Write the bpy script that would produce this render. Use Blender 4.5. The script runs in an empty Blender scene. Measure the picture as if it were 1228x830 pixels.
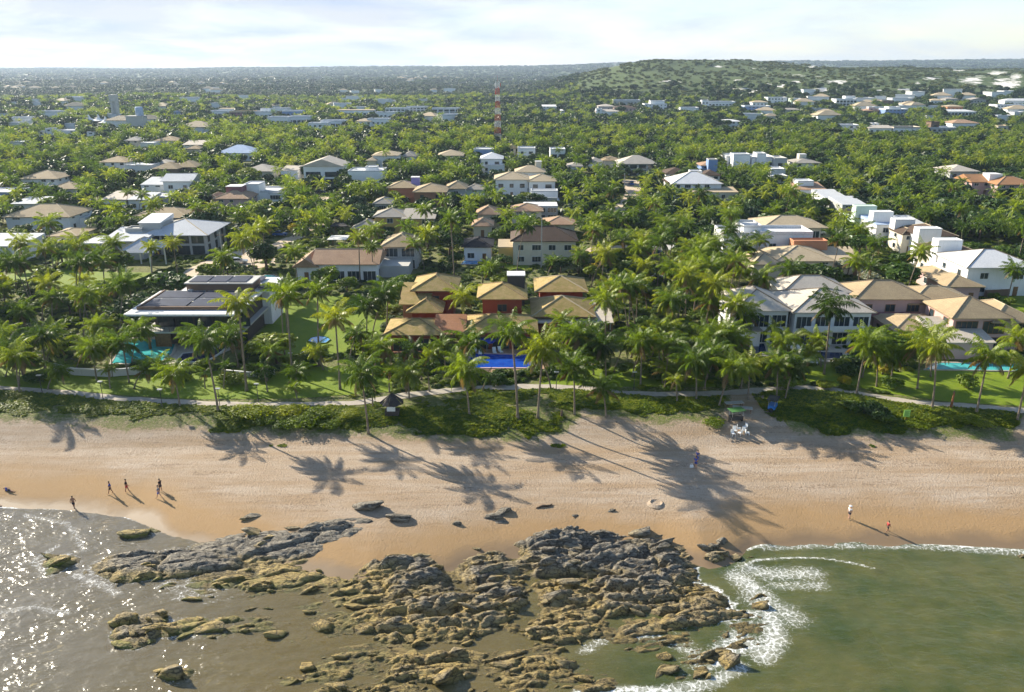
import bpy, bmesh, math, random
import numpy as np
from mathutils import Vector, Matrix
R = math.radians
rnd = random.Random(11)
nr = np.random.RandomState(5)
SC = bpy.context.scene
COL = SC.collection

# ------------------------------------------------------------------ camera, sky, sun, exposure
CAMZ, PITCH, FOC = 52.0, R(19.31), 956.0
cam = bpy.data.cameras.new('camera'); camo = bpy.data.objects.new('camera', cam); COL.objects.link(camo)
camo.location = (0, 0, CAMZ); camo.rotation_euler = (R(90) - PITCH, 0, 0)
cam.sensor_width = 36; cam.sensor_fit = 'HORIZONTAL'; cam.lens = FOC / 1228 * 36
cam.clip_start = 0.5; cam.clip_end = 30000
SC.camera = camo
SUN_TO = Vector((-0.78, 0.62, 0)).normalized()      # where the sun stands (plan)
SUN_EL = R(27)
sd = Vector((SUN_TO.x * math.cos(SUN_EL), SUN_TO.y * math.cos(SUN_EL), math.sin(SUN_EL)))
sl = bpy.data.lights.new('sun', 'SUN'); so = bpy.data.objects.new('sun', sl); COL.objects.link(so)
sl.energy = 5.0; sl.angle = R(0.55); sl.color = (1.0, 0.905, 0.735)
so.rotation_euler = sd.to_track_quat('Z', 'Y').to_euler()
W = bpy.data.worlds.new('World'); SC.world = W; W.use_nodes = True
SC.view_settings.view_transform = 'Standard'; SC.view_settings.look = 'None'
SC.view_settings.gamma = 1.0; SC.view_settings.use_curve_mapping = False
SC.view_settings.exposure = 1.22
SC.cycles.max_bounces = 6; SC.cycles.diffuse_bounces = 2; SC.cycles.glossy_bounces = 2
SC.cycles.transmission_bounces = 3; SC.cycles.transparent_max_bounces = 6; SC.cycles.volume_bounces = 0
SC.cycles.caustics_reflective = False; SC.cycles.caustics_refractive = False
SC.cycles.use_denoising = True; SC.cycles.use_adaptive_sampling = True; SC.cycles.adaptive_threshold = 0.025; SC.cycles.sample_clamp_direct = 12; SC.cycles.sample_clamp_indirect = 4

def build_world():
    nt = W.node_tree; N = nt.nodes; L = nt.links; N.clear()
    out = N.new('ShaderNodeOutputWorld'); bg = N.new('ShaderNodeBackground'); bg.inputs[1].default_value = 0.090
    sky = N.new('ShaderNodeTexSky'); sky.sky_type = 'NISHITA'; sky.sun_disc = False
    sky.sun_elevation = SUN_EL; sky.sun_rotation = math.atan2(SUN_TO.x, SUN_TO.y)
    sky.air_density = 1.0; sky.dust_density = 0.4; sky.ozone_density = 1.6; sky.altitude = 50
    tc = N.new('ShaderNodeTexCoord'); sp = N.new('ShaderNodeSeparateXYZ'); L.new(tc.outputs['Generated'], sp.inputs[0])
    # cloud layer: direction projected on a flat deck
    mx = N.new('ShaderNodeMath'); mx.operation = 'MAXIMUM'; mx.inputs[1].default_value = 0.0; L.new(sp.outputs[2], mx.inputs[0])
    ad = N.new('ShaderNodeMath'); ad.operation = 'ADD'; ad.inputs[1].default_value = 0.16; L.new(mx.outputs[0], ad.inputs[0])
    dx = N.new('ShaderNodeMath'); dx.operation = 'DIVIDE'; L.new(sp.outputs[0], dx.inputs[0]); L.new(ad.outputs[0], dx.inputs[1])
    dy = N.new('ShaderNodeMath'); dy.operation = 'DIVIDE'; L.new(sp.outputs[1], dy.inputs[0]); L.new(ad.outputs[0], dy.inputs[1])
    cb = N.new('ShaderNodeCombineXYZ'); L.new(dx.outputs[0], cb.inputs[0]); L.new(dy.outputs[0], cb.inputs[1])
    n1 = N.new('ShaderNodeTexNoise'); n1.inputs['Scale'].default_value = 0.9; n1.inputs['Detail'].default_value = 6; n1.inputs['Roughness'].default_value = 0.6
    n1.inputs['Distortion'].default_value = 0.4
    L.new(cb.outputs[0], n1.inputs['Vector'])
    cr = N.new('ShaderNodeValToRGB'); cr.color_ramp.elements[0].position = 0.40; cr.color_ramp.elements[1].position = 0.68
    L.new(n1.outputs[0], cr.inputs[0])
    # more cover towards the sun side (left)
    mr = N.new('ShaderNodeMapRange'); mr.inputs[1].default_value = -0.25; mr.inputs[2].default_value = 0.55; mr.inputs[3].default_value = 0.86; mr.inputs[4].default_value = 0.16
    L.new(sp.outputs[0], mr.inputs[0])
    m2 = N.new('ShaderNodeMapRange'); m2.inputs[1].default_value = -0.25; m2.inputs[2].default_value = 0.55; m2.inputs[3].default_value = 0.30; m2.inputs[4].default_value = 0.65
    L.new(sp.outputs[0], m2.inputs[0])
    ma = N.new('ShaderNodeMath'); ma.operation = 'MULTIPLY_ADD'; L.new(cr.outputs[0], ma.inputs[0]); L.new(m2.outputs[0], ma.inputs[1]); L.new(mr.outputs[0], ma.inputs[2]); ma.use_clamp = True
    # the cloud bank lies low over the land; the sky clears overhead and out over the sea
    e1 = N.new('ShaderNodeMapRange'); e1.interpolation_type = 'SMOOTHSTEP'; e1.inputs[1].default_value = 0.22; e1.inputs[2].default_value = 0.55; e1.inputs[3].default_value = 1; e1.inputs[4].default_value = 0.10; L.new(sp.outputs[2], e1.inputs[0])
    e2 = N.new('ShaderNodeMapRange'); e2.interpolation_type = 'SMOOTHSTEP'; e2.inputs[1].default_value = -0.1; e2.inputs[2].default_value = 0.45; e2.inputs[3].default_value = 0.12; e2.inputs[4].default_value = 1; L.new(sp.outputs[1], e2.inputs[0])
    em = N.new('ShaderNodeMath'); em.operation = 'MULTIPLY'; L.new(e1.outputs[0], em.inputs[0]); L.new(e2.outputs[0], em.inputs[1])
    m3 = N.new('ShaderNodeMath'); m3.operation = 'MULTIPLY'; L.new(ma.outputs[0], m3.inputs[0]); L.new(em.outputs[0], m3.inputs[1])
    n2 = N.new('ShaderNodeTexNoise'); n2.inputs['Scale'].default_value = 1.7; n2.inputs['Detail'].default_value = 5; L.new(cb.outputs[0], n2.inputs['Vector'])
    cc = N.new('ShaderNodeValToRGB'); cc.color_ramp.elements[0].position = 0.32; cc.color_ramp.elements[1].position = 0.56
    cc.color_ramp.elements[0].color = (3.1, 3.65, 4.7, 1); cc.color_ramp.elements[1].color = (3.85, 4.1, 4.45, 1)
    L.new(n2.outputs[0], cc.inputs[0])
    mix = N.new('ShaderNodeMix'); mix.data_type = 'RGBA'; L.new(m3.outputs[0], mix.inputs[0]); L.new(sky.outputs[0], mix.inputs[6]); L.new(cc.outputs[0], mix.inputs[7])
    L.new(mix.outputs[2], bg.inputs[0]); L.new(bg.outputs[0], out.inputs[0])
build_world()

# ------------------------------------------------------------------ helpers: projection, meshes, objects
CP, SP_ = math.cos(PITCH), math.sin(PITCH)
def ray(px, py):
    u = (px - 614) / FOC; v = (415 - py) / FOC
    return u, CP + v * SP_, -SP_ + v * CP
def at(px, py, z=4.0):
    a, b, c = ray(px, py); t = (z - CAMZ) / c
    return a * t, b * t
def proj(x, y, z):
    dz = z - CAMZ; d = y * CP - dz * SP_; v = y * SP_ + dz * CP
    return 614 + FOC * x / d, 415 - FOC * v / d, d
def sstep(a, b, x):
    t = np.clip((np.asarray(x, float) - a) / (b - a), 0, 1); return t * t * (3 - 2 * t)

def hash2(i, j, k=0):
    s = np.sin(i * 127.1 + j * 311.7 + k * 74.7) * 43758.5453
    return s - np.floor(s)
def vnoise(x, y, k=0):
    x = np.asarray(x, float); y = np.asarray(y, float)
    i = np.floor(x); j = np.floor(y); f = x - i; g = y - j
    f = f * f * (3 - 2 * f); g = g * g * (3 - 2 * g)
    return (hash2(i, j, k) * (1 - f) + hash2(i + 1, j, k) * f) * (1 - g) + (hash2(i, j + 1, k) * (1 - f) + hash2(i + 1, j + 1, k) * f) * g
def fbm(x, y, o=4, k=0):
    s = 0; a = .5; t = 0
    for q in range(o):
        s = s + a * vnoise(x * 2 ** q, y * 2 ** q, k + q); t += a; a *= .5
    return s / t

class MB:
    def __init__(s): s.v = []; s.f = []; s.m = []
    def poly(s, pts, m=0):
        n = len(s.v); s.v += [tuple(p) for p in pts]; s.f.append(tuple(range(n, n + len(pts)))); s.m.append(m)
    def box(s, x0, x1, y0, y1, z0, z1, m=0, T=None):
        P = [(x0, y0, z0), (x1, y0, z0), (x1, y1, z0), (x0, y1, z0), (x0, y0, z1), (x1, y0, z1), (x1, y1, z1), (x0, y1, z1)]
        if T is not None: P = [tuple(T @ Vector(p)) for p in P]
        n = len(s.v); s.v += P
        for q in ((0, 3, 2, 1), (4, 5, 6, 7), (0, 1, 5, 4), (1, 2, 6, 5), (2, 3, 7, 6), (3, 0, 4, 7)):
            s.f.append(tuple(n + i for i in q)); s.m.append(m)
    def tube(s, pts, rads, sides=6, m=0, cap=True):
        n0 = len(s.v); pts = [Vector(p) for p in pts]
        for i, p in enumerate(pts):
            d = (pts[min(i + 1, len(pts) - 1)] - pts[max(i - 1, 0)]).normalized()
            a = d.orthogonal().normalized() if abs(d.z) < .95 else Vector((1, 0, 0))
            a = (a - d * a.dot(d)).normalized(); b = d.cross(a)
            for k in range(sides):
                t = 2 * math.pi * k / sides
                s.v.append(tuple(p + (a * math.cos(t) + b * math.sin(t)) * rads[i]))
        for i in range(len(pts) - 1):
            for k in range(sides):
                a = n0 + i * sides + k; b = n0 + i * sides + (k + 1) % sides
                s.f.append((a, b, b + sides, a + sides)); s.m.append(m)
        if cap:
            s.f.append(tuple(n0 + k for k in range(sides))[::-1]); s.m.append(m)
            e = n0 + (len(pts) - 1) * sides; s.f.append(tuple(e + k for k in range(sides))); s.m.append(m)
    def mesh(s, name, mats, smooth=False):
        me = bpy.data.meshes.new(name); me.from_pydata(s.v, [], s.f)
        for m in (mats if isinstance(mats, (list, tuple)) else [mats]): me.materials.append(m)
        if any(s.m): me.polygons.foreach_set('material_index', s.m)
        if smooth: me.polygons.foreach_set('use_smooth', [True] * len(s.f))
        me.update(); return me

def ob(name, me, parent=None, loc=None, rz=None):
    o = bpy.data.objects.new(name, me); COL.objects.link(o)
    if parent: o.parent = parent
    if loc is not None: o.location = loc
    if rz is not None: o.rotation_euler = (0, 0, rz)
    return o
def tag(o, label=None, cat=None, group=None, kind=None):
    if label: o['label'] = label
    if cat: o['category'] = cat
    if group: o['group'] = group
    if kind: o['kind'] = kind
    return o
def thing(name, label, cat, loc=(0, 0, 0), rz=0, group=None):
    o = bpy.data.objects.new(name, None); COL.objects.link(o); o.empty_display_size = .3
    o.location = loc; o.rotation_euler = (0, 0, rz)
    return tag(o, label, cat, group)
def grid_mesh(name, xs, ys, zf, mat, smooth=True):
    X, Y = np.meshgrid(xs, ys); Z = zf(X, Y)
    nx, ny = len(xs), len(ys)
    return sheet(name, X, Y, Z, nx, ny, mat, smooth)
def sheet(name, X, Y, Z, nx, ny, mat, smooth=True):
    me = bpy.data.meshes.new(name)
    idx = np.arange(nx * ny).reshape(ny, nx)
    q = np.stack([idx[:-1, :-1], idx[:-1, 1:], idx[1:, 1:], idx[1:, :-1]], -1).reshape(-1, 4)
    co = np.stack([X.ravel(), Y.ravel(), Z.ravel()], -1).astype(np.float32)
    me.vertices.add(len(co)); me.vertices.foreach_set('co', co.ravel())
    me.loops.add(q.size); me.loops.foreach_set('vertex_index', q.ravel().astype(np.int32))
    me.polygons.add(len(q)); me.polygons.foreach_set('loop_start', np.arange(0, q.size, 4, dtype=np.int32))
    me.polygons.foreach_set('use_smooth', np.full(len(q), smooth))
    me.update(calc_edges=True); me.materials.append(mat); return me
def attr(me, name, vals):
    a = me.attributes.new(name, 'FLOAT', 'POINT'); a.data.foreach_set('value', np.asarray(vals, np.float32).ravel())

# ------------------------------------------------------------------ material helpers
class NT:
    def __init__(s, name):
        s.m = bpy.data.materials.new(name); s.m.use_nodes = True; s.t = s.m.node_tree; s.t.nodes.clear()
        s.out = s.t.nodes.new('ShaderNodeOutputMaterial')
    def n(s, ty, **kw):
        d = s.t.nodes.new('ShaderNode' + ty)
        for k, v in kw.items():
            if k.startswith('i_'):
                key = k[2:]; key = int(key) if key.isdigit() else key.replace('_', ' ')
                s.put(d.inputs[key], v)
            else: setattr(d, k, v)
        return d
    def put(s, sock, v):
        if isinstance(v, bpy.types.NodeSocket): s.t.links.new(v, sock)
        elif isinstance(v, bpy.types.Node): s.t.links.new(v.outputs[0], sock)
        elif isinstance(v, (tuple, list)) and len(v) == 3 and sock.type == 'RGBA': sock.default_value = (*v, 1)
        else: sock.default_value = v
    def math(s, op, a, b=0.0, c=0.0, clamp=False):
        d = s.t.nodes.new('ShaderNodeMath'); d.operation = op; d.use_clamp = clamp
        for i, v in enumerate((a, b, c)): s.put(d.inputs[i], v)
        return d.outputs[0]
    def mix(s, f, a, b, mode='MIX'):
        d = s.t.nodes.new('ShaderNodeMix'); d.data_type = 'RGBA'; d.blend_type = mode
        s.put(d.inputs[0], f); s.put(d.inputs[6], a); s.put(d.inputs[7], b); return d.outputs[2]
    def noise(s, vec, scale, detail=3, rough=.55, dist=0.0):
        d = s.n('TexNoise', i_Scale=scale, i_Detail=detail, i_Roughness=rough, i_Distortion=dist)
        if vec is not None: s.put(d.inputs['Vector'], vec)
        return d.outputs[0]
    def ramp(s, f, *stops):
        d = s.t.nodes.new('ShaderNodeValToRGB'); e = d.color_ramp.elements
        while len(e) < len(stops): e.new(.5)
        for i, (p, c) in enumerate(stops):
            e[i].position = p; e[i].color = (*c, 1) if isinstance(c, tuple) else (c, c, c, 1)
        s.put(d.inputs[0], f); return d.outputs[0]
    def rng(s, f, a, b, c=0.0, d=1.0, smooth=False):
        k = s.t.nodes.new('ShaderNodeMapRange'); k.clamp = True
        if smooth: k.interpolation_type = 'SMOOTHSTEP'
        for i, v in enumerate((f, a, b, c, d)): s.put(k.inputs[i], v)
        return k.outputs[0]
    def attr(s, name):
        d = s.t.nodes.new('ShaderNodeAttribute'); d.attribute_name = name; return d.outputs['Fac']
    def obj(s): return s.t.nodes.new('ShaderNodeTexCoord').outputs['Object']
    def pos(s): return s.t.nodes.new('ShaderNodeNewGeometry').outputs['Position']
    def rand(s): return s.t.nodes.new('ShaderNodeObjectInfo').outputs['Random']
    def bump(s, h, st=.3, dist=.05):
        return s.n('Bump', i_Height=h, i_Strength=st, i_Distance=dist).outputs[0]
    def pbr(s, col, rough=.7, metal=0.0, normal=None, spec=.3, **kw):
        d = s.n('BsdfPrincipled', i_Base_Color=col, i_Roughness=rough, i_Metallic=metal)
        d.inputs['Specular IOR Level'].default_value = spec
        if normal is not None: s.put(d.inputs['Normal'], normal)
        for k, v in kw.items(): s.put(d.inputs[k.replace('_', ' ')], v)
        return d.outputs[0]
    def done(s, sh, vol=None):
        s.t.links.new(sh, s.out.inputs[0]); return s.m
M = {}
def plain(name, c, rough=.6, metal=0., var=.12, scale=1.5, bump=0, spec=.3):
    s = NT(name); o = s.obj()
    n = s.noise(o, scale, 4, .6)
    cc = s.mix(s.rng(n, .3, .7), tuple(x * (1 - var) for x in c), tuple(min(1, x * (1 + var)) for x in c))
    nm = s.bump(s.noise(o, scale * 8, 3), bump, .03) if bump else None
    M[name] = s.done(s.pbr(cc, rough, metal, nm, spec)); return M[name]
def wallmat(name, c):
    s = NT(name); o = s.obj()
    n = s.noise(o, .5, 5, .65)
    st = s.n('Mapping', i_Scale=(2.5, 2.5, .18)); s.put(st.inputs[0], o)
    streak = s.noise(st.outputs[0], 1.2, 4, .6)
    cc = s.mix(s.rng(n, .35, .75, 0, .6), c, tuple(x * .86 for x in c))
    cc = s.mix(s.rng(streak, .55, .8, 0, .35), cc, (c[0] * .6, c[1] * .57, c[2] * .5))
    M[name] = s.done(s.pbr(cc, .75, 0, s.bump(s.noise(o, 9, 3), .15, .02)))
def roofmat(name, c, c2, moss=None, tile=True):
    s = NT(name); o = s.obj()
    n = s.noise(o, .35, 5, .65); f = s.noise(o, 5, 3, .7)
    cc = s.mix(s.rng(n, .3, .7), c, c2)
    cc = s.mix(s.rng(f, .35, .72, 0, .75), cc, tuple(x * .62 for x in c2))
    if moss: cc = s.mix(s.rng(s.noise(o, .8, 5, .7), .42, .64, 0, .8), cc, moss)
    nm = None
    if tile:
        sp = s.n('SeparateXYZ', i_0=o)
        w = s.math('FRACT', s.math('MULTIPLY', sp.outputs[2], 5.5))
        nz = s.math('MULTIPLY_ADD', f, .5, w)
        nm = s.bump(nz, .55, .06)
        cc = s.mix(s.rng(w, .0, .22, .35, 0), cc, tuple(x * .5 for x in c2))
    M[name] = s.done(s.pbr(cc, .8, 0, nm, .2))
wallmat('white_wall', (.80, .80, .79)); wallmat('cream_wall', (.66, .60, .48)); wallmat('grey_wall', (.42, .42, .41))
wallmat('red_wall', (.25, .055, .032)); wallmat('pink_wall', (.52, .36, .34)); wallmat('yellow_wall', (.55, .38, .12))
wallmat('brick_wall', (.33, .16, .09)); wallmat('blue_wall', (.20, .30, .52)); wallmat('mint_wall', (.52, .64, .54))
wallmat('dark_wall', (.06, .05, .045)); wallmat('brown_wall', (.17, .11, .075)); wallmat('orange_wall', (.48, .22, .12))
wallmat('violet_wall', (.25, .22, .50)); wallmat('maroon_wall', (.25, .11, .12)); wallmat('concrete_wall', (.46, .45, .42))
roofmat('tan_roof', (.50, .385, .225), (.36, .27, .165)); roofmat('mossy_roof', (.50, .36, .165), (.39, .27, .105), (.24, .20, .05))
roofmat('terra_roof', (.36, .17, .09), (.27, .13, .07)); roofmat('peach_roof', (.50, .33, .21), (.36, .23, .15))
roofmat('brown_roof', (.13, .085, .06), (.085, .06, .045)); roofmat('grey_roof', (.42, .39, .34), (.33, .30, .26))
roofmat('pale_roof', (.60, .54, .46), (.48, .43, .36)); roofmat('orange_roof', (.50, .26, .12), (.38, .20, .10))
roofmat('black_roof', (.045, .04, .045), (.03, .03, .032)); roofmat('white_roof', (.74, .74, .74), (.64, .65, .66), None, False)
roofmat('blue_roof', (.45, .56, .72), (.38, .48, .66), None, False); roofmat('metal_roof', (.58, .60, .62), (.48, .50, .53), None, False)
roofmat('sand_roof', (.58, .47, .31), (.46, .37, .25))
plain('glass', (.03, .045, .055), .08, 0, .3, .6, 0, .6); plain('trim_white', (.70, .69, .66), .5); plain('wood', (.20, .11, .05), .6, 0, .3, 3)
plain('ridge_dark', (.17, .14, .10), .8); plain('ridge_pale', (.40, .33, .22), .8); plain('ridge_moss', (.24, .17, .08), .9)
plain('solar', (.030, .036, .060), .5, .0, .3, .4, 0, .2); plain('steel', (.45, .46, .47), .4, .6); plain('dark_metal', (.04, .04, .042), .5)
plain('mast_red', (.50, .06, .03), .6); plain('mast_white', (.78, .77, .75), .6); plain('deck', (.52, .46, .38), .8, 0, .15, 2)
plain('umbrella_blue', (.02, .05, .30), .7); plain('cloth_white', (.75, .75, .73), .8); plain('thatch', (.045, .04, .04), .95, 0, .4, 6, .5)
plain('paving', (.36, .32, .27), .85, 0, .16, .8, .2); plain('lane_sand', (.50, .40, .29), .9, 0, .2, .5, .3); plain('asphalt', (.22, .21, .20), .9, 0, .15, .6)
plain('sign_green', (.06, .16, .045), .6); plain('rust', (.24, .10, .04), .8, 0, .3, 4); plain('tyre', (.02, .02, .02), .8); plain('tank_blue', (.03, .16, .45), .5)
plain('car_silver', (.52, .56, .62), .25, .5, .05); plain('car_blue', (.05, .14, .42), .25, .3, .05); plain('car_white', (.75, .75, .75), .25, 0, .05); plain('car_dark', (.035, .04, .05), .25, .3, .05)
plain('skin', (.30, .15, .09), .6); plain('skin_pale', (.50, .30, .21), .6); plain('hair', (.015, .011, .009), .7); plain('shirt_white', (.78, .78, .78), .8); plain('shirt_blue', (.04, .07, .30), .8)
plain('shirt_red', (.48, .05, .05), .8); plain('shirt_black', (.02, .02, .025), .8); plain('shorts_dark', (.025, .03, .05), .8); plain('shorts_blue', (.03, .08, .38), .8); plain('shirt_grey', (.2, .22, .26), .8)
def trunkmat():
    s = NT('palm_bark'); o = s.obj(); sp = s.n('SeparateXYZ', i_0=o)
    w = s.math('FRACT', s.math('MULTIPLY', sp.outputs[2], 3.2)); n = s.noise(o, 2.5, 4, .6)
    c = s.mix(s.rng(n, .3, .7), (.27, .215, .16), (.16, .125, .09)); c = s.mix(s.rng(w, 0, .25, .5, 0), c, (.09, .07, .05))
    M['palm_bark'] = s.done(s.pbr(c, .9, 0, s.bump(w, .4, .05)))
    s = NT('bark'); o = s.obj(); c = s.mix(s.rng(s.noise(o, 4, 4), .3, .7), (.13, .09, .06), (.07, .05, .035)); M['bark'] = s.done(s.pbr(c, .9))
trunkmat()
def leafmat(name, stops, trans=.45, rough=.5, spec=.25, tint=True, gloss=None):
    """foliage: a colour per plant, some variation per leaf, light passing through"""
    s = NT(name); c = s.ramp(s.rand(), *stops)
    if tint:
        t = s.attr('tint')
        c = s.mix(s.rng(t, 0, 1, 0, .75), c, s.mix(1.0, c, (1.30, 1.22, .80), 'MULTIPLY'))
    p = s.pbr(c, rough, 0, None, spec)
    tr = s.n('BsdfTranslucent'); s.put(tr.inputs[0], s.mix(1.0, c, (1.55, 1.50, .55), 'MULTIPLY'))
    mx = s.n('MixShader', i_0=trans); s.t.links.new(p, mx.inputs[1]); s.t.links.new(tr.outputs[0], mx.inputs[2])
    M[name] = s.done(mx.outputs[0])
leafmat('palm_leaf', [(0, (.035, .070, .014)), (.25, (.075, .130, .018)), (.7, (.155, .215, .026)), (1, (.215, .25, .036))], .50, .42, .35)
leafmat('dead_frond', [(0, (.16, .11, .055)), (1, (.24, .17, .09))], .3)
leafmat('tree_leaf', [(0, (.020, .050, .009)), (.25, (.042, .088, .013)), (.55, (.085, .142, .016)), (.8, (.12, .175, .017)), (1, (.17, .21, .022))], .26)
leafmat('dark_leaf', [(0, (.020, .046, .012)), (.5, (.040, .078, .015)), (1, (.080, .122, .018))], .3)
leafmat('far_leaf', [(0, (.012, .034, .010)), (.35, (.022, .054, .013)), (.7, (.040, .082, .017)), (.9, (.066, .112, .022)), (1, (.09, .13, .026))], .13)
leafmat('scrub_leaf', [(0, (.045, .072, .020)), (.6, (.080, .108, .028)), (1, (.13, .145, .042))], .25)
leafmat('lime_leaf', [(0, (.16, .21, .025)), (1, (.22, .25, .03))], .45)
leafmat('yellow_leaf', [(0, (.30, .27, .03)), (1, (.36, .30, .04))], .45)
leafmat('silver_leaf', [(0, (.26, .29, .24)), (1, (.31, .33, .28))], .25)
leafmat('grass_leaf', [(0, (.055, .105, .012)), (.5, (.13, .185, .016)), (1, (.23, .26, .024))], .5)
# ------------------------------------------------------------------ terrain
SHORE_PX = [(-120, 606), (0, 609), (60, 611), (100, 614), (150, 621), (200, 640), (260, 658), (330, 676), (400, 694), (440, 700), (520, 690), (600, 672), (700, 662), (800, 668), (850, 682), (880, 674), (905, 657), (980, 652), (1100, 655), (1228, 661), (1340, 664)]
sh = sorted(at(px, py, 0) for px, py in SHORE_PX)
SHX = np.array([p[0] for p in sh]); SHY = np.array([p[1] for p in sh])
def shore(x): return np.interp(x, SHX, SHY)
def Zt(x, y):
    x = np.asarray(x, float); y = np.asarray(y, float)
    t = y - shore(x)
    up = 2.5 * (1 - np.exp(-np.maximum(t, 0) / 10))
    dn = np.minimum(t, 0) * .10
    dn = np.maximum(dn, -.75 - 2.2 * sstep(-15, 30, x) - .3 * sstep(70, 40, y))
    z = np.where(t > 0, up, dn)
    z = z + .10 * (fbm(x * .16, y * .3, 3, 7) - .5) * sstep(2, 8, t) * sstep(108, 100, y)
    k = sstep(99, 109, y); z = z * (1 - k) + 4.0 * k
    a = x / np.maximum(y, 1)
    far = sstep(620, 1100, y)
    z = z + far * (fbm(x / 260, y / 260, 3, 3) - .45) * 14 * sstep(-.9, .3, a + .5)
    hm = sstep(.0, .17, a + .05 * (fbm(x / 300, y / 300, 2, 9) - .5))
    z = z + hm * sstep(780, 1480, y) * (37 + 20 * (fbm(x / 170, y / 170, 4, 21) - .5)) * (1 - .45 * sstep(1900, 3200, y))
    z = z + 15 * np.exp(-((x - 385) / 210) ** 2 - ((y - 1720) / 330) ** 2) + 9 * np.exp(-((x - 200) / 150) ** 2 - ((y - 1600) / 260) ** 2)
    ridge = 24 + 44 * sstep(-.7, .75, a) + 14 * (fbm(x / 900, y / 900, 3, 33) - .5)
    z = z + sstep(3200, 6400, y) * ridge
    return z
def hit(px, py):
    z = 2.5
    for _ in range(14):
        x, y = at(px, py, z); z = .4 * z + .6 * float(Zt(x, y))
    x, y = at(px, py, z); return x, y, float(Zt(x, y))
VEG_PX = [(-150, 500), (0, 508), (60, 509), (110, 511), (150, 515), (240, 515), (270, 521), (350, 522), (400, 524), (450, 526), (530, 528), (600, 530), (655, 529), (680, 520), (700, 497), (745, 499), (775, 511), (830, 508), (868, 503), (880, 470), (915, 470), (925, 510), (950, 518), (1000, 524), (1100, 525), (1180, 529), (1215, 526), (1224, 500), (1380, 500)]
vg = [hit(px, py) for px, py in VEG_PX]
VGX = np.array([p[0] for p in vg]); VGY = np.array([p[1] for p in vg])
def vegy(x): return np.interp(x, VGX, VGY)

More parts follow.
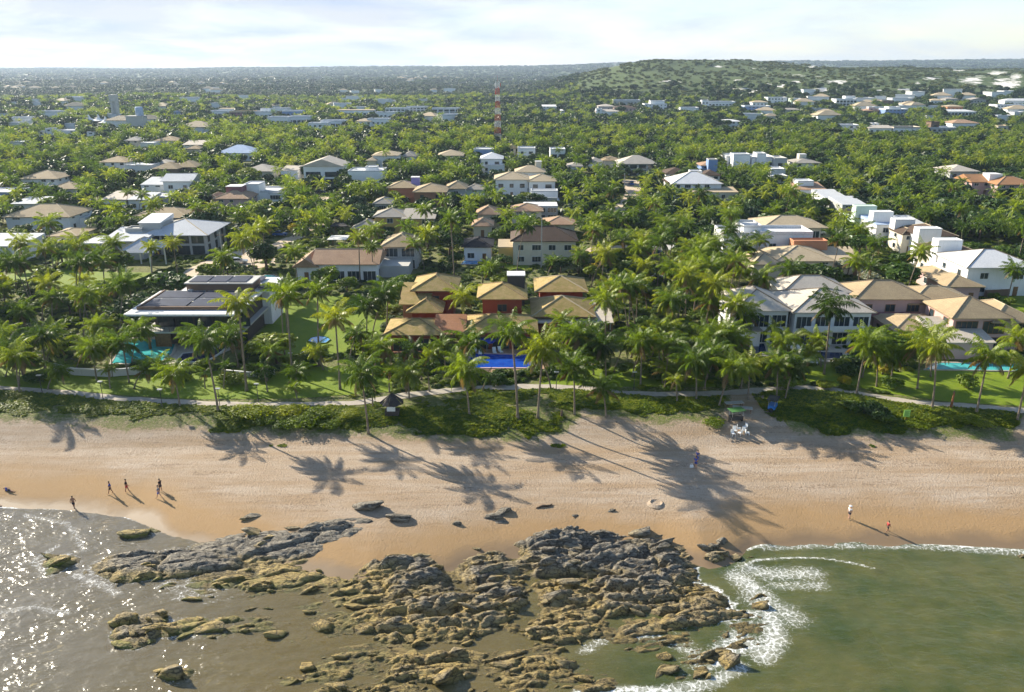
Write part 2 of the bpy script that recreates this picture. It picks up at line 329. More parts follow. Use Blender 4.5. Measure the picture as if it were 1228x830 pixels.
def terrain_mat():
    s = NT('terrain'); p = s.pos(); sx = s.n('SeparateXYZ', i_0=p)
    # sand
    n1 = s.noise(p, .12, 5, .6); n2 = s.noise(p, 1.1, 5, .65); n3 = s.noise(p, 3.2, 4, .7)
    mp = s.n('Mapping', i_Scale=(1.0, 1.6, 1)); s.put(mp.inputs[0], p)
    vo = s.n('TexVoronoi', i_Scale=1.75); wj = s.n('VectorMath', operation='MULTIPLY_ADD'); nj = s.n('TexNoise', i_Scale=1.3, i_Detail=3); s.put(nj.inputs['Vector'], p); s.put(wj.inputs[0], nj.outputs[1]); wj.inputs[1].default_value = (1.2, 1.2, 0); s.put(wj.inputs[2], mp.outputs[0]); s.put(vo.inputs['Vector'], wj.outputs[0])
    ms = s.n('Mapping', i_Scale=(.05, .42, 1), i_Rotation=(0, 0, R(4))); s.put(ms.inputs[0], p); band = s.noise(ms.outputs[0], 1.0, 5, .65)
    dry = s.mix(s.rng(n1, .35, .65), (.43, .35, .272), (.37, .29, .21)); dry = s.mix(s.rng(band, .42, .62), dry, (.325, .232, .145))
    trail = s.math('MULTIPLY', s.rng(s.noise(ms.outputs[0], 2.2, 3, .6), .56, .62), s.rng(n3, .46, .58)); dry = s.mix(s.math('MULTIPLY', trail, .8), dry, (.20, .14, .09))
    dry = s.mix(s.rng(n2, .45, .75, 0, .4), dry, (.36, .26, .17)); dry = s.mix(s.rng(n3, .50, .66, 0, .6), dry, (.27, .195, .135))
    seaw = s.attr('wet')                                        # 1 at the waterline, 0 up the beach
    sw = s.math('MULTIPLY_ADD', s.math('SUBTRACT', n1, .5), .5, seaw)
    damp = s.rng(sw, .25, .62)
    sand = s.mix(damp, dry, s.mix(n2, (.34, .225, .115), (.30, .19, .09)))
    wet = s.rng(sw, .80, .95)
    sand = s.mix(wet, sand, (.21, .145, .085))
    # sea bed: weed patches on sand, deeper green
    bedn = s.noise(p, .16, 6, .65, .6); bedm = s.noise(p, .9, 5, .7)
    bed = s.mix(s.rng(bedn, .40, .54), (.32, .30, .14), (.10, .11, .04))
    bed = s.mix(s.rng(bedm, .5, .75, 0, .6), bed, (.07, .08, .028))
    lf = s.attr('shoal')
    bed = s.mix(lf, bed, s.mix(s.rng(bedm, .35, .65), (.30, .21, .07), (.07, .065, .018)))
    spot = s.attr('spot'); bed = s.mix(spot, bed, (.36, .36, .22))
    under = s.rng(sx.outputs[2], -.45, -.02, 1, 0)
    base = s.mix(under, sand, bed)
    # soil and low growth behind the beach
    g1 = s.noise(p, .35, 5, .7); g2 = s.noise(p, 2.2, 4, .7)
    soil = s.mix(s.rng(g1, .35, .65), (.075, .105, .018), (.14, .165, .032))
    soil = s.mix(s.rng(g2, .47, .62, 0, .8), soil, (.27, .215, .13)); soil = s.mix(s.rng(n3, .5, .65, 0, .6), soil, (.045, .06, .014))
    v = s.attr('veg'); vv = s.math('MULTIPLY_ADD', s.math('SUBTRACT', g1, .5), 1.2, v)
    vv = s.math('MULTIPLY_ADD', s.math('SUBTRACT', g2, .5), .9, vv)
    base = s.mix(s.rng(vv, .42, .62), base, soil)
    # far land: canopy-coloured ground, dune sand on the hill
    f1 = s.noise(p, .012, 6, .65); f2 = s.noise(p, .06, 5, .7)
    scrub = s.mix(s.rng(f2, .3, .7), (.045, .075, .018), (.08, .112, .028))
    far = s.mix(s.rng(f1, .4, .6), (.035, .06, .015), (.06, .09, .022))
    d = s.attr('dune'); far = s.mix(d, far, scrub)
    dn = s.math('MULTIPLY_ADD', f2, .45, f1)
    far = s.mix(s.math('MULTIPLY', s.rng(dn, .86, .92), d), far, (.66, .63, .58))
    far = s.mix(s.math('MULTIPLY', s.rng(s.math('MULTIPLY_ADD', s.math('SUBTRACT', f2, .5), 2.8, s.attr('bare')), .66, .76), 1), far, (.68, .65, .60))
    base = s.mix(s.rng(sx.outputs[1], 420, 640), base, far)
    # surface relief: footprints on the dry sand
    h = s.math('MULTIPLY_ADD', n3, .45, s.math('MULTIPLY', s.noise(p, 4.0, 4, .75), .9))
    foot = s.math('MULTIPLY', s.rng(damp, 0, 1, 1, .35), s.rng(wet, 0, 1, 1, 0))
    nm = s.bump(s.math('MULTIPLY', h, foot), .85, .24)
    rough = s.rng(wet, 0, 1, .9, .6)
    return s.done(s.pbr(base, rough, 0, nm, .25))
TERR = terrain_mat()
dune_px = [(1207, 101, 26, 9), (1168, 97, 18, 6), (1195, 88, 18, 3), (1120, 94, 14, 2.5), (1085, 108, 12, 3), (1005, 98, 14, 2.5), (990, 108, 16, 5), (938, 103, 9, 3), (1030, 104, 14, 2.5), (1140, 112, 14, 4), (1190, 113, 14, 5), (862, 80, 9, 2), (1150, 84, 12, 2), (1218, 92, 10, 5), (905, 110, 9, 2.5), (1100, 100, 8, 2), (975, 80, 8, 2), (955, 98, 6, 2), (1055, 108, 8, 2), (885, 96, 6, 1.5)]
def terr_attrs(me, X, Y):
    t = Y - shore(X)
    attr(me, 'wet', 1 - np.clip(t / 13, 0, 1))
    attr(me, 'shoal', sstep(12, -14, X) * sstep(-40, -2, t))
    sx, sy = at(1185, 757, -2); attr(me, 'spot', np.exp(-((X - sx) / 2.6) ** 2 - ((Y - sy) / 1.6) ** 2) + .7 * np.exp(-((X - 30) / 2.5) ** 2 - ((Y - 62) / 1.2) ** 2))
    attr(me, 'veg', np.clip(.45 + (Y - vegy(X)) / 6.0, 0, 1))
    a = X / np.maximum(Y, 1)
    attr(me, 'dune', sstep(.03, .15, a) * sstep(860, 1080, Y) * sstep(3800, 2600, Y))
    b = np.zeros_like(X); Z = Zt(X, Y)
    px, py, _ = proj(X, Y, Z)
    for (cx, cy, rx, ry) in dune_px: b = np.maximum(b, np.exp(-((px - cx) / rx) ** 2 - ((py - cy) / ry) ** 2) * (Y > 850))
    attr(me, 'bare', b)
xs = np.concatenate([np.arange(-170, -76, 2.0), np.arange(-76, 76, .45), np.arange(76, 171, 2.0)]); xs[-1] = 170
ys = np.concatenate([np.arange(-60, 50, 5.0), np.arange(50, 112, .45), [112.0]])
me = grid_mesh('beach', xs, ys, Zt, TERR); X, Y = np.meshgrid(xs, ys); terr_attrs(me, X, Y)
tag(ob('beach', me), kind='structure')
ya = [112.0]
while ya[-1] < 7600: ya.append(ya[-1] * (1.02 if ya[-1] < 700 else 1.011))
th = np.linspace(-R(56.6), R(56.6), 460); ya = np.array(ya)
Y = np.repeat(ya[:, None], len(th), 1); X = Y * np.tan(th)[None, :]
me = sheet('ground', X, Y, Zt(X, Y), len(th), len(ya), TERR); terr_attrs(me, X, Y)
tag(ob('ground', me), kind='structure')

# ------------------------------------------------------------------ rock shelf (bedrock of the reef) as a height field
ROCKS = [(195, 668, 108, 22, 2.3), (300, 652, 115, 26, 2.1), (385, 636, 70, 17, 1.4), (250, 664, 130, 24, 1.7), (640, 735, 310, 100, .62), (480, 790, 180, 50, .62), (300, 694, 130, 42, .5), (250, 748, 140, 26, .45), (425, 706, 70, 24, 1.1), (395, 725, 60, 16, .8), (345, 722, 60, 12, .6), (430, 622, 45, 6, .8), (170, 635, 26, 6, .7),
         (290, 690, 125, 24, 1.25), (370, 692, 72, 22, 1.15), (240, 712, 70, 10, .8), (165, 748, 42, 26, 1.9), (255, 747, 118, 20, 1.2), (70, 670, 28, 16, 1.2), (106, 698, 24, 8, .55), (207, 803, 32, 15, 1.1), (215, 690, 40, 8, .5),
         (395, 802, 60, 22, .9), (340, 760, 50, 12, .5), (330, 815, 40, 10, .5), (420, 745, 55, 26, .9), (480, 690, 80, 30, 1.6), (520, 735, 130, 42, 1.6), (440, 775, 60, 20, .7), (590, 680, 55, 45, 1.2), (600, 715, 50, 40, 1.3),
         (690, 660, 95, 34, 2.0), (770, 670, 75, 36, 1.9), (720, 705, 120, 36, 1.5), (820, 720, 70, 40, 1.3), (670, 745, 90, 34, 1.1), (780, 755, 80, 30, .8), (480, 640, 16, 7, .5),
         (520, 795, 125, 28, 1.05), (450, 828, 110, 20, 1.0), (620, 800, 95, 30, 1.0), (650, 775, 60, 20, .8), (880, 745, 45, 40, .8), (850, 785, 50, 22, .6), (905, 715, 20, 14, .5), (600, 622, 16, 7, .7), (860, 660, 22, 12, .9), (830, 800, 50, 20, .4), (700, 815, 60, 16, .6), (560, 832, 90, 14, .8)]
RK = []
for (px, py, rx, ry, h) in ROCKS:
    zz = max(.2, hit(px, py)[2]) + .35 * h
    x, y = at(px, py, zz); x1, _ = at(px + rx, py, zz); _, y0 = at(px, py + ry, zz); _, y1 = at(px, py - ry, zz)
    RK.append((x, y, x1 - x, (y1 - y0) / 2, h * .62))
NEG = [(578, 655, 34, 9, 1.0), (612, 668, 18, 12, .8), (633, 720, 6, 34, 1.0), (628, 755, 7, 22, .9), (560, 772, 100, 6, .8), (480, 760, 60, 7, .6), (700, 775, 26, 9, .9), (585, 800, 22, 14, .7), (750, 690, 50, 5, .6), (680, 690, 40, 5, .6), (410, 668, 26, 26, 1.2), (540, 815, 70, 5, .6), (760, 735, 60, 5, .5), (470, 655, 60, 6, .7), (520, 712, 60, 4, .5)]
NEGW = []
for (px, py, rx, ry, h) in NEG:
    x, y = at(px, py, .3); x1, _ = at(px + rx, py, .3); _, y0 = at(px, py + ry, .3); _, y1 = at(px, py - ry, .3); NEGW.append((x, y, x1 - x, (y1 - y0) / 2, h))
STR = R(11); CS, SS = math.cos(STR), math.sin(STR)
def worley(u, v, k):
    i = np.floor(u); j = np.floor(v); f1 = np.full(u.shape, 9.); f2 = np.full(u.shape, 9.); idr = np.zeros(u.shape)
    for a in (-1, 0, 1):
        for b in (-1, 0, 1):
            ci = i + a; cj = j + b
            d = np.hypot(ci + .12 + .76 * hash2(ci, cj, k) - u, cj + .12 + .76 * hash2(ci, cj, k + 5) - v)
            c = d < f1; f2 = np.where(c, f1, np.minimum(f2, d)); idr = np.where(c, hash2(ci, cj, k + 9), idr); f1 = np.where(c, d, f1)
    return f1, f2, idr
def rmask(x, y):
    wx = x + 2.2 * (fbm(x * .35, y * .35, 3, 51) - .5); wy = y + 1.8 * (fbm(x * .4, y * .4, 3, 57) - .5)
    m = np.zeros_like(x)
    for (cx, cy, rx, ry, h) in RK:
        du = ((wx - cx) * CS + (wy - cy) * SS * .4) / rx; dv = ((wy - cy) - (wx - cx) * SS * .4) / ry
        m = np.maximum(m, h * np.clip(1.25 * (1 - (du * du + dv * dv)), -.6, 1))
    for (cx, cy, rx, ry, h) in NEGW:
        m = m - .40 * h * np.exp(-((wx - cx) / rx) ** 2 - ((wy - cy) / ry) ** 2)
    return m
def Zrock(x, y):
    x = np.asarray(x, float); y = np.asarray(y, float)
    wx = x + .9 * (fbm(x * .5, y * .5, 3, 61) - .5); wy = y + .9 * (fbm(x * .5, y * .5, 3, 67) - .5)
    u = wx * CS + wy * SS; v = -wx * SS + wy * CS
    m = rmask(x, y)
    # left ridge is long whale-backs, the main reef is broken blocks
    sm = sstep(-14, -22, x)
    a1, a2, r1 = worley(u / 7.5, v / 2.3, 1); b1, b2, r2 = worley(u / 3.0, v / 1.0, 2); c1, c2, r3 = worley(u / 1.1, v / .45, 3)
    d1 = np.clip((a2 - a1) * 3.6, 0, 1) ** .45; d2 = np.clip((b2 - b1) * 3.4, 0, 1) ** .5; d3 = np.clip((c2 - c1) * 3.0, 0, 1) ** .6
    strat = np.abs(fbm(u * .16 + 7, v * 1.15, 3, 75) - .5) * 2; fine = np.abs(fbm(u * .5, v * 3.2, 3, 77) - .5) * 2; tilt = (r1 - .5) * .9 * ((v / 1.9) % 1 - .5) + (r2 - .5) * .8 * ((u / 1.5) % 1 - .5)
    blk = (.25 + .75 * r1) * d1
    q = 1 - .62 * sm; z = m * (.22 + .74 * blk) + np.clip(m, 0, .9) * (.46 * (.3 + .9 * r2) * d2 * (1 - .65 * sm) + .20 * r3 * d3 * (1 - .6 * sm)) + (.25 * (fbm(u * .9, v * 2.2, 4, 71) - .5) + (.60 * (strat - .25) + .13 * (fine - .25) + .45 * tilt) * q + .08 * (fbm(u * 2.6, v * 4.4, 3, 79) - .5)) * np.clip(m + .2, 0, 1)
    bed = Zt(x, y)
    base = np.where(bed > 0, bed - .28, np.maximum(bed - .1, -1.1))
    w = sstep(-.05, .22, m)
    return (base - .3) * (1 - w) + (np.maximum(base, -.25) + z * 1.05 - .12) * w
def rock_mat(name, island=False):
    s = NT(name); p = s.pos(); sz = s.n('SeparateXYZ', i_0=p)
    mp = s.n('Mapping', i_Scale=(.6, 1.5, 1.5), i_Rotation=(0, 0, -STR)); s.put(mp.inputs[0], p)
    n1 = s.noise(p, .35, 5, .65); n2 = s.noise(mp.outputs[0], 2.4, 6, .7); n3 = s.noise(p, 7, 5, .7)
    mq = s.n('Mapping', i_Scale=(.35, 2.6, 2.6), i_Rotation=(0, 0, -STR)); s.put(mq.inputs[0], p)
    n4 = s.noise(mq.outputs[0], 1.6, 6, .75, .5)
    crk = s.n('TexVoronoi', i_Scale=1.1, feature='DISTANCE_TO_EDGE'); cw = s.n('VectorMath', operation='MULTIPLY_ADD'); cn = s.n('TexNoise', i_Scale=1.6, i_Detail=4); s.put(cn.inputs['Vector'], p); s.put(cw.inputs[0], cn.outputs[1]); cw.inputs[1].default_value = (1.5, 1.5, 1.5); s.put(cw.inputs[2], mp.outputs[0]); s.put(crk.inputs['Vector'], cw.outputs[0])
    crack = s.rng(crk.outputs['Distance'], 0, .07)
    grey = s.mix(s.rng(n2, .3, .7), (.32, .285, .225), (.18, .16, .125))
    grey = s.mix(s.rng(n4, .45, .62, 0, .85), grey, (.07, .06, .048))
    grey = s.mix(s.rng(n3, .52, .74, 0, .7), grey, (.05, .045, .04))
    ochre = s.mix(s.rng(n2, .3, .7), (.44, .325, .115), (.29, .205, .065))
    ochre = s.mix(s.rng(n4, .50, .70, 0, .75), ochre, (.09, .065, .025))
    ochre = s.mix(s.rng(n3, .5, .72, 0, .75), ochre, (.04, .032, .014))
    # algae and weed growth up to the high-water mark: belongs to the rock
    zz = s.math('MULTIPLY_ADD', s.math('SUBTRACT', n1, .5), 2.4, sz.outputs[2])
    zz = s.math('MULTIPLY_ADD', sz.outputs[0], .012, zz); zz = s.math('ADD', zz, s.attr('above_tide'))
    c = s.mix(s.rng(zz, .28, 1.35), ochre, grey); c = s.mix(s.rng(crack, 0, 1, .8, 0), c, (.03, .026, .02))
    c = s.mix(s.math('MULTIPLY', s.rng(zz, -.25, .15, 1, 0), s.rng(n1, .42, .55)), c, (.13, .17, .015))
    c = s.mix(s.rng(sz.outputs[2], .0, .3, .75, 0), c, (.05, .042, .018))
    hh = s.math('MULTIPLY_ADD', n3, .35, n2); hh = s.math('MULTIPLY_ADD', n4, .7, hh); hh = s.math('MULTIPLY_ADD', crack, .5, hh); nm = s.bump(hh, 1.0, .22)
    return s.done(s.pbr(c, .72, 0, nm, .35))
M['rock'] = rock_mat('rock')
xs = np.arange(-52, 36.01, .14); ys = np.arange(53, 91, .14)
me = grid_mesh('rock_shelf', xs, ys, Zrock, M['rock'], True)
X, Y = np.meshgrid(xs, ys); PX, PY, _ = proj(X, Y, np.full_like(X, .8)); ab = np.zeros_like(X)
for (cx, cy, rx, ry, h) in [(195, 664, 105, 20, 1.5), (310, 645, 110, 24, 1.4), (400, 632, 70, 14, 1.2), (163, 745, 26, 22, 1.0), (680, 660, 120, 34, .5), (560, 690, 80, 26, .5)]: ab = np.maximum(ab, h * np.exp(-(((PX - cx) / rx) ** 4 + ((PY - cy) / ry) ** 4)))
attr(me, 'above_tide', ab)
tag(ob('rock_shelf', me), kind='structure')

# ------------------------------------------------------------------ water
def polyline_dist(X, Y, pts):
    d = np.full(X.shape, 1e3)
    for (x0, y0), (x1, y1) in zip(pts[:-1], pts[1:]):
        L2 = (x1 - x0) ** 2 + (y1 - y0) ** 2
        t = np.clip(((X - x0) * (x1 - x0) + (Y - y0) * (y1 - y0)) / L2, 0, 1)
        d = np.minimum(d, np.hypot(X - x0 - t * (x1 - x0), Y - y0 - t * (y1 - y0)))
    return d
FOAM_GLINTS = [([(898, 660), (925, 650), (975, 645), (1020, 650), (1060, 648), (1100, 652), (1150, 656), (1228, 661), (1300, 664)], .26, .74), ([(915, 657), (985, 654), (1040, 655), (1110, 656), (1228, 664)], .8, .40),
        ([(892, 680), (905, 673), (950, 670), (990, 671), (1020, 676), (1047, 683)], .20, .58), ([(895, 682), (920, 688), (975, 688)], 1.5, .47), ([(930, 702), (985, 702)], 1.2, .38), ([(885, 692), (915, 715)], 1.6, .58), ([(922, 735), (930, 765), (915, 785)], 1.5, .58),
        ([(860, 790), (885, 765), (905, 775)], 1.4, .58), ([(905, 715), (950, 740)], 2.2, .42), ([(690, 832), (740, 827), (800, 828)], .5, .70), ([(800, 828), (850, 820), (890, 800)], .9, .50), ([(700, 780), (735, 760), (790, 765), (845, 790)], .8, .40),
        ([(-60, 607), (0, 609), (60, 610), (95, 612), (140, 617), (182, 630)], .16, .85), ([(30, 618), (80, 628), (90, 640), (100, 660)], .6, .34), ([(90, 690), (120, 700), (140, 712)], .7, .38), ([(0, 735), (40, 728), (80, 735)], .6, .34),  # runs after the waterline swash: sun sparkles painted white on the left water
        ([(55, 690), (40, 672), (70, 655)], .5, .36), ([(200, 700), (215, 712), (240, 700)], .4, .36)]  # more painted sparkles on the left water
def wave_z(X, Y):
    a = fbm(X * .22, Y * .45, 3, 81) - .5; b = fbm(X * .9 + 3, Y * 1.5, 2, 85) - .5
    z = .16 * a + .05 * b
    for pts, w, s_ in (FOAM_GLINTS[0], FOAM_GLINTS[2]):
        d = polyline_dist(X, Y, [at(px, py, 0) for px, py in pts]); z = z + .14 * np.exp(-(d / .7) ** 2)
    return z * sstep(-.2, 3, shore(X) - Y + 2.2) + .0
def water_mat():
    s = NT('sea_water'); p = s.pos(); sx = s.n('SeparateXYZ', i_0=p)
    shoal = s.attr('shoal')
    mp = s.n('Mapping', i_Scale=(.7, 1.25, 1), i_Rotation=(0, 0, R(-14))); s.put(mp.inputs[0], p)
    w1 = s.noise(mp.outputs[0], .5, 2, .5, .3); w2 = s.noise(mp.outputs[0], 1.6, 2, .5, .4)
    h = s.math('MULTIPLY_ADD', w2, .38, w1)
    nm = s.bump(h, s.math('MULTIPLY', s.rng(s.noise(p, .14, 3, .6), .38, .60, .3, 1.0), s.rng(shoal, 0, 1, .75, 1)), .56)
    deep = s.mix(s.rng(s.noise(p, .13, 6, .68), .36, .62), (.105, .145, .040), (.225, .225, .072))
    turb = s.mix(shoal, deep, s.mix(s.rng(sx.outputs[0], -52, -16, 0, 1, True), (.43, .385, .30), (.36, .285, .12)))
    tr = s.n('BsdfTransparent'); s.put(tr.inputs[0], s.mix(shoal, (.75, .82, .52), (.95, .91, .78)))
    df = s.n('BsdfDiffuse'); s.put(df.inputs[0], turb)
    b1 = s.n('MixShader', i_0=s.rng(shoal, 0, 1, .40, .30)); s.t.links.new(tr.outputs[0], b1.inputs[1]); s.t.links.new(df.outputs[0], b1.inputs[2])
    gl = s.n('BsdfGlossy', i_Roughness=.18); s.put(gl.inputs['Normal'], nm); gl.inputs[0].default_value = (1, 1, 1, 1)
    fr = s.n('Fresnel', i_IOR=1.33); s.put(fr.inputs['Normal'], nm)
    b2 = s.n('MixShader'); s.put(b2.inputs[0], s.math('MULTIPLY', fr.outputs[0], 1.0)); s.t.links.new(b1.outputs[0], b2.inputs[1]); s.t.links.new(gl.outputs[0], b2.inputs[2])
    f = s.attr('foam'); vo = s.n('TexVoronoi', i_Scale=1.5, feature='DISTANCE_TO_EDGE')
    wv = s.n('VectorMath', operation='MULTIPLY_ADD'); nz = s.n('TexNoise', i_Scale=.9, i_Detail=3); s.put(nz.inputs['Vector'], p)
    s.put(wv.inputs[0], nz.outputs[1]); wv.inputs[1].default_value = (1.1, 1.1, 0); s.put(wv.inputs[2], p); s.put(vo.inputs['Vector'], wv.outputs[0])
    lace = s.rng(vo.outputs['Distance'], 0, .34, 1, 0); fn = s.noise(p, 3.4, 6, .75)
    ff = s.math('MULTIPLY_ADD', s.math('SUBTRACT', fn, .5), 1.7, f); ff = s.math('MULTIPLY_ADD', s.math('SUBTRACT', lace, .45), .75, ff)
    ff = s.rng(ff, .50, 1.12)
    ff = s.math('MAXIMUM', ff, s.math('MULTIPLY', s.rng(f, .12, .75, 0, .55, True), s.rng(fn, .30, .62))); fo = s.pbr((.82, .83, .82), .8)
    b3 = s.n('MixShader'); s.put(b3.inputs[0], s.math('MULTIPLY', ff, s.rng(f, .06, .3))); s.t.links.new(b2.outputs[0], b3.inputs[1]); s.t.links.new(fo, b3.inputs[2])
    return s.done(b3.outputs[0])
xs = np.concatenate([np.arange(-400, -80, 20.), np.arange(-80, 80, .32), np.arange(80, 401, 20.)])
ys = np.concatenate([np.arange(-400, 30, 15.), np.arange(30, 50, 2.), np.arange(50, 91.5, .28)])
X, Y = np.meshgrid(xs, ys)
me = sheet('sea', X, Y, wave_z(X, Y), len(xs), len(ys), water_mat())
fa = np.zeros_like(X)
for pts, w, st in FOAM_GLINTS:
    d = polyline_dist(X, Y, [at(px, py, 0) for px, py in pts]); fa = np.maximum(fa, st * np.exp(-(d / w) ** 2))
zr = Zrock(X, Y); near = np.exp(-((zr - .0) / .16) ** 2) * (rmask(X, Y) > -.2)
fa = np.maximum(fa, near * sstep(12, 22, X) * .75 * sstep(.2, .6, fbm(X * .25, Y * .25, 2, 95))); fa = np.maximum(fa, near * .33 * sstep(-20, -35, X))
attr(me, 'foam', fa); attr(me, 'shoal', sstep(17, -6, X + 5 * (fbm(X * .1, Y * .1, 2, 91) - .5)))  # the foam attribute also carries the painted sun sparkles at left
tag(ob('sea', me), kind='structure')

# ------------------------------------------------------------------ lawns, path, lanes (flat sheets on the level ground)
def sheet_poly(name, pix, mat, z, kind='structure'):
    b = MB(); b.poly([(*at(px, py, z), z) for px, py in pix])
    me = b.mesh(name, mat); bm = bmesh.new(); bm.from_mesh(me); bmesh.ops.triangulate(bm, faces=bm.faces[:]); bm.to_mesh(me); bm.free()
    return tag(ob(name, me), kind=kind)
def strip(name, pix, width, mat, z=4.05, taper=None):
    pts = []
    for px, py in pix:
        x, y, zz = hit(px, py); pts.append((x, y, max(zz + .06, z) if z > 4 else z))
    P = []
    for i in range(len(pts) - 1):
        for k in range(6):
            t = k / 6; a = pts[max(i - 1, 0)]; b = pts[i]; c = pts[i + 1]; d = pts[min(i + 2, len(pts) - 1)]
            P.append(tuple(.5 * (2 * b[q] + (c[q] - a[q]) * t + (2 * a[q] - 5 * b[q] + 4 * c[q] - d[q]) * t * t + (3 * b[q] - a[q] - 3 * c[q] + d[q]) * t ** 3) for q in range(3)))
    P.append(pts[-1]); b = MB()
    for i, p in enumerate(P):
        q = P[min(i + 1, len(P) - 1)]; o = P[max(i - 1, 0)]
        d = Vector((q[0] - o[0], q[1] - o[1], 0)).normalized(); nrm = Vector((-d.y, d.x, 0)); w = width / 2 * (1 + .14 * math.sin(i * 1.7) + .1 * math.sin(i * .63))
        b.v += [(p[0] - nrm.x * w, p[1] - nrm.y * w, p[2]), (p[0] + nrm.x * w, p[1] + nrm.y * w, p[2])]
    for i in range(len(P) - 1): b.f.append((2 * i, 2 * i + 2, 2 * i + 3, 2 * i + 1)); b.m.append(0)
    o = tag(ob(name, b.mesh(name, mat)), kind='structure'); return o, P
def lawn_mat():
    s = NT('lawn'); p = s.pos(); n = s.noise(p, .25, 5, .65); f = s.noise(p, 3.5, 4, .75)
    c = s.mix(s.rng(n, .35, .65), (.125, .19, .012), (.185, .245, .014)); c = s.mix(s.rng(f, .42, .72, 0, .7), c, (.075, .12, .012)); c = s.mix(s.rng(s.noise(p, .5, 5, .7), .55, .72, 0, .6), c, (.15, .15, .04))
    return s.done(s.pbr(c, .8, 0, s.bump(f, .6, .12), .15))
M['lawn'] = lawn_mat()
LAWNS = [[(-40, 462), (-40, 436), (60, 440), (140, 443), (240, 446), (330, 440), (400, 440), (440, 445), (470, 455), (470, 470), (350, 478), (240, 479), (150, 474), (60, 466)],
         [(325, 385), (345, 362), (420, 352), (470, 365), (460, 395), (440, 425), (330, 432), (285, 425)],
         [(8, 330), (40, 322), (120, 326), (186, 327), (150, 349), (60, 343), (5, 345)], [(58, 308), (100, 304), (110, 314), (60, 318)],
         [(640, 462), (700, 440), (760, 440), (830, 450), (870, 464), (760, 464), (650, 461)],
         [(925, 466), (960, 440), (1010, 436), (1080, 446), (1160, 440), (1260, 446), (1280, 490), (1228, 487), (1140, 482), (1080, 474), (1030, 465), (970, 460)],
         [(1180, 372), (1205, 352), (1260, 355), (1260, 385), (1215, 382)], [(375, 240), (398, 236), (405, 246), (375, 249)], [(998, 132), (1020, 130), (1022, 136), (998, 137)], [(600, 318), (630, 316), (640, 322), (610, 325)]]
for L in LAWNS: sheet_poly('lawn', L, M['lawn'], 4.03)
PATH_PX = [(-60, 462), (0, 466), (80, 472), (150, 479), (230, 484), (330, 486), (420, 484), (490, 474), (560, 467), (640, 464), (700, 466), (750, 472), (830, 473), (880, 471), (920, 468), (970, 466), (1020, 471), (1060, 478), (1110, 484), (1180, 489), (1228, 493), (1300, 497)]
_, PATHP = strip('path', PATH_PX, 2.0, M['paving'])
LANES = [([(150, 372), (205, 360), (232, 325), (262, 312), (300, 300)], 3.4), ([(232, 322), (290, 314), (330, 296), (350, 285)], 4.2), ([(345, 290), (385, 268), (400, 252), (388, 236)], 4.0),
         ([(745, 262), (757, 240), (762, 228), (756, 216)], 8.0), ([(690, 302), (745, 296), (800, 299), (850, 300)], 4.5), ([(1090, 238), (1120, 230), (1150, 236)], 4.5)]
for i, (L, w) in enumerate(LANES): strip('lane', L, w, M['lane_sand'], 4.062 + .005 * i)
# ------------------------------------------------------------------ houses
FOOT = []      # footprints (cx, cy, half w, half d, rot) that trees keep out of
KEEP = []      # what must stay visible: (x0, y0, x1, y1, distance) of the houses, in view
GZ = 4.0
def on_land(px, py, h):
    '''first point of the sight line that is h above the far terrain'''
    a, b, c = ray(px, py); ys_ = np.arange(560, 5000, 3.0); t = ys_ / b; z = CAMZ + c * t; g = np.where(ys_ > 600, Zt(a * t, ys_), GZ) + h
    k = np.nonzero(z < g)[0]; i = k[0] if len(k) else 330
    return float(a * t[i]), float(ys_[i]), float(g[i])
def gz_at(x, y): return float(Zt(x, y)) if y > 600 else GZ
def window_mesh(w, h, far, wood=False):
    b = MB(); t = .09
    b.box(-w / 2, w / 2, -.07, .05, -t, 0); b.box(-w / 2, w / 2, -.07, .05, h, h + t)
    b.box(-w / 2 - t, -w / 2, -.07, .05, -t, h + t); b.box(w / 2, w / 2 + t, -.07, .05, -t, h + t)
    if w > 1.5 and not far:
        for k in range(1, int(w / 1.1) + 1):
            x = -w / 2 + w * k / (int(w / 1.1) + 1); b.box(x - .03, x + .03, -.05, .03, 0, h)
    return b
_wc = {}
def add_window(parent, w, h, loc, rz, far, frame='trim_white'):
    k = (round(w, 1), round(h, 1), far, frame)
    if k not in _wc:
        f = window_mesh(k[0], k[1], far).mesh('window', M[frame])
        p = MB(); p.box(-k[0] / 2, k[0] / 2, -.012, .02, 0, k[1]); _wc[k] = (f, p.mesh('pane', M['glass']))
    f, p = _wc[k]
    if far:
        o = ob('window', p, parent, loc, rz); return o
    o = ob('window', f, parent, loc, rz); ob('pane', p, o); return o
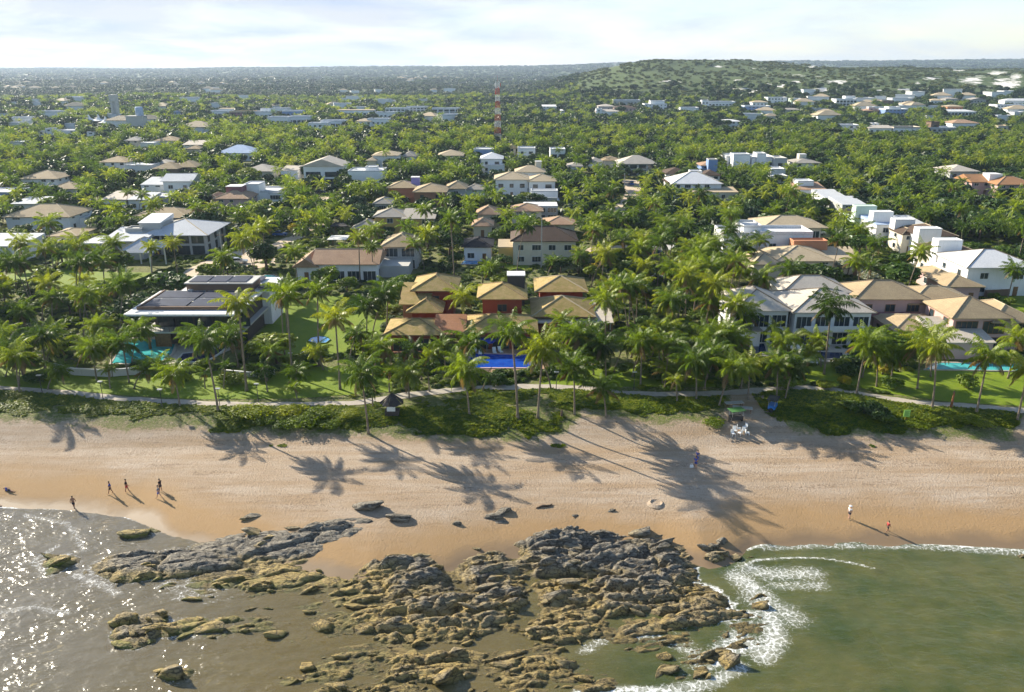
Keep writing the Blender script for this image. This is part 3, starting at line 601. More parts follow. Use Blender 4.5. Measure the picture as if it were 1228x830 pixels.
def roof_mb(kind, w, d, rh, oh, z, ridge=True):
    """roof with eaves, thickness and ridge tiles; x across the front, y depth, front at -d/2"""
    b = MB(); W_, D_ = w / 2 + oh, d / 2 + oh; th = .16
    E = [(-W_, -D_, z), (W_, -D_, z), (W_, D_, z), (-W_, D_, z)]
    if kind == 'F':
        b.box(-W_, W_, -D_, D_, z, z + rh); return b
    if kind == 'P':         # flat roof behind parapets
        b.box(-w / 2, w / 2, -d / 2, d / 2, z - .05, z + .12)
        t = .22
        b.box(-w / 2 - .02, w / 2 + .02, -d / 2 - .02, -d / 2 + t, z + .12, z + rh); b.box(-w / 2 - .02, w / 2 + .02, d / 2 - t, d / 2 + .02, z + .12, z + rh)
        b.box(-w / 2 - .02, -w / 2 + t, -d / 2 + t, d / 2 - t, z + .12, z + rh); b.box(w / 2 - t, w / 2 + .02, -d / 2 + t, d / 2 - t, z + .12, z + rh)
        return b
    zt = z + th
    T = [(p[0], p[1], zt) for p in E]
    for i in range(4): j = (i + 1) % 4; b.poly([E[i], E[j], T[j], T[i]], 1)
    b.poly(E[::-1], 1)
    if kind == 'H':
        if w >= d: r0, r1 = (-(W_ - D_), 0, zt + rh), ((W_ - D_), 0, zt + rh)
        else: r0, r1 = (0, -(D_ - W_), zt + rh), (0, (D_ - W_), zt + rh)
        if abs(w - d) < .3:
            a = (0, 0, zt + rh)
            for i in range(4): b.poly([T[i], T[(i + 1) % 4], a])
            hips = [(T[i], a) for i in range(4)]
        elif w >= d:
            b.poly([T[0], T[1], r1, r0]); b.poly([T[1], T[2], r1]); b.poly([T[2], T[3], r0, r1]); b.poly([T[3], T[0], r0])
            hips = [(T[0], r0), (T[3], r0), (T[1], r1), (T[2], r1), (r0, r1)]
        else:
            b.poly([T[0], T[1], r0]); b.poly([T[1], T[2], r1, r0]); b.poly([T[2], T[3], r1]); b.poly([T[3], T[0], r0, r1])
            hips = [(T[0], r0), (T[1], r0), (T[2], r1), (T[3], r1), (r0, r1)]
    elif kind == 'G':       # ridge runs front to back: gable faces the sea
        r0, r1 = (0, -D_, zt + rh), (0, D_, zt + rh)
        b.poly([T[1], T[2], r1, r0]); b.poly([T[3], T[0], r0, r1]); b.poly([T[0], T[1], r0], 1); b.poly([T[2], T[3], r1], 1); hips = [(r0, r1)]
    elif kind == 'L':       # ridge runs left to right
        r0, r1 = (-W_, 0, zt + rh), (W_, 0, zt + rh)
        b.poly([T[0], T[1], r1, r0]); b.poly([T[2], T[3], r0, r1]); b.poly([T[1], T[2], r1], 1); b.poly([T[3], T[0], r0], 1); hips = [(r0, r1)]
    else:                   # 'S' single slope, high side at the back
        B = [(W_, D_, zt + rh), (-W_, D_, zt + rh)]
        b.poly([T[0], T[1], B[0], B[1]]); b.poly([T[2], T[3], B[1], B[0]], 1); b.poly([T[1], T[2], B[0]], 1); b.poly([T[3], T[0], B[1]], 1); hips = []
    if ridge:
        for p, q in hips: b.tube([p, q], [.14, .14], 5, 2)
    return b
def house(label, blocks, cat='house', name='house', group=None, ridge='ridge_pale', yvis=None):
    """blocks: (left px, right px, eave y px, eave height, depth m, roof kind, roof rise, wall, roof, options)"""
    root = None; X0 = Y0 = 0
    bb = [1e9, 1e9, -1e9, -1e9]; dist = 1e9
    for bi, B in enumerate(blocks):
        pl, pr, ye, h, dep, rk, rh, wall, roof = B[:9]; o = B[9] if len(B) > 9 else {}
        z0 = GZ; z1 = z0 + h
        xl, y = at(pl, ye, z1)
        if y > 600 or y < 0:
            x, y, z1 = on_land((pl + pr) / 2, ye, h); z0 = z1 - h; k_ = y / ray((pl + pr) / 2, ye)[1] / FOC
            xl, xr = x + (pl - (pl + pr) / 2) * k_, x + (pr - (pl + pr) / 2) * k_
        else: xr, _ = at(pr, ye, z1)
        rz = R(o.get('rot', 0))
        w = (xr - xl); oh = o.get('oh', .7 if rk in 'HGLS' else 0.)
        w = max(2., w - 2 * oh)
        if rz: w = max(2., (w - dep * abs(math.sin(rz))) / math.cos(rz))
        ex = o.get('back', 0)
        cx, cy = (xl + xr) / 2, y + oh + dep / 2 * math.cos(rz) + w / 2 * abs(math.sin(rz)) + ex
        far = y > 330
        if root is None:
            X0, Y0 = cx, cy; root = thing(name, label, cat, (cx, cy, z0), 0, group); base = z0
        L = Matrix.Translation((cx - X0, cy - Y0, z0 - base)) @ Matrix.Rotation(rz, 4, 'Z')
        def put(nm, me, par=root, loc=(0, 0, 0), rot=0):
            q = ob(nm, me, par, L @ Vector(loc), rz + rot); return q
        under = o.get('under', 0)          # open ground floor: posts up to this height
        b = MB()
        zb = under if under else -.4
        if rk in 'GLS':
            b.box(-w / 2, w / 2, -dep / 2, dep / 2, zb, h)
        else: b.box(-w / 2, w / 2, -dep / 2, dep / 2, zb, h - .004)
        if wall: put('wall', b.mesh('wall', M[wall]))
        if not wall or under:
            top = under if under else h
            n = max(2, int(w / 4) + 1)
            pb = MB(); pb.box(-.14, .14, -.14, .14, -.3, top); pm = pb.mesh('column', M[o.get('post', 'trim_white')])
            for k in range(n):
                for sy in (-1, 1): put('column', pm, root, (-w / 2 + .2 + (w - .4) * k / (n - 1), sy * (dep / 2 - .2), 0))
        roofo = put('roof', roof_mb(rk, w, dep, rh, oh, h, not far).mesh('roof', [M[roof], M[o.get('fascia', roof)], M[o.get('ridge', ridge)]]))
        # openings: front (sea side), right and left walls, per storey
        fr = o.get('frame', 'trim_white'); win = o.get('win', 1)
        if wall and win and not (far and dep < 2):
            st = [0.9] if h < 4.6 else ([.9, 3.9] if h < 8 else [.9, 3.9, 6.9])
            if under: st = [s for s in st if s > under]
            if h < 2.2: st = []
            big = o.get('big', 0)
            for s in st:
                hh = min(1.3, h - s - .3)
                z = s
                if big: z = s - .75; hh = min(2.25, h - z - .35)
                sp = o.get('sp', 3.4); n = max(1, int(w / sp))
                for k in range(n):
                    if not big and not o.get('all') and rnd.random() < .12: continue
                    ww = (w / n * .78 if big else rnd.choice([1.3, 1.7, 2.2, 1.7]))
                    ww = min(ww, w / n * .8)
                    if s == st[0] and k == n // 2 and not big and not far and not under:
                        d = MB(); d.box(-.5, .5, -.05, .05, -.1, 2.1); do = put('door', d.mesh('door', M['wood']), root, (-w / 2 + w * (k + .5) / n, -dep / 2 - .02, 0))
                        kb = MB(); kb.box(.34, .42, -.10, -.05, .95, 1.05); ob('handle', kb.mesh('handle', M['steel']), do); continue
                    add_window(root, ww, hh, L @ Vector((-w / 2 + w * (k + .5) / n, -dep / 2 - .015, z)), rz, far, fr)
                nd = max(1, int(dep / 4.5)) if not far else 0
                for side in (-1, 1):
                    if (side == -1 and cx < 0) or (side == 1 and cx > 0): continue
                    for k in range(nd):
                        add_window(root, 1.4, hh, L @ Vector((side * (w / 2 + .015), -dep / 2 + dep * (k + .5) / nd, z)), rz + R(90) * side, far, fr)
        if o.get('balcony'):
            c = MB(); z = o['balcony']; c.box(-w / 2 * .8, w / 2 * .8, -dep / 2 - 1.4, -dep / 2 - .01, z - .2, z); c.box(-w / 2 * .8, w / 2 * .8, -dep / 2 - 1.4, -dep / 2 - 1.3, z, z + .9)
            put('balcony', c.mesh('balcony', M[o.get('balmat', wall)]))
        if o.get('chim'):
            x_, y_, s_, hh_, mm_ = o['chim']; c = MB(); c.box(-s_ / 2, s_ / 2, -s_ / 2, s_ / 2, h * .5, h + hh_); c.box(-s_ / 2 - .1, s_ / 2 + .1, -s_ / 2 - .1, s_ / 2 + .1, h + hh_, h + hh_ + .15, 1)
            put('water_tank_tower', c.mesh('water_tank_tower', [M[mm_], M['white_roof']]), root, (x_ * w / 2, y_ * dep / 2, 0))
        if o.get('fin'):         # tall blade wall beside the roof
            x_, t_, hh_, mm_ = o['fin']; c = MB(); c.box(-t_ / 2, t_ / 2, -dep * .30, dep * .42, -.3, hh_); put('blade_wall', c.mesh('blade_wall', M[mm_]), root, (x_ * (w / 2 + t_ / 2), 0, 0))
        if o.get('tank'):
            c = MB(); n = 12; c.tube([(0, 0, 0), (0, 0, .1), (0, 0, 1.1), (0, 0, 1.25)], [.62, .75, .75, .3], n); put('water_tank', c.mesh('water_tank', M['tank_blue'], True), root, (w * .25, dep * .1, h + .15))
        if o.get('solar') and not far:
            c = MB(); nx_ = o['solar'];
            for k in range(nx_):
                c = MB(); c.box(-.8, .8, -1.2, 1.2, 0, .06); put('solar_panel', c.mesh('solar_panel', M['solar']), root, (-w * .3 + k * 1.8, -dep * .1, h + .35))
        FOOT.append((cx, cy, w / 2 + oh, dep / 2 + oh, rz))
        p0 = proj(cx, cy, z0 + h + rh); vis = (o.get('vis') or yvis)
        yb = (ye + (vis - ye) * (.3 if y < 210 else .55)) if vis else ye + max(1.5, h * .25 * FOC / y)
        bb = [pl, min(p0[1], ye), pr, yb]; KEEP.append((*bb, y))
        dist = min(dist, y)
    return root

T_, MO = 'tan_roof', 'mossy_roof'
# open lawns stay visible
for a_ in [(40, 324, 186, 342), (345, 362, 455, 420), (940, 445, 1228, 478), (40, 446, 200, 470)]: KEEP.append((*a_, at(600, a_[3], GZ)[1] - 8))
# --- the red walled villa on the beach front
house('red walled villa with many mossy hip roofs behind the deep blue pool',
      [(459, 533, 403, 3.3, 7.5, 'H', 1.56, 'red_wall', MO, dict(oh=1.15, vis=428, big=1, frame='wood', fascia='wood')), (519, 558, 402, 3.2, 6.5, 'S', 1.6, None, 'terra_roof', dict(oh=.3, vis=425, post='wood')),
       (486, 531, 376, 3.8, 8, 'H', 1.64, 'red_wall', MO, dict(oh=1.15, win=0)), (555, 646, 400, 3.4, 8, 'H', 1.89, 'red_wall', MO, dict(oh=1.15, vis=420, big=1, frame='wood', fascia='wood')),
       (571, 633, 360, 6.4, 8.6, 'H', 1.80, 'red_wall', MO, dict(oh=1.15, vis=380, sp=4, frame='wood', fascia='wood', chim=(.72, .75, 3.4, 2.9, 'dark_wall'))),
       (492, 549, 350, 6.4, 9, 'H', 1.97, 'red_wall', MO, dict(oh=1.15, vis=372, sp=4, frame='wood', fascia='wood')), (478, 516, 366, 4.6, 7, 'S', 2.2, 'orange_wall', MO, dict(win=0, vis=375))],
      'villa', 'beach_villa', ridge='ridge_moss')
house('red pavilion with broad mossy hip roof and pale patio roof beside the red villa',
      [(637, 715, 381, 3.8, 10, 'H', 2.38, 'red_wall', MO, dict(oh=1.15, vis=385, frame='wood', fascia='wood')), (641, 736, 388, 3.0, 5, 'S', .6, None, 'pale_roof', dict(oh=.1, vis=396, post='wood')), (712, 735, 378, 3.0, 7.5, 'S', .7, None, 'pale_roof', dict(oh=.1))], 'pavilion', 'garden_pavilion')
house('small red walled guest house under one mossy hip roof, behind the broad pavilion',
      [(641, 706, 351, 4.0, 9, 'H', 2.05, 'red_wall', MO, dict(oh=1.15, vis=357, frame='wood', fascia='wood', sp=4))], 'guest house', 'guest_house')
# --- white house and pink house to the right
house('white beach house with pale grey hip roofs and tall shutters, left of the pink house',
      [(880, 952, 374, 6.2, 12, 'H', 2.6, 'white_wall', 'pale_roof', dict(vis=408, big=1, sp=3, ridge='ridge_dark')), (951, 1052, 376, 6.2, 13, 'H', 2.6, 'white_wall', 'pale_roof', dict(vis=415, big=1, sp=3, ridge='ridge_dark', balcony=3.1)),
       (938, 1025, 352, 6.6, 9, 'H', 2.2, 'white_wall', 'pale_roof', dict(win=0, ridge='ridge_dark')), (880, 915, 398, 3.0, 6, 'F', .2, 'white_wall', 'paving', dict(oh=.3, vis=420))], 'house', 'white_beach_house')
house('pink house with wide tan tiled roofs on several levels at the right beach front',
      [(1025, 1117, 360, 6.3, 10, 'H', 2.3, 'pink_wall', T_, dict(vis=385, sp=4, ridge='ridge_dark', balcony=3.2, balmat='maroon_wall', frame='wood')), (1090, 1180, 366, 5.2, 11, 'H', 2.0, 'pink_wall', T_, dict(win=0)),
       (1142, 1218, 383, 6.0, 10, 'H', 2.5, 'pink_wall', T_, dict(vis=405, big=1, frame='wood', ridge='ridge_dark')), (1190, 1250, 388, 5.2, 11, 'H', 2.0, 'pink_wall', T_, dict(vis=408, frame='wood')),
       (1072, 1150, 398, 3.2, 9, 'H', 1.5, 'pink_wall', T_, dict(vis=405, frame='wood')), (1128, 1195, 412, 3.0, 9, 'S', 1.8, 'pink_wall', 'pale_roof', dict(oh=.3, vis=416, win=0))], 'house', 'pink_house')
house('low tan hip roofed house between the pink house and the white walled corner house',
      [(1135, 1182, 345, 3.4, 9, 'H', 1.6, 'pink_wall', 'tan_roof', dict(vis=352)), (1120, 1150, 334, 3.2, 8, 'H', 1.2, 'pink_wall', 'tan_roof', {})])
house('white corner house with a big white hip roof at the right edge',
      [(1160, 1250, 322, 6.4, 13, 'H', 2.6, 'white_wall', 'white_roof', dict(vis=352, ridge='ridge_dark', sp=5)), (1140, 1166, 330, 3.4, 9, 'S', .9, 'white_wall', 'white_roof', dict(oh=.1, vis=335))])
house('white cubic house with roof terraces and a blue plunge pool on its left roof',
      [(868, 906, 283, 7.4, 10, 'P', .9, 'white_wall', 'white_roof', dict(vis=318, sp=6)), (892, 914, 273, 9.0, 8, 'P', .6, 'white_wall', 'white_roof', dict(vis=300, win=0)), (912, 975, 282, 7.4, 9, 'P', .9, 'white_wall', 'white_roof', dict(vis=296, sp=5)), (952, 993, 291, 6.5, 3.5, 'P', .5, 'orange_wall', 'orange_wall', dict(win=0, vis=297))], 'house', 'cubic_house')
house('wide tan hip roofed house standing just in front of the white cubic house',
      [(902, 940, 318, 4.2, 9, 'H', 1.9, 'cream_wall', 'sand_roof', dict(vis=325, ridge='ridge_dark')), (930, 1004, 314, 4.6, 13, 'H', 2.2, 'cream_wall', 'sand_roof', dict(vis=318, ridge='ridge_pale')), (998, 1038, 314, 3.4, 10, 'S', 1.4, 'cream_wall', 'sand_roof', dict(oh=.2, vis=318))])
house('house under one very broad sand coloured hip roof behind the white cubic house', [(914, 994, 274, 6.4, 11, 'H', 2.2, 'cream_wall', 'sand_roof', dict(oh=1.5, vis=280, big=1))])
# --- row of townhouses with tall blade walls
G_ = 'townhouses with blade walls in a slanting row'
house('townhouse with a pale mint blade wall in the slanting row', [(1030, 1053, 262, 5.8, 12, 'S', .8, 'mint_wall', 'black_roof', dict(vis=270, oh=.2)), (1027, 1052, 248, 9.2, 3, 'P', .2, 'mint_wall', 'mint_wall', dict(win=0))], 'townhouse', 'townhouse', G_)
house('white townhouse with blue slate roof, just right of the mint one', [(1051, 1079, 270, 6.0, 12, 'S', .8, 'white_wall', 'blue_roof', dict(vis=280, oh=.2)), (1048, 1072, 255, 9.0, 3, 'P', .2, 'white_wall', 'white_wall', dict(win=0))], 'townhouse', 'townhouse', G_)
house('white townhouse with a creeper grown blade wall and pale flat roof', [(1077, 1112, 270, 5.6, 11, 'S', .7, 'white_wall', 'metal_roof', dict(vis=276, oh=.2)), (1074, 1098, 264, 8.2, 3, 'P', .2, 'white_wall', 'white_wall', dict(win=0))], 'townhouse', 'townhouse', G_)
house('white townhouse with a dark brown roof, second from the lower end of the slanting row', [(1103, 1150, 284, 6.0, 12, 'H', 1.8, 'white_wall', 'brown_roof', dict(vis=300)), (1103, 1130, 275, 9.2, 3.0, 'P', .2, 'white_wall', 'white_wall', dict(win=0)), (1082, 1104, 282, 5.2, 8, 'H', 1.2, 'cream_wall', 'brown_roof', dict(vis=292, oh=.3))], 'townhouse', 'townhouse', G_)
house('cream townhouse with a dark brown roof at the lower end of the slanting row', [(1130, 1186, 308, 6.0, 12, 'H', 2.0, 'cream_wall', 'brown_roof', dict(vis=319)), (1126, 1155, 289, 9.4, 3.0, 'P', .2, 'white_wall', 'white_wall', dict(win=0))], 'townhouse', 'townhouse', G_)
house('white house with an orange tiled roof at the far end of the slanting townhouse row', [(958, 992, 228, 5.0, 10, 'S', 1.5, 'white_wall', 'peach_roof', dict(oh=.2, vis=234)), (957, 976, 218, 7.4, 6, 'P', .4, 'white_wall', 'white_roof', dict(vis=224)), (990, 1018, 238, 4.6, 14, 'S', 1.0, 'white_wall', 'metal_roof', dict(oh=.2, vis=246)), (1010, 1040, 246, 4.8, 12, 'S', 1.0, 'grey_wall', 'metal_roof', dict(oh=.2, vis=252))])
# --- behind the red villa
house('white two storey house with a dark brown hip roof behind the red walled villa', [(612, 694, 290, 6.2, 11, 'H', 2.7, 'cream_wall', 'brown_roof', dict(vis=314, sp=3.6, all=1, ridge='brown_roof')), (597, 617, 297, 4.2, 7, 'S', .6, 'yellow_wall', 'sand_roof', dict(oh=.1, win=0, vis=310))])
house('low white bungalow with a near black roof left of the dark brown roofed house', [(553, 592, 297, 3.8, 9, 'H', 1.5, 'white_wall', 'black_roof', dict(vis=310, ridge='black_roof'))], 'bungalow', 'bungalow')
house('long low house with a weathered tan gable roof and white columns on the left lawn', [(372, 455, 318, 4.0, 11, 'L', 2.4, 'white_wall', 'peach_roof', dict(vis=333, big=1, sp=3)), (350, 382, 321, 3.4, 10, 'G', 1.9, 'white_wall', 'peach_roof', dict(vis=333))], 'house', 'bungalow')
house('grey walled house with a tan hip roof right of the long low house', [(455, 502, 297, 5.6, 11, 'H', 2.2, 'grey_wall', 'tan_roof', dict(vis=312, big=1)), (448, 490, 320, 2.6, 9, 'F', .2, 'grey_wall', 'concrete_wall', dict(vis=330, win=0))])
house('yellow walled house complex with dull tan roofs in front of the brown brick house', [(420, 452, 275, 3.6, 10, 'H', 1.6, 'yellow_wall', 'grey_roof', dict(vis=278)), (446, 488, 261, 5.6, 9, 'H', 1.9, 'yellow_wall', 'grey_roof', dict(vis=272, sp=5)), (481, 522, 263, 5.4, 9, 'S', 1.4, 'yellow_wall', 'grey_roof', dict(vis=270)), (446, 470, 245, 5.8, 8, 'H', 1.4, 'grey_wall', 'grey_roof', {})])
house('brown brick house with tan hip roofs and a violet tank box', [(494, 536, 231, 6.2, 12, 'H', 2.2, 'brick_wall', 'tan_roof', dict(vis=242, sp=4, frame='wood')), (463, 500, 226, 6.2, 10, 'H', 2.0, 'orange_wall', 'tan_roof', dict(vis=240, sp=4, balcony=3, frame='wood', chim=(.9, .2, 3.0, 3.2, 'violet_wall'))), (533, 560, 227, 6.0, 10, 'H', 2.0, 'grey_wall', 'tan_roof', dict(vis=232)), (556, 582, 228, 4.6, 9, 'H', 1.4, 'mint_wall', 'grey_roof', {})])
house('large white house with tan hip roofs and dark windows above a grey garden wall', [(592, 635, 216, 6.8, 12, 'H', 2.3, 'white_wall', 'sand_roof', dict(vis=240, sp=4, frame='dark_metal')), (632, 668, 218, 6.4, 11, 'H', 2.0, 'white_wall', 'sand_roof', dict(vis=240, sp=4, frame='dark_metal')), (617, 655, 207, 6.6, 10, 'H', 2.2, 'white_wall', 'sand_roof', dict(win=0, chim=(.6, .6, 2.6, 3.6, 'cream_wall'))), (637, 669, 230, 3.8, 5, 'P', .5, 'white_wall', 'white_roof', dict(vis=240, win=0)), (640, 672, 244, .6, 12, 'F', .3, 'white_wall', 'white_roof', dict(win=0))], 'house', 'white_house')
house('peach roofed house with a white flat roofed wing in front of the grey garden wall', [(612, 652, 254, 4.6, 9, 'H', 1.8, 'cream_wall', 'peach_roof', dict(vis=258)), (570, 600, 258, 4.2, 9, 'H', 2.0, 'cream_wall', 'peach_roof', dict(vis=264)), (628, 669, 248, 5.0, 8, 'F', .3, 'grey_wall', 'white_roof', dict(vis=260, big=1)), (652, 692, 270, 3.4, 9, 'H', 1.6, 'cream_wall', 'peach_roof', {}), (565, 592, 272, 3.2, 8, 'H', 1.6, 'cream_wall', 'peach_roof', {})])
house('white hip roofed house with a blue flat roofed block, in front of the mast', [(575, 604, 191, 6.4, 12, 'H', 2.4, 'white_wall', 'white_roof', dict(vis=208)), (568, 592, 180, 7.2, 10, 'P', .6, 'blue_wall', 'white_roof', dict(vis=190, win=0)), (585, 605, 199, 3.8, 6, 'P', .4, 'white_wall', 'white_roof', {})])
house('white cube house with a dark gap right of the mast foot', [(621, 642, 179, 6.4, 10, 'P', .7, 'white_wall', 'white_roof', dict(vis=190)), (608, 620, 178, 5.5, 9, 'H', 1.8, 'cream_wall', 'tan_roof', {})])
house('pale blue shaded two storey cube beside palms, right of the mast', [(660, 678, 180, 7.5, 10, 'P', .6, 'white_wall', 'white_roof', dict(vis=194, big=1))])
house('house with low grey roofs left of the pale hip roofed pavilion house', [(704, 724, 195, 4.2, 12, 'H', 1.6, 'white_wall', 'grey_roof', {}), (722, 745, 193, 4.2, 10, 'H', 1.6, 'cream_wall', 'tan_roof', {}), (680, 700, 200, 3.6, 10, 'H', 1.2, 'white_wall', 'grey_roof', {})])
house('house with one pale grey pyramid roof on dark walls beside the sandy lane', [(742, 789, 197, 5.2, 14, 'H', 3.2, 'grey_wall', 'pale_roof', dict(vis=203, big=1, frame='dark_metal'))])
house('white house with a broad white hip roof between brown roofs', [(806, 868, 221, 5.4, 16, 'H', 3.6, 'white_wall', 'white_roof', dict(vis=226)), (797, 828, 209, 5.2, 11, 'H', 2.0, 'white_wall', 'brown_roof', {}), (842, 866, 211, 5.2, 9, 'H', 1.8, 'white_wall', 'brown_roof', {}), (826, 886, 231, 3.0, 9, 'S', .8, 'cream_wall', 'sand_roof', dict(oh=.1)), (828, 842, 206, 7.5, 4, 'P', .4, 'white_wall', 'white_roof', dict(win=0))])
house('tall white cube house with stepped roof boxes, left of its grey neighbour', [(871, 902, 189, 7.2, 13, 'P', .8, 'white_wall', 'white_roof', dict(vis=201)), (880, 900, 186, 9.0, 7, 'P', .5, 'white_wall', 'white_roof', dict(win=0)), (902, 929, 190, 7.0, 13, 'P', .8, 'white_wall', 'white_roof', dict(vis=201)), (908, 919, 185, 9.0, 7, 'P', .5, 'white_wall', 'white_roof', dict(win=0))], 'house', 'cubic_house')
house('grey cube house beside the tall white cubes', [(929, 944, 191, 7.0, 11, 'P', .6, 'grey_wall', 'concrete_wall', dict(vis=201)), (925, 942, 204, 4.2, 9, 'P', .6, 'white_wall', 'white_roof', {}), (924, 945, 212, 3.0, 8, 'P', .4, 'white_wall', 'white_roof', {})])
house('slate blue house with a square tower left of the white cubes', [(840, 862, 199, 5.0, 10, 'H', 1.2, 'blue_wall', 'peach_roof', dict(vis=203)), (850, 861, 192, 8.0, 5, 'P', .4, 'blue_wall', 'concrete_wall', dict(win=0, vis=203))])
house('grey roofed house with a cream tank box, right of the white cubes', [(953, 986, 196, 5.2, 12, 'H', 1.8, 'white_wall', 'grey_roof', dict(vis=202, chim=(-.1, .3, 3.4, 3.4, 'cream_wall')))])
house('long house with orange tiled roofs and white tank drums near the right edge', [(1165, 1203, 219, 5.2, 12, 'L', 2.4, 'pink_wall', 'orange_roof', dict(vis=226)), (1196, 1245, 222, 5.2, 12, 'H', 2.4, 'pink_wall', 'orange_roof', dict(vis=228, chim=(-.6, .6, 5, 3, 'white_wall')))])
house('grey walled house with a pale hip roof left of the long orange roofed house', [(1139, 1176, 206, 6.2, 13, 'H', 2.0, 'grey_wall', 'pale_roof', dict(vis=214))])
# --- left of centre
house('white modern house with flat roofs and a tall stair box above a flowering hedge', [(282, 334, 231, 5.4, 12, 'P', .7, 'white_wall', 'white_roof', dict(vis=244, sp=5)), (292, 310, 222, 8.2, 8, 'P', .4, 'white_wall', 'white_roof', dict(win=0)), (322, 338, 233, 5.0, 7, 'P', .5, 'white_wall', 'white_roof', dict(vis=246, big=1))], 'house', 'modern_house')
house('peach hip roofed house with a dark red tank box left of the white modern house', [(255, 298, 239, 5.0, 12, 'H', 2.2, 'pink_wall', 'peach_roof', dict(vis=252, chim=(-.1, .3, 5.5, 3.4, 'maroon_wall'))), (243, 262, 240, 4.0, 10, 'H', 1.4, 'cream_wall', 'peach_roof', {})])
house('white gable fronted house with a glazed upper storey on the left rise', [(361, 411, 200, 7.6, 15, 'G', 3.0, 'white_wall', 'pale_roof', dict(vis=220, big=1, sp=6))], 'house', 'gable_house')
house('white flat roofed box house with a brown door panel', [(417, 459, 206, 6.6, 12, 'P', .5, 'white_wall', 'white_roof', dict(vis=222, sp=8)), (443, 447, 208, 5.4, 1, 'F', .1, 'brick_wall', 'brick_wall', dict(win=0)), (438, 452, 201, 8.0, 5, 'P', .4, 'white_wall', 'white_roof', dict(win=0))], 'house', 'box_house')
house('white house with a flat tan hip roof behind the box house', [(445, 478, 187, 6.6, 13, 'H', 2.0, 'white_wall', 'sand_roof', dict(vis=196)), (438, 452, 193, 4.6, 10, 'H', 1.2, 'cream_wall', 'sand_roof', {})])
house('low house with a light grey hip roof and white side wall', [(290, 328, 206, 5.2, 13, 'H', 2.4, 'cream_wall', 'pale_roof', dict(vis=214)), (336, 357, 205, 5.2, 10, 'S', 1.0, 'white_wall', 'pale_roof', dict(oh=.1, vis=214, win=0))])
house('house with a large powder blue hip roof', [(258, 306, 184, 4.0, 17, 'H', 3.6, 'white_wall', 'blue_roof', dict(vis=186))])
house('white gabled house with a ribbed metal roof on two levels', [(192, 231, 218, 6.6, 12, 'L', 2.2, 'white_wall', 'metal_roof', dict(vis=230, sp=4)), (168, 196, 222, 4.6, 11, 'S', 1.6, 'white_wall', 'metal_roof', dict(oh=.2, vis=230)), (174, 200, 237, 3.0, 8, 'F', .3, 'grey_wall', 'white_roof', {})], 'house', 'gable_house')
house('bungalow with a broad tan hip roof at the left edge', [(2, 84, 261, 4.6, 14, 'H', 2.8, 'white_wall', 'tan_roof', dict(vis=273, sp=5)), (78, 102, 262, 3.2, 9, 'F', .25, 'white_wall', 'white_roof', {})], 'bungalow', 'bungalow')
house('low house with a brown tan hip roof behind the grey metal roofed house', [(153, 226, 262, 3.8, 13, 'H', 2.2, 'blue_wall', 'tan_roof', dict(vis=264))], 'bungalow', 'bungalow')
house('large house with broad grey metal roofs and a tall white columned porch', [(165, 249, 283, 5.4, 16, 'H', 2.8, 'grey_wall', 'metal_roof', dict(oh=1.4, vis=318, big=1, frame='dark_metal')), (120, 172, 290, 5.0, 11, 'S', 1.4, 'grey_wall', 'metal_roof', dict(oh=.8, vis=296, win=0)), (139, 182, 304, 5.0, 9, 'H', 2.6, None, 'metal_roof', dict(oh=1.0, vis=322)), (165, 192, 268, 8.2, 9, 'S', 1.0, 'grey_wall', 'white_roof', dict(oh=.2, win=0)), (96, 122, 293, 3.6, 10, 'F', .3, 'grey_wall', 'metal_roof', {}), (150, 170, 276, 6.6, 4, 'P', .5, 'concrete_wall', 'concrete_wall', dict(win=0))], 'house', 'metal_roofed_house')
house('tan hip roofed house on the left slope above a small tan outbuilding', [(22, 69, 215, 5.0, 14, 'H', 2.6, 'white_wall', 'tan_roof', dict(vis=222))])
house('small outbuilding with a pale tan roof below the left slope house', [(57, 92, 227, 3.4, 11, 'H', 2.0, 'grey_wall', 'tan_roof', {})], 'outbuilding', 'outbuilding')
house('white house with a tan hip roof and a long white wing in the left woods', [(116, 152, 195, 5.2, 13, 'H', 2.2, 'white_wall', 'tan_roof', dict(vis=202)), (150, 181, 199, 4.4, 11, 'P', .4, 'white_wall', 'white_roof', dict(vis=203))])
house('house with two joined brown tan hip roofs right of the long white wing', [(181, 213, 203, 4.6, 12, 'H', 2.4, 'brown_wall', 'tan_roof', dict(vis=207)), (205, 236, 201, 4.6, 12, 'H', 2.4, 'brown_wall', 'tan_roof', dict(vis=208)), (184, 202, 196, 4.4, 8, 'H', 1.2, 'white_wall', 'pale_roof', {})])
house('house with a wide flat tan roof below the concrete water tower', [(184, 212, 169, 5.0, 14, 'H', 2.2, 'cream_wall', 'tan_roof', {}), (168, 184, 172, 4.4, 10, 'P', .4, 'white_wall', 'white_roof', {})])
house('house with a pale roof just left of the wide flat tan roof', [(148, 167, 169, 5.0, 12, 'H', 2.0, 'cream_wall', 'pale_roof', {})])
house('white house group with tan roofs at the edge of the left palm wood', [(218, 246, 174, 4.6, 12, 'S', 1.6, 'white_wall', 'pale_roof', {}), (222, 240, 179, 4.0, 9, 'H', 1.6, 'cream_wall', 'tan_roof', {})])
house('white house with stepped roofs alone in the left palm wood', [(46, 64, 158, 5.4, 12, 'P', .6, 'white_wall', 'white_roof', dict(vis=163)), (54, 62, 155, 8.2, 7, 'P', .6, 'white_wall', 'white_roof', {})])
house('low white house right of the stepped one in the left palm wood', [(69, 89, 157, 5.2, 12, 'P', .5, 'white_wall', 'white_roof', dict(vis=160)), (104, 113, 159, 5, 9, 'P', .5, 'white_wall', 'white_roof', {})])
house('small white house in the left palm wood, nearest the left edge', [(11, 27, 171, 4.4, 11, 'P', .5, 'white_wall', 'white_roof', {})])
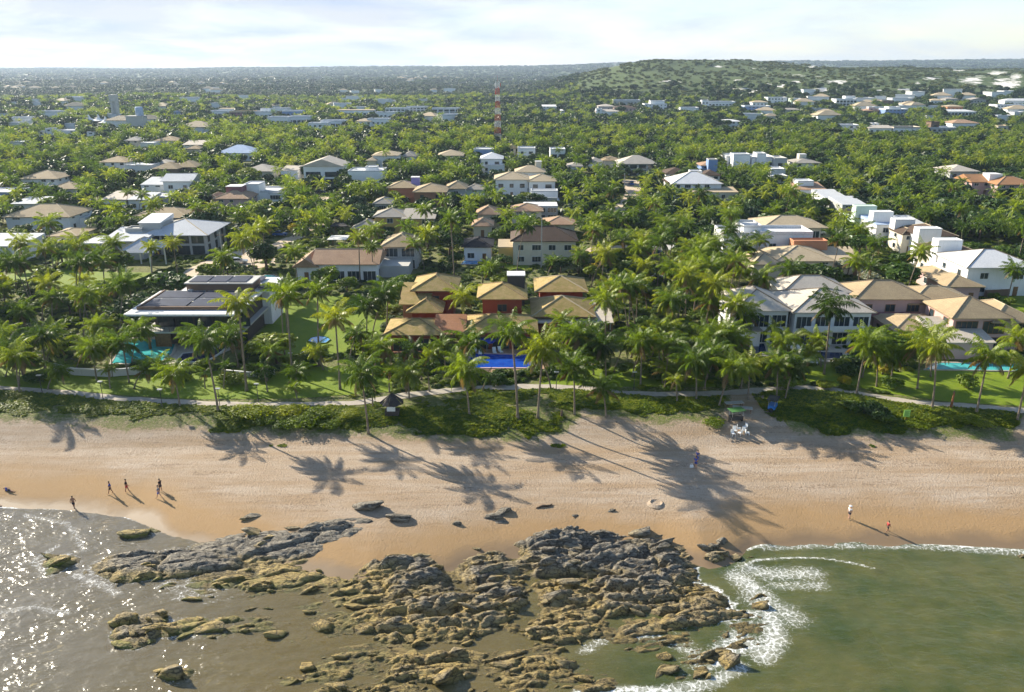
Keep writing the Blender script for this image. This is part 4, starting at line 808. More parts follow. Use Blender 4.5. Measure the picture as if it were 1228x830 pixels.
house('white bungalow with grey roof between tan roofs and the gabled house', [(120, 152, 240, 3.6, 12, 'S', 1.2, 'white_wall', 'pale_roof', {}), (150, 178, 240, 3.6, 10, 'S', 1.0, 'white_wall', 'metal_roof', {})], 'bungalow', 'bungalow')
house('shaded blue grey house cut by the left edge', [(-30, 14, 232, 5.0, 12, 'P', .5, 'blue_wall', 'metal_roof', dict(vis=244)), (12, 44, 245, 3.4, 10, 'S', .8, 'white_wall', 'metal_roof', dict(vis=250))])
house('white house with shaded wall cut by the left edge, above the dark grove', [(-30, 26, 296, 4.0, 10, 'S', 1.2, 'white_wall', 'metal_roof', dict(vis=304))])
house('low flat roofed garage with sandy roof left of the metal roofed house', [(54, 92, 284, 3.2, 10, 'H', 1.0, 'cream_wall', 'tan_roof', dict(vis=290))], 'garage', 'garage')
house('tan hip roofed house right of the brick house, half hidden by trees', [(524, 556, 187, 5.4, 12, 'H', 2.4, 'cream_wall', 'sand_roof', dict(vis=192))])
house('grey roofed house half hidden between palms, left of the tan one', [(480, 500, 188, 5.0, 11, 'H', 2.0, 'white_wall', 'grey_roof', {})])
house('brown roofed house with a white wall beside the bright shrubs right of centre', [(800, 836, 220, 4.6, 10, 'H', 2.0, 'white_wall', 'brown_roof', dict(vis=226))])
# --- terrace of white villas, middle distance left
TG = 'white villas of the far terrace'
def far_h(lbl, *bl, **k): return house(lbl, list(bl), k.get('cat', 'villa'), k.get('name', 'terrace_villa'), k.get('group'))
WW, WR = 'white_wall', 'white_roof'
far_h('white terrace villa at the left end of the far terrace, beside the maroon one', (251, 272, 134, 7, 16, 'P', .8, WW, WR), (262, 284, 131, 7.5, 14, 'F', .5, WW, 'sand_roof'))
far_h('maroon walled terrace villa under a pale roof on the far terrace', (275, 302, 135, 8, 16, 'P', 1, 'maroon_wall', 'sand_roof', dict(vis=142)))
far_h('white terrace villa right of the maroon one, with a stair box', (301, 326, 135, 7.5, 15, 'P', 1, WW, WR, dict(vis=142)), (312, 322, 131, 10, 8, 'P', .6, WW, WR))
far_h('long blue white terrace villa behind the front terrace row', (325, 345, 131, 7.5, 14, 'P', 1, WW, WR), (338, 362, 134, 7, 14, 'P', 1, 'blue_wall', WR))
far_h('white terrace villa with deep shaded balconies in the front terrace row', (320, 345, 142, 7.5, 16, 'P', 1, WW, WR, dict(vis=152, big=1)), (345, 371, 141, 7.5, 14, 'P', 1, WW, WR, dict(vis=151, big=1)))
far_h('low white terrace villa at the right end of the front terrace row', (369, 392, 149, 6, 14, 'P', .8, WW, WR, dict(vis=156)), (384, 414, 146, 7, 14, 'P', 1, WW, WR, dict(vis=156, big=1)))
far_h('terrace villa with a long sand coloured roof on the far terrace', (404, 448, 133, 7.5, 14, 'F', .7, WW, 'sand_roof', dict(vis=139, big=1)))
far_h('white terrace villa with tan hip roof below the long sand coloured roof', (425, 446, 146, 6, 14, 'H', 2.0, WW, 'sand_roof', dict(vis=150)), (440, 466, 144, 7, 14, 'P', 1, WW, WR, dict(vis=152)))
far_h('white terrace villa with rows of openings left of the glazed one', (462, 490, 131, 8, 15, 'P', 1, WW, WR, dict(vis=138, big=1)), (450, 474, 136, 7, 14, 'P', 1, WW, WR, dict(vis=141)), (486, 513, 129, 8, 14, 'P', 1, WW, WR, dict(vis=137, big=1)))
far_h('white glazed terrace villa at the right end of the far terrace', (518, 553, 131, 8.5, 15, 'P', 1, WW, WR, dict(vis=139, big=1, sp=5)))
# --- houses below the dunes
far_h('pale grey house cluster below the wooded hill, left of the bright white villa', (717, 738, 128, 7, 15, 'H', 2, 'grey_wall', 'pale_roof', dict(vis=133)), (736, 768, 121, 7, 15, 'P', 1, 'grey_wall', 'metal_roof', dict(vis=126)), cat='house', name='hill_house')
far_h('white house with a brown roof in the cluster below the wooded hill', (714, 744, 134, 6.5, 14, 'H', 1.8, WW, 'pale_roof', dict(vis=139)), (736, 764, 130, 6.5, 14, 'H', 2.2, 'pink_wall', 'brown_roof', dict(vis=136)), (715, 722, 131, 9, 7, 'P', .6, WW, WR), cat='house', name='hill_house')
far_h('bright white villa with stepped terraces below the wooded hill', (773, 800, 126, 8, 16, 'P', 1, WW, WR, dict(vis=133)), (780, 797, 122, 11, 10, 'P', .8, WW, WR), cat='villa', name='hill_house')
far_h('long low white villa under the first dune patches', (816, 838, 130, 7, 15, 'P', .8, WW, WR, dict(vis=132)), (838, 882, 123, 7, 15, 'P', 1, WW, WR, dict(vis=129)), (842, 850, 121, 10, 8, 'P', .6, WW, WR), cat='villa', name='hill_house')
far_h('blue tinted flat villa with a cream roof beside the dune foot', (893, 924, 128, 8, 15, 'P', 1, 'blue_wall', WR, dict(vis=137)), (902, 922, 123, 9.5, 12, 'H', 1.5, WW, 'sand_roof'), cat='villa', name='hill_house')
far_h('white villa with two roof boxes right of the blue tinted one', (921, 944, 118, 8.5, 15, 'P', 1, WW, WR, dict(vis=126)), (950, 962, 119, 7, 13, 'P', .8, 'mint_wall', WR), cat='villa', name='hill_house')
far_h('white house with a wide flat roof in the dark trees under the blue tinted villa', (865, 890, 146, 5.5, 15, 'H', 1.4, WW, 'white_roof', dict(vis=153)), cat='house', name='hill_house')
far_h('grey white house beside the small far lawn', (970, 992, 131, 6.5, 14, 'P', .8, 'grey_wall', 'metal_roof', dict(vis=136)), (938, 962, 132, 5, 12, 'H', 1.4, 'grey_wall', 'grey_roof'), cat='house', name='hill_house')
far_h('tall pale blue villa above the small far lawn', (1003, 1028, 120, 9, 15, 'P', 1, WW, WR, dict(vis=128, big=1)), (1014, 1026, 116, 11, 9, 'P', .6, WW, WR), cat='villa', name='hill_house')
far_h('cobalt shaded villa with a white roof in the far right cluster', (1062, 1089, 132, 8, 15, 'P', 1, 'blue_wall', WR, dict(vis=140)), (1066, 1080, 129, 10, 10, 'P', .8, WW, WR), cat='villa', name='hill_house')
far_h('brown house with a stepped tower left of the cobalt shaded villa', (1036, 1062, 133, 6.5, 14, 'H', 1.8, 'brown_wall', 'peach_roof', dict(vis=138)), (1042, 1049, 129, 9.5, 6, 'P', .6, 'pink_wall', WR), cat='house', name='hill_house')
far_h('white house with a grey porch roof above the cobalt shaded villa', (1058, 1072, 121, 7, 14, 'P', .8, 'brown_wall', 'grey_roof'), (1070, 1096, 119, 7.5, 14, 'P', 1, WW, WR, dict(vis=124)), cat='house', name='hill_house')
far_h('white villa with three stacked flat white roofs near the right edge', (1132, 1172, 134, 6.5, 15, 'H', 1.6, WW, WR, dict(vis=142, big=1)), (1136, 1156, 128, 10, 12, 'H', 1.4, 'orange_wall', 'sand_roof'), cat='villa', name='hill_house')
far_h('white villa with a tan hip roof and dark windows below the stacked roofs', (1142, 1176, 148, 7.5, 15, 'H', 2.2, WW, 'peach_roof', dict(vis=156, sp=6)), cat='villa', name='hill_house')
far_h('grey lilac house with a square tower left of the tan roofed villa', (1112, 1148, 154, 6, 14, 'P', .8, 'grey_wall', 'metal_roof', dict(vis=161)), (1117, 1127, 147, 10, 8, 'P', .6, 'brown_wall', 'brown_roof'), cat='house', name='hill_house')
far_h('white gabled house at the left of the pair in the far woods', (1042, 1071, 154, 6.5, 15, 'L', 1.6, WW, 'pale_roof', dict(vis=160)), (1046, 1054, 149, 8, 8, 'P', .6, WW, WR), cat='house', name='hill_house')
far_h('white flat roofed house at the right of the pair in the far woods', (1072, 1106, 154, 6.5, 14, 'P', 1, WW, 'pale_roof', dict(vis=160)), cat='house', name='hill_house')
far_h('small white house in the far woods left of the gabled one', (1005, 1031, 151, 5.5, 13, 'P', .8, WW, WR, dict(vis=156)), cat='house', name='hill_house')
far_h('tan flat roofed house at the far right end of the row', (1197, 1214, 152, 6, 12, 'P', .6, 'cream_wall', 'sand_roof', dict(vis=159)), cat='house', name='hill_house')
far_h('large white villa cut by the right edge under the dunes', (1196, 1240, 127, 8, 16, 'P', 1, WW, WR, dict(vis=137)), (1205, 1240, 121, 11, 12, 'H', 2, WW, WR), cat='villa', name='hill_house')
far_h('cream roofed house with a grey neighbour wing under the right dunes', (1116, 1134, 121, 6.5, 13, 'H', 1.8, WW, 'sand_roof'), (1134, 1150, 119, 6.5, 13, 'H', 1.6, 'grey_wall', 'grey_roof'), cat='house', name='hill_house')
far_h('dark gabled house on the white sand under the right dunes', (1164, 1184, 120, 6.5, 13, 'G', 2, 'grey_wall', 'grey_roof', dict(vis=125)), cat='house', name='hill_house')
far_h('white roofs of a low house alone in the woods right of the mast', (650, 668, 128, 5, 13, 'S', 1.4, WW, WR), (672, 678, 133, 5, 8, 'S', 1, WW, WR), cat='house', name='hill_house')
far_h('small pale blue house behind the water tank in the left palm wood', (208, 222, 134, 6, 12, 'P', .6, 'blue_wall', 'blue_roof'), cat='house', name='hill_house')

# --- the flat roofed villa with solar roof and turquoise pool (left)
def flat_villa():
    xl, yf = at(148, 378, GZ + 7.2); xr, _ = at(284, 378, GZ + 7.2)
    cx = (xl + xr) / 2; w = xr - xl; D = 25.5
    r = thing('flat_roofed_villa', 'dark flat roofed villa with solar panels on the roof beside the turquoise pool', 'villa', (cx, yf, GZ))
    def part(n, m, f, par=r, **k):
        b = MB(); f(b); return ob(n, b.mesh(n, M[m]), par, k.get('loc'))
    part('roof_slab', 'trim_white', lambda b: b.box(-w / 2, w / 2, 0, 15.5, 7.0, 7.35))
    part('roof_slab', 'trim_white', lambda b: b.box(-w / 2 + 4, w / 2 + 1.2, 15.505, 26, 7.0, 7.35))
    part('parapet', 'brown_wall', lambda b: (b.box(-w / 2 + 1.2, w / 2 - 1.2, 2.6, 3.0, 7.352, 7.95), b.box(-w / 2 + 1.2, -w / 2 + 1.5, 3.0, 14.5, 7.352, 7.85), b.box(w / 2 - 1.5, w / 2 - 1.2, 3.0, 14.5, 7.352, 7.85)))
    for i in range(2):
        for j in range(2):
            pn = part('solar_panel', 'solar', lambda b: b.box(0, w / 2 - 2.3, 0, 4.6, 0, .08), loc=(-w / 2 + 1.9 + i * (w / 2 - 1.9), 3.6 + j * 5.3, 7.75))
            part('rail', 'steel', lambda b: b.box(0, w / 2 - 2.3, 4.62, 4.78, 0, .1), pn)
    part('roof_block', 'brown_wall', lambda b: b.box(-w / 2 + 5.5, w / 2 - 1.8, 14.6, 20, 7.353, 8.95))
    part('block_cap', 'concrete_wall', lambda b: b.box(-w / 2 + 5.2, w / 2 - 1.5, 14.3, 20.3, 8.95, 9.15))
    for i in range(3): part('solar_panel', 'solar', lambda b: b.box(0, 3.4, 0, 4.6, 0, .08), loc=(-w / 2 + 5.9 + i * 3.75, 14.9, 9.22))
    for i in range(3): part('skylight', 'solar', lambda b: b.box(0, 3.2, 0, 3.6, 0, .12), loc=(-w / 2 + 6 + i * 4.3, 21.5, 7.7))
    for i in range(2): part('skylight', 'solar', lambda b: b.box(0, 2.0, 0, 3.0, 0, .12), loc=(w / 2 - 3.6 + i * 2.4, 16.2, 7.7))
    part('wall', 'dark_wall', lambda b: b.box(-w / 2 + 3.2, w / 2 - 1.0, 4.5, 25, 3.6, 6.99))
    part('wall', 'dark_wall', lambda b: b.box(-w / 2 + 4.5, w / 2 - 1.0, 5.0, 25, -.3, 3.29))
    part('wall', 'white_wall', lambda b: b.box(w / 2 - .99, w / 2 + .6, 17.5, 25.2, -.3, 6.98))
    part('floor_slab', 'concrete_wall', lambda b: b.box(-w / 2 + 1.8, w / 2 + .1, 1.6, 25, 3.3, 3.59))
    part('balcony_rail', 'dark_metal', lambda b: (b.box(-w / 2 + 2, w / 2 - .2, 1.7, 1.76, 4.5, 4.58), [b.box(-w / 2 + 2 + k * .8, -w / 2 + 2.05 + k * .8, 1.7, 1.76, 3.592, 4.5) for k in range(int((w - 2.4) / .8) + 1)]))
    for k in range(5):
        add_window(r, 3.0, 2.6, (-w / 2 + 5.2 + k * 3.4, 4.47, 3.8), 0, False, 'dark_metal')
        if k: add_window(r, 2.9, 2.6, (-w / 2 + 6 + k * 3.0, 4.97, .1), 0, False, 'dark_metal')
    for k in range(3): part('column', 'wood', lambda b: b.box(-.18, .18, -.18, .18, -.2, 3.29), loc=(-w / 2 + 2.6 + k * 8, 2.4, 0))
    part('screen', 'wood', lambda b: b.box(-w / 2 + 3.2, -w / 2 + 6.0, 3.6, 3.75, -.2, 3.29))
    part('air_unit', 'steel', lambda b: [b.box(k * 1.3, k * 1.3 + .9, 0, .6, 0, .8) for k in range(1)], loc=(-w / 2 + 6.2, 13.2, 7.36))
    FOOT.append((cx, yf + 13, w / 2 + 1, 14, 0)); KEEP.append((150, 325, 320, 392, yf + 4)); KEEP.append((160, 392, 275, 406, yf + 4))
flat_villa()
# ------------------------------------------------------------------ pools, terraces and garden things
def pool_mat(name, c, c2):
    s = NT(name); p = s.pos(); n = s.noise(p, .9, 3, .6, .6)
    cc = s.mix(s.rng(n, .3, .7), c, c2); nm = s.bump(s.noise(p, 1.6, 3), .25, .05)
    M[name] = s.done(s.pbr(cc, .06, 0, nm, .5))
pool_mat('pool_turquoise', (.05, .36, .38), (.09, .46, .46)); pool_mat('pool_blue', (.008, .045, .30), (.015, .085, .42)); pool_mat('pool_dark', (.012, .03, .085), (.02, .045, .12)); pool_mat('pool_sky', (.05, .22, .5), (.08, .3, .6))
def pool(label, pix, water, rim='deck', z=4.12, ledge=.5):
    P = [at(px, py, z) for px, py in pix]; cx = sum(p[0] for p in P) / len(P); cy = sum(p[1] for p in P) / len(P)
    r = thing('swimming_pool', label, 'swimming pool', (cx, cy, GZ))
    P = [(p[0] - cx, p[1] - cy) for p in P]
    b = MB(); b.poly([(x, y, z - GZ) for x, y in P]); ob('pool_water', b.mesh('pool_water', M[water]), r)
    O = []
    n = len(P)
    for i in range(n):
        a = Vector(P[i - 1]); q = Vector(P[i]); c = Vector(P[(i + 1) % n])
        d1 = (q - a).normalized(); d2 = (c - q).normalized(); nn = Vector((d1.y, -d1.x)) + Vector((d2.y, -d2.x))
        O.append(q + nn.normalized() * ledge * 1.15)
    b = MB(); h = z - GZ + .07
    sgn = sum(P[i - 1][0] * P[i][1] - P[i][0] * P[i - 1][1] for i in range(n))
    if sgn < 0: O = [Vector(P[i]) * 2 - O[i] for i in range(n)]
    for i in range(n):
        j = (i + 1) % n
        b.poly([(*P[i], h), (*P[j], h), (*O[j], h), (*O[i], h)] if sgn < 0 else [(*P[i], h), (*O[i], h), (*O[j], h), (*P[j], h)])
        b.poly([(*O[i], h), (*O[i], -.3), (*O[j], -.3), (*O[j], h)]); b.poly([(*P[i], h), (*P[j], h), (*P[j], z - GZ - .02), (*P[i], z - GZ - .02)])
    ob('pool_rim', b.mesh('pool_rim', M[rim]), r)
    xs_ = [p[0] for p in pix]; ys_ = [p[1] for p in pix]
    w3 = (max(xs_) - min(xs_)) / 3
    for k in range(3): KEEP.append((min(xs_) + k * w3, min(ys_), min(xs_) + (k + 1) * w3, max(ys_), cy))
    FOOT.append((cx, cy, (max(p[0] for p in P) - min(p[0] for p in P)) / 2 + .8, (max(p[1] for p in P) - min(p[1] for p in P)) / 2 + .8, 0))
    return r
def slab(pix, mat, z=4.05): return sheet_poly('terrace', pix, M[mat], z)
slab([(130, 437), (150, 405), (290, 400), (280, 418), (240, 436)], 'deck', 4.055)
pool('turquoise swimming pool with a round seating island in front of the flat roofed villa', [(134, 436), (150, 407), (212, 407), (206, 424), (190, 436)], 'pool_turquoise')
pool('narrow dark blue lap pool beside the turquoise pool', [(212, 434), (220, 424), (255, 420), (272, 411), (276, 412), (262, 424), (246, 434)], 'pool_dark', 'trim_white', 4.13, .3)
slab([(545, 452), (556, 408), (640, 405), (668, 425), (660, 440), (640, 446)], 'peach_roof', 4.05)
pool('deep blue rectangular pool in front of the red walled villa', [(560, 441), (566, 424), (640, 426), (636, 431), (644, 441)], 'pool_blue', 'pink_wall', 4.14, .45)
slab([(880, 425), (890, 408), (1010, 408), (1030, 422), (1000, 434), (950, 432)], 'deck', 4.05)
pool('small dark blue pool left of the white beach house terrace', [(902, 425), (901, 413), (916, 412), (920, 424)], 'pool_dark', 'deck', 4.13, .3)
pool('dark blue pool behind the leaning palm on the white beach house terrace', [(978, 430), (982, 422), (1010, 423), (1012, 431)], 'pool_dark', 'deck', 4.13, .3)
pool('pale turquoise pool of the right hand lawn', [(1110, 443), (1125, 435), (1228, 437), (1240, 445)], 'pool_turquoise', 'paving', 4.13, .4)
pool('oval sky blue pool on the lawn right of the flat roofed villa', [(369, 409), (373, 405), (382, 403), (391, 404), (396, 407), (391, 411), (380, 412)], 'pool_sky', 'lawn', 4.13, .1)
pool('round turquoise pool behind the flat roofed villa', [(312, 333), (318, 330), (328, 330), (334, 333), (328, 337), (318, 337)], 'pool_turquoise', 'paving', 4.13, .3)
pool('small bright blue pool by the low white bungalow', [(553, 317), (556, 313), (573, 313), (572, 317)], 'pool_sky', 'paving', 4.13, .2)
slab([(236, 312), (262, 300), (330, 296), (330, 318), (262, 330)], 'lane_sand', 4.052); slab([(380, 245), (398, 233), (415, 236), (412, 252)], 'lane_sand', 4.1)
slab([(96, 318), (104, 312), (112, 318), (104, 322)], 'paving', 4.06); slab([(690, 248), (700, 240), (730, 238), (735, 250)], 'lane_sand', 4.056)

def wall_run(label, pix, h, mat, t=.22, name='garden_wall', cat='wall', z=GZ):
    P = [at(px, py, z) for px, py in pix]; b = MB()
    x0, y0 = P[0]
    for (ax, ay), (bx, by) in zip(P[:-1], P[1:]):
        d = Vector((bx - ax, by - ay, 0)); L = d.length; T = Matrix.Translation((ax - x0, ay - y0, 0)) @ Matrix.Rotation(math.atan2(d.y, d.x), 4, 'Z')
        b.box(0, L, -t / 2, t / 2, -.3, h, 0, T)
    r = thing(name, label, cat, (x0, y0, z)); ob('wall', b.mesh('wall', M[mat]), r)
    c = MB()
    for (ax, ay), (bx, by) in zip(P[:-1], P[1:]):
        d = Vector((bx - ax, by - ay, 0)); T = Matrix.Translation((ax - x0, ay - y0, 0)) @ Matrix.Rotation(math.atan2(d.y, d.x), 4, 'Z')
        c.box(-.05, d.length + .05, -t / 2 - .05, t / 2 + .05, h, h + .08, 0, T)
    ob('coping', c.mesh('coping', M['trim_white' if mat != 'red_wall' else 'terra_roof']), r); return r
wall_run('low curved grey stone retaining wall below the turquoise pool', [(66, 452), (66, 444), (90, 450), (130, 452), (180, 448), (186, 440)], 1.2, 'concrete_wall')
wall_run('low red garden wall in front of the red walled villa', [(462, 431), (497, 431), (528, 429)], 1.3, 'red_wall')
wall_run('grey garden wall below the large white house with tan hip roofs', [(590, 247), (634, 245), (668, 246)], 2.6, 'grey_wall')
wall_run('long pale garden wall in front of the metal roofed house', [(54, 302), (104, 303), (112, 298)], 2.2, 'grey_wall')
wall_run('low stone wall along the front lawn left of the lap pool palms', [(268, 449), (300, 452), (330, 449)], .8, 'concrete_wall')
wall_run('brown fence wall beside the right hand lawn', [(1180, 356), (1225, 354), (1250, 356)], 1.6, 'brown_wall')
wall_run('white wall along the lane right of the townhouses', [(1076, 240), (1110, 243), (1150, 248)], 2.2, 'white_wall')

def umbrella(label, px, py, mat, s=1.0, name='parasol'):
    x, y, z = hit(px, py); r = thing(name, label, 'parasol', (x, y, z)); b = MB(); b.tube([(0, 0, -.1), (0, 0, 2.5 * s)], [.04, .04], 6); ob('pole', b.mesh('pole', M['steel']), r)
    b = MB(); n = 8; R_ = 1.6 * s
    for k in range(n):
        a0, a1 = 2 * math.pi * k / n, 2 * math.pi * (k + 1) / n
        b.poly([(R_ * math.cos(a0), R_ * math.sin(a0), 2.05 * s), (R_ * math.cos(a1), R_ * math.sin(a1), 2.05 * s), (0, 0, 2.65 * s)])
        b.poly([(R_ * math.cos(a0), R_ * math.sin(a0), 2.05 * s), (R_ * math.cos(a0), R_ * math.sin(a0), 1.85 * s), (R_ * math.cos(a1), R_ * math.sin(a1), 1.85 * s), (R_ * math.cos(a1), R_ * math.sin(a1), 2.05 * s)])
    ob('canopy', b.mesh('canopy', M[mat]), r); return r
umbrella('blue parasol over the chairs beside the deep blue pool', 584, 421, 'umbrella_blue')
umbrella('white parasol on the terrace of the white beach house', 952, 428, 'cloth_white')
def chair_thing(label, px, py, rz, group):
    x, y, z = hit(px, py); z = max(z, GZ + .05); r = thing('lounge_chair', label, 'chair', (x, y, z), rz, group)
    b = MB(); b.box(-.3, .3, -.9, .4, .3, .38); ob('seat', b.mesh('seat', M['cloth_white']), r)
    b = MB(); b.box(-.3, .3, 0, .08, 0, .7); o = ob('backrest', b.mesh('backrest', M['cloth_white']), r, (0, .4, .34)); o.rotation_euler = (R(-35), 0, 0)
    for sx in (-.26, .26):
        for sy in (-.8, .3):
            b = MB(); b.box(-.03, .03, -.03, .03, 0, .3); ob('leg', b.mesh('leg', M['steel']), r, (sx, sy, 0))
for k, (px, py) in enumerate([(569, 424), (576, 425), (593, 424), (600, 423)]): chair_thing('white lounge chair under or beside the blue parasol', px, py, R(k * 9 - 10), 'lounge chairs by the blue parasol')
for k, (px, py) in enumerate([(945, 434), (955, 436), (965, 434), (974, 437)]): chair_thing('white lounge chair on the lawn edge of the white beach house', px, py, R(k * 25), 'lounge chairs at the white beach house')

def lamp_post(px, py, h=3.0):
    x, y, z = hit(px, py); r = thing('path_lamp', 'thin dark lamp post along the beach path', 'lamp post', (x, y, z), 0, 'lamp posts along the beach path')
    b = MB(); b.tube([(0, 0, -.2), (0, 0, h)], [.06, .05], 6); ob('post', b.mesh('post', M['dark_metal']), r)
    b = MB(); b.box(-.35, .35, -.18, .18, h, h + .14); ob('lamp_head', b.mesh('lamp_head', M['steel']), r)
for px, py in [(51, 472), (124, 480), (264, 489), (350, 444), (195, 490), (667, 468), (310, 483), (760, 468)]: lamp_post(px, py)

# palm thatch shade with a white banner on the left of the red villa's dune
def beach_hut():
    x, y, z = hit(471, 497); r = thing('thatched_sunshade', 'dark thatched sunshade with a pale cloth on the dune edge below the red walled villa', 'sunshade', (x, y, z))
    b = MB(); b.tube([(0, 0, -.2), (0, 0, 2.6)], [.09, .08], 7); ob('pole', b.mesh('pole', M['wood']), r)
    b = MB(); n = 14
    for k in range(n):
        a0, a1 = 2 * math.pi * k / n, 2 * math.pi * (k + 1) / n; q = 1.6 + .25 * (k % 2)
        b.poly([(q * math.cos(a0), q * math.sin(a0), 1.9), (1.7 * math.cos(a1), 1.7 * math.sin(a1), 1.9), (.2 * math.cos(a1), .2 * math.sin(a1), 3.3), (.2 * math.cos(a0), .2 * math.sin(a0), 3.3)])
    ob('thatch_canopy', b.mesh('thatch_canopy', M['thatch']), r)
    b = MB(); b.box(-1.0, 1.0, -.5, .5, 0, .9); ob('counter', b.mesh('counter', M['dark_wall']), r, (0, -.2, 0)); b = MB(); b.box(-.7, .5, -.75, -.55, .8, 1.5); ob('cloth', b.mesh('cloth', M['cloth_white']), r)
beach_hut()
def vendor_cart(label, px, py, c1, c2, rz, nm='vendor_cart'):
    x, y, z = hit(px, py); r = thing(nm, label, 'cart', (x, y, z), rz)
    b = MB(); b.box(-.9, .9, -.5, .5, .45, 1.0); ob('cart_body', b.mesh('cart_body', M[c1]), r)
    for sx in (-.95, .95):
        w = MB(); w.tube([(-.05, 0, 0), (.05, 0, 0)], [.35, .35], 12); ob('wheel', w.mesh('wheel', M['tyre']), r, (sx, 0, .33))
    b = MB(); b.box(-1.1, 1.1, -.75, .75, 1.9, 1.98); ob('canopy', b.mesh('canopy', M[c2]), r)
    for sx in (-.85, .85):
        for sy in (-.45, .45):
            p = MB(); p.tube([(0, 0, 1.0), (0, 0, 1.9)], [.03, .03], 5); ob('canopy_post', p.mesh('canopy_post', M['steel']), r, (sx, sy, 0))
vendor_cart('beach vendor cart with a green canopy in the sandy gap', 882, 506, 'dark_metal', 'sign_green', R(15)); vendor_cart('beach vendor cart with a blue body under the palms', 926, 492, 'tank_blue', 'dark_metal', R(60))
def plastic_chair(px, py, rz):
    x, y, z = hit(px, py); r = thing('plastic_chair', 'white plastic chair in the huddle of chairs below the green canopied cart', 'chair', (x, y, z), rz, 'white chairs by the vendor cart')
    b = MB(); b.box(-.25, .25, -.25, .25, .4, .46); ob('seat', b.mesh('seat', M['cloth_white']), r); b = MB(); b.box(-.25, .25, .25, .3, .45, .95); ob('backrest', b.mesh('backrest', M['cloth_white']), r)
    for sx in (-.22, .22):
        for sy in (-.22, .22): b = MB(); b.box(-.025, .025, -.025, .025, 0, .4); ob('leg', b.mesh('leg', M['cloth_white']), r, (sx, sy, 0))
for k, (px, py) in enumerate([(881, 519), (886, 517), (892, 519), (887, 522), (893, 515), (879, 523), (896, 522)]): plastic_chair(px, py, k * 1.3)
def low_table(label, px, py, rz):
    x, y, z = hit(px, py); r = thing('beach_table', label, 'table', (x, y, z), rz); b = MB(); b.box(-1.4, 1.4, -.45, .45, .68, .75); ob('tabletop', b.mesh('tabletop', M['steel']), r)
    for sx in (-1.2, 1.2):
        for sy in (-.35, .35): b = MB(); b.box(-.04, .04, -.04, .04, 0, .68); ob('leg', b.mesh('leg', M['wood']), r, (sx, sy, 0))
low_table('long grey table in the shade behind the vendor carts', 880, 488, R(8)); low_table('long grey table in front of the shaded one, tilted towards the sea', 890, 494, R(-14))
def sign():
    x, y, z = hit(1086, 505); r = thing('notice_sign', 'small lime green notice board on a post in the dune bushes', 'sign', (x, y, z))
    b = MB(); b.tube([(0, .06, -.2), (0, .06, 1.1)], [.05, .05], 6); ob('post', b.mesh('post', M['wood']), r); b = MB(); b.box(-.45, .45, -.03, .03, .7, 1.75); bd = ob('board', b.mesh('board', M['lime_board']), r)
    for k in range(5): b = MB(); b.box(-.32, .32 - .12 * (k % 2), -.036, -.031, .85 + k * .17, .9 + k * .17); ob('text_line', b.mesh('text_line', M['sign_green']), bd)
plain('lime_board', (.30, .55, .12), .6); sign()
def post_thing(label, px, py, h, mat, nm, cat):
    x, y, z = hit(px, py); r = thing(nm, label, cat, (x, y, z)); b = MB(); b.tube([(0, 0, -.3), (.05, 0, h * .5), (.08, .02, h)], [.2, .17, .14], 8); ob('stump', b.mesh('stump', M[mat], True), r); b = MB(); b.tube([(.08, .02, h), (.1, .02, h + .25)], [.16, .05], 8); ob('broken_top', b.mesh('broken_top', M['bark']), r)
post_thing('bare rusty brown palm stump beside the path at the right lawn', 1140, 490, 2.6, 'rust', 'palm_stump', 'stump')
post_thing('dark short stump on the sand edge below the dune grass', 673, 500, .9, 'bark', 'palm_stump', 'stump')
def driftwood(px, py, L, rz, label):
    x, y, z = hit(px, py); r = tag(ob('driftwood_log', (lambda b: (b.tube([(-L / 2, 0, .05), (-L * .1, .12, .14), (L * .3, -.05, .1), (L / 2, .2, .12)], [.06, .14, .12, .05], 7), b.mesh('driftwood_log', M['bark'], True))[1])(MB()), None, (x, y, z), rz), label, 'driftwood')
driftwood(653, 608, 2.2, .3, 'dark driftwood log lying on the sand beside the palm shadow')

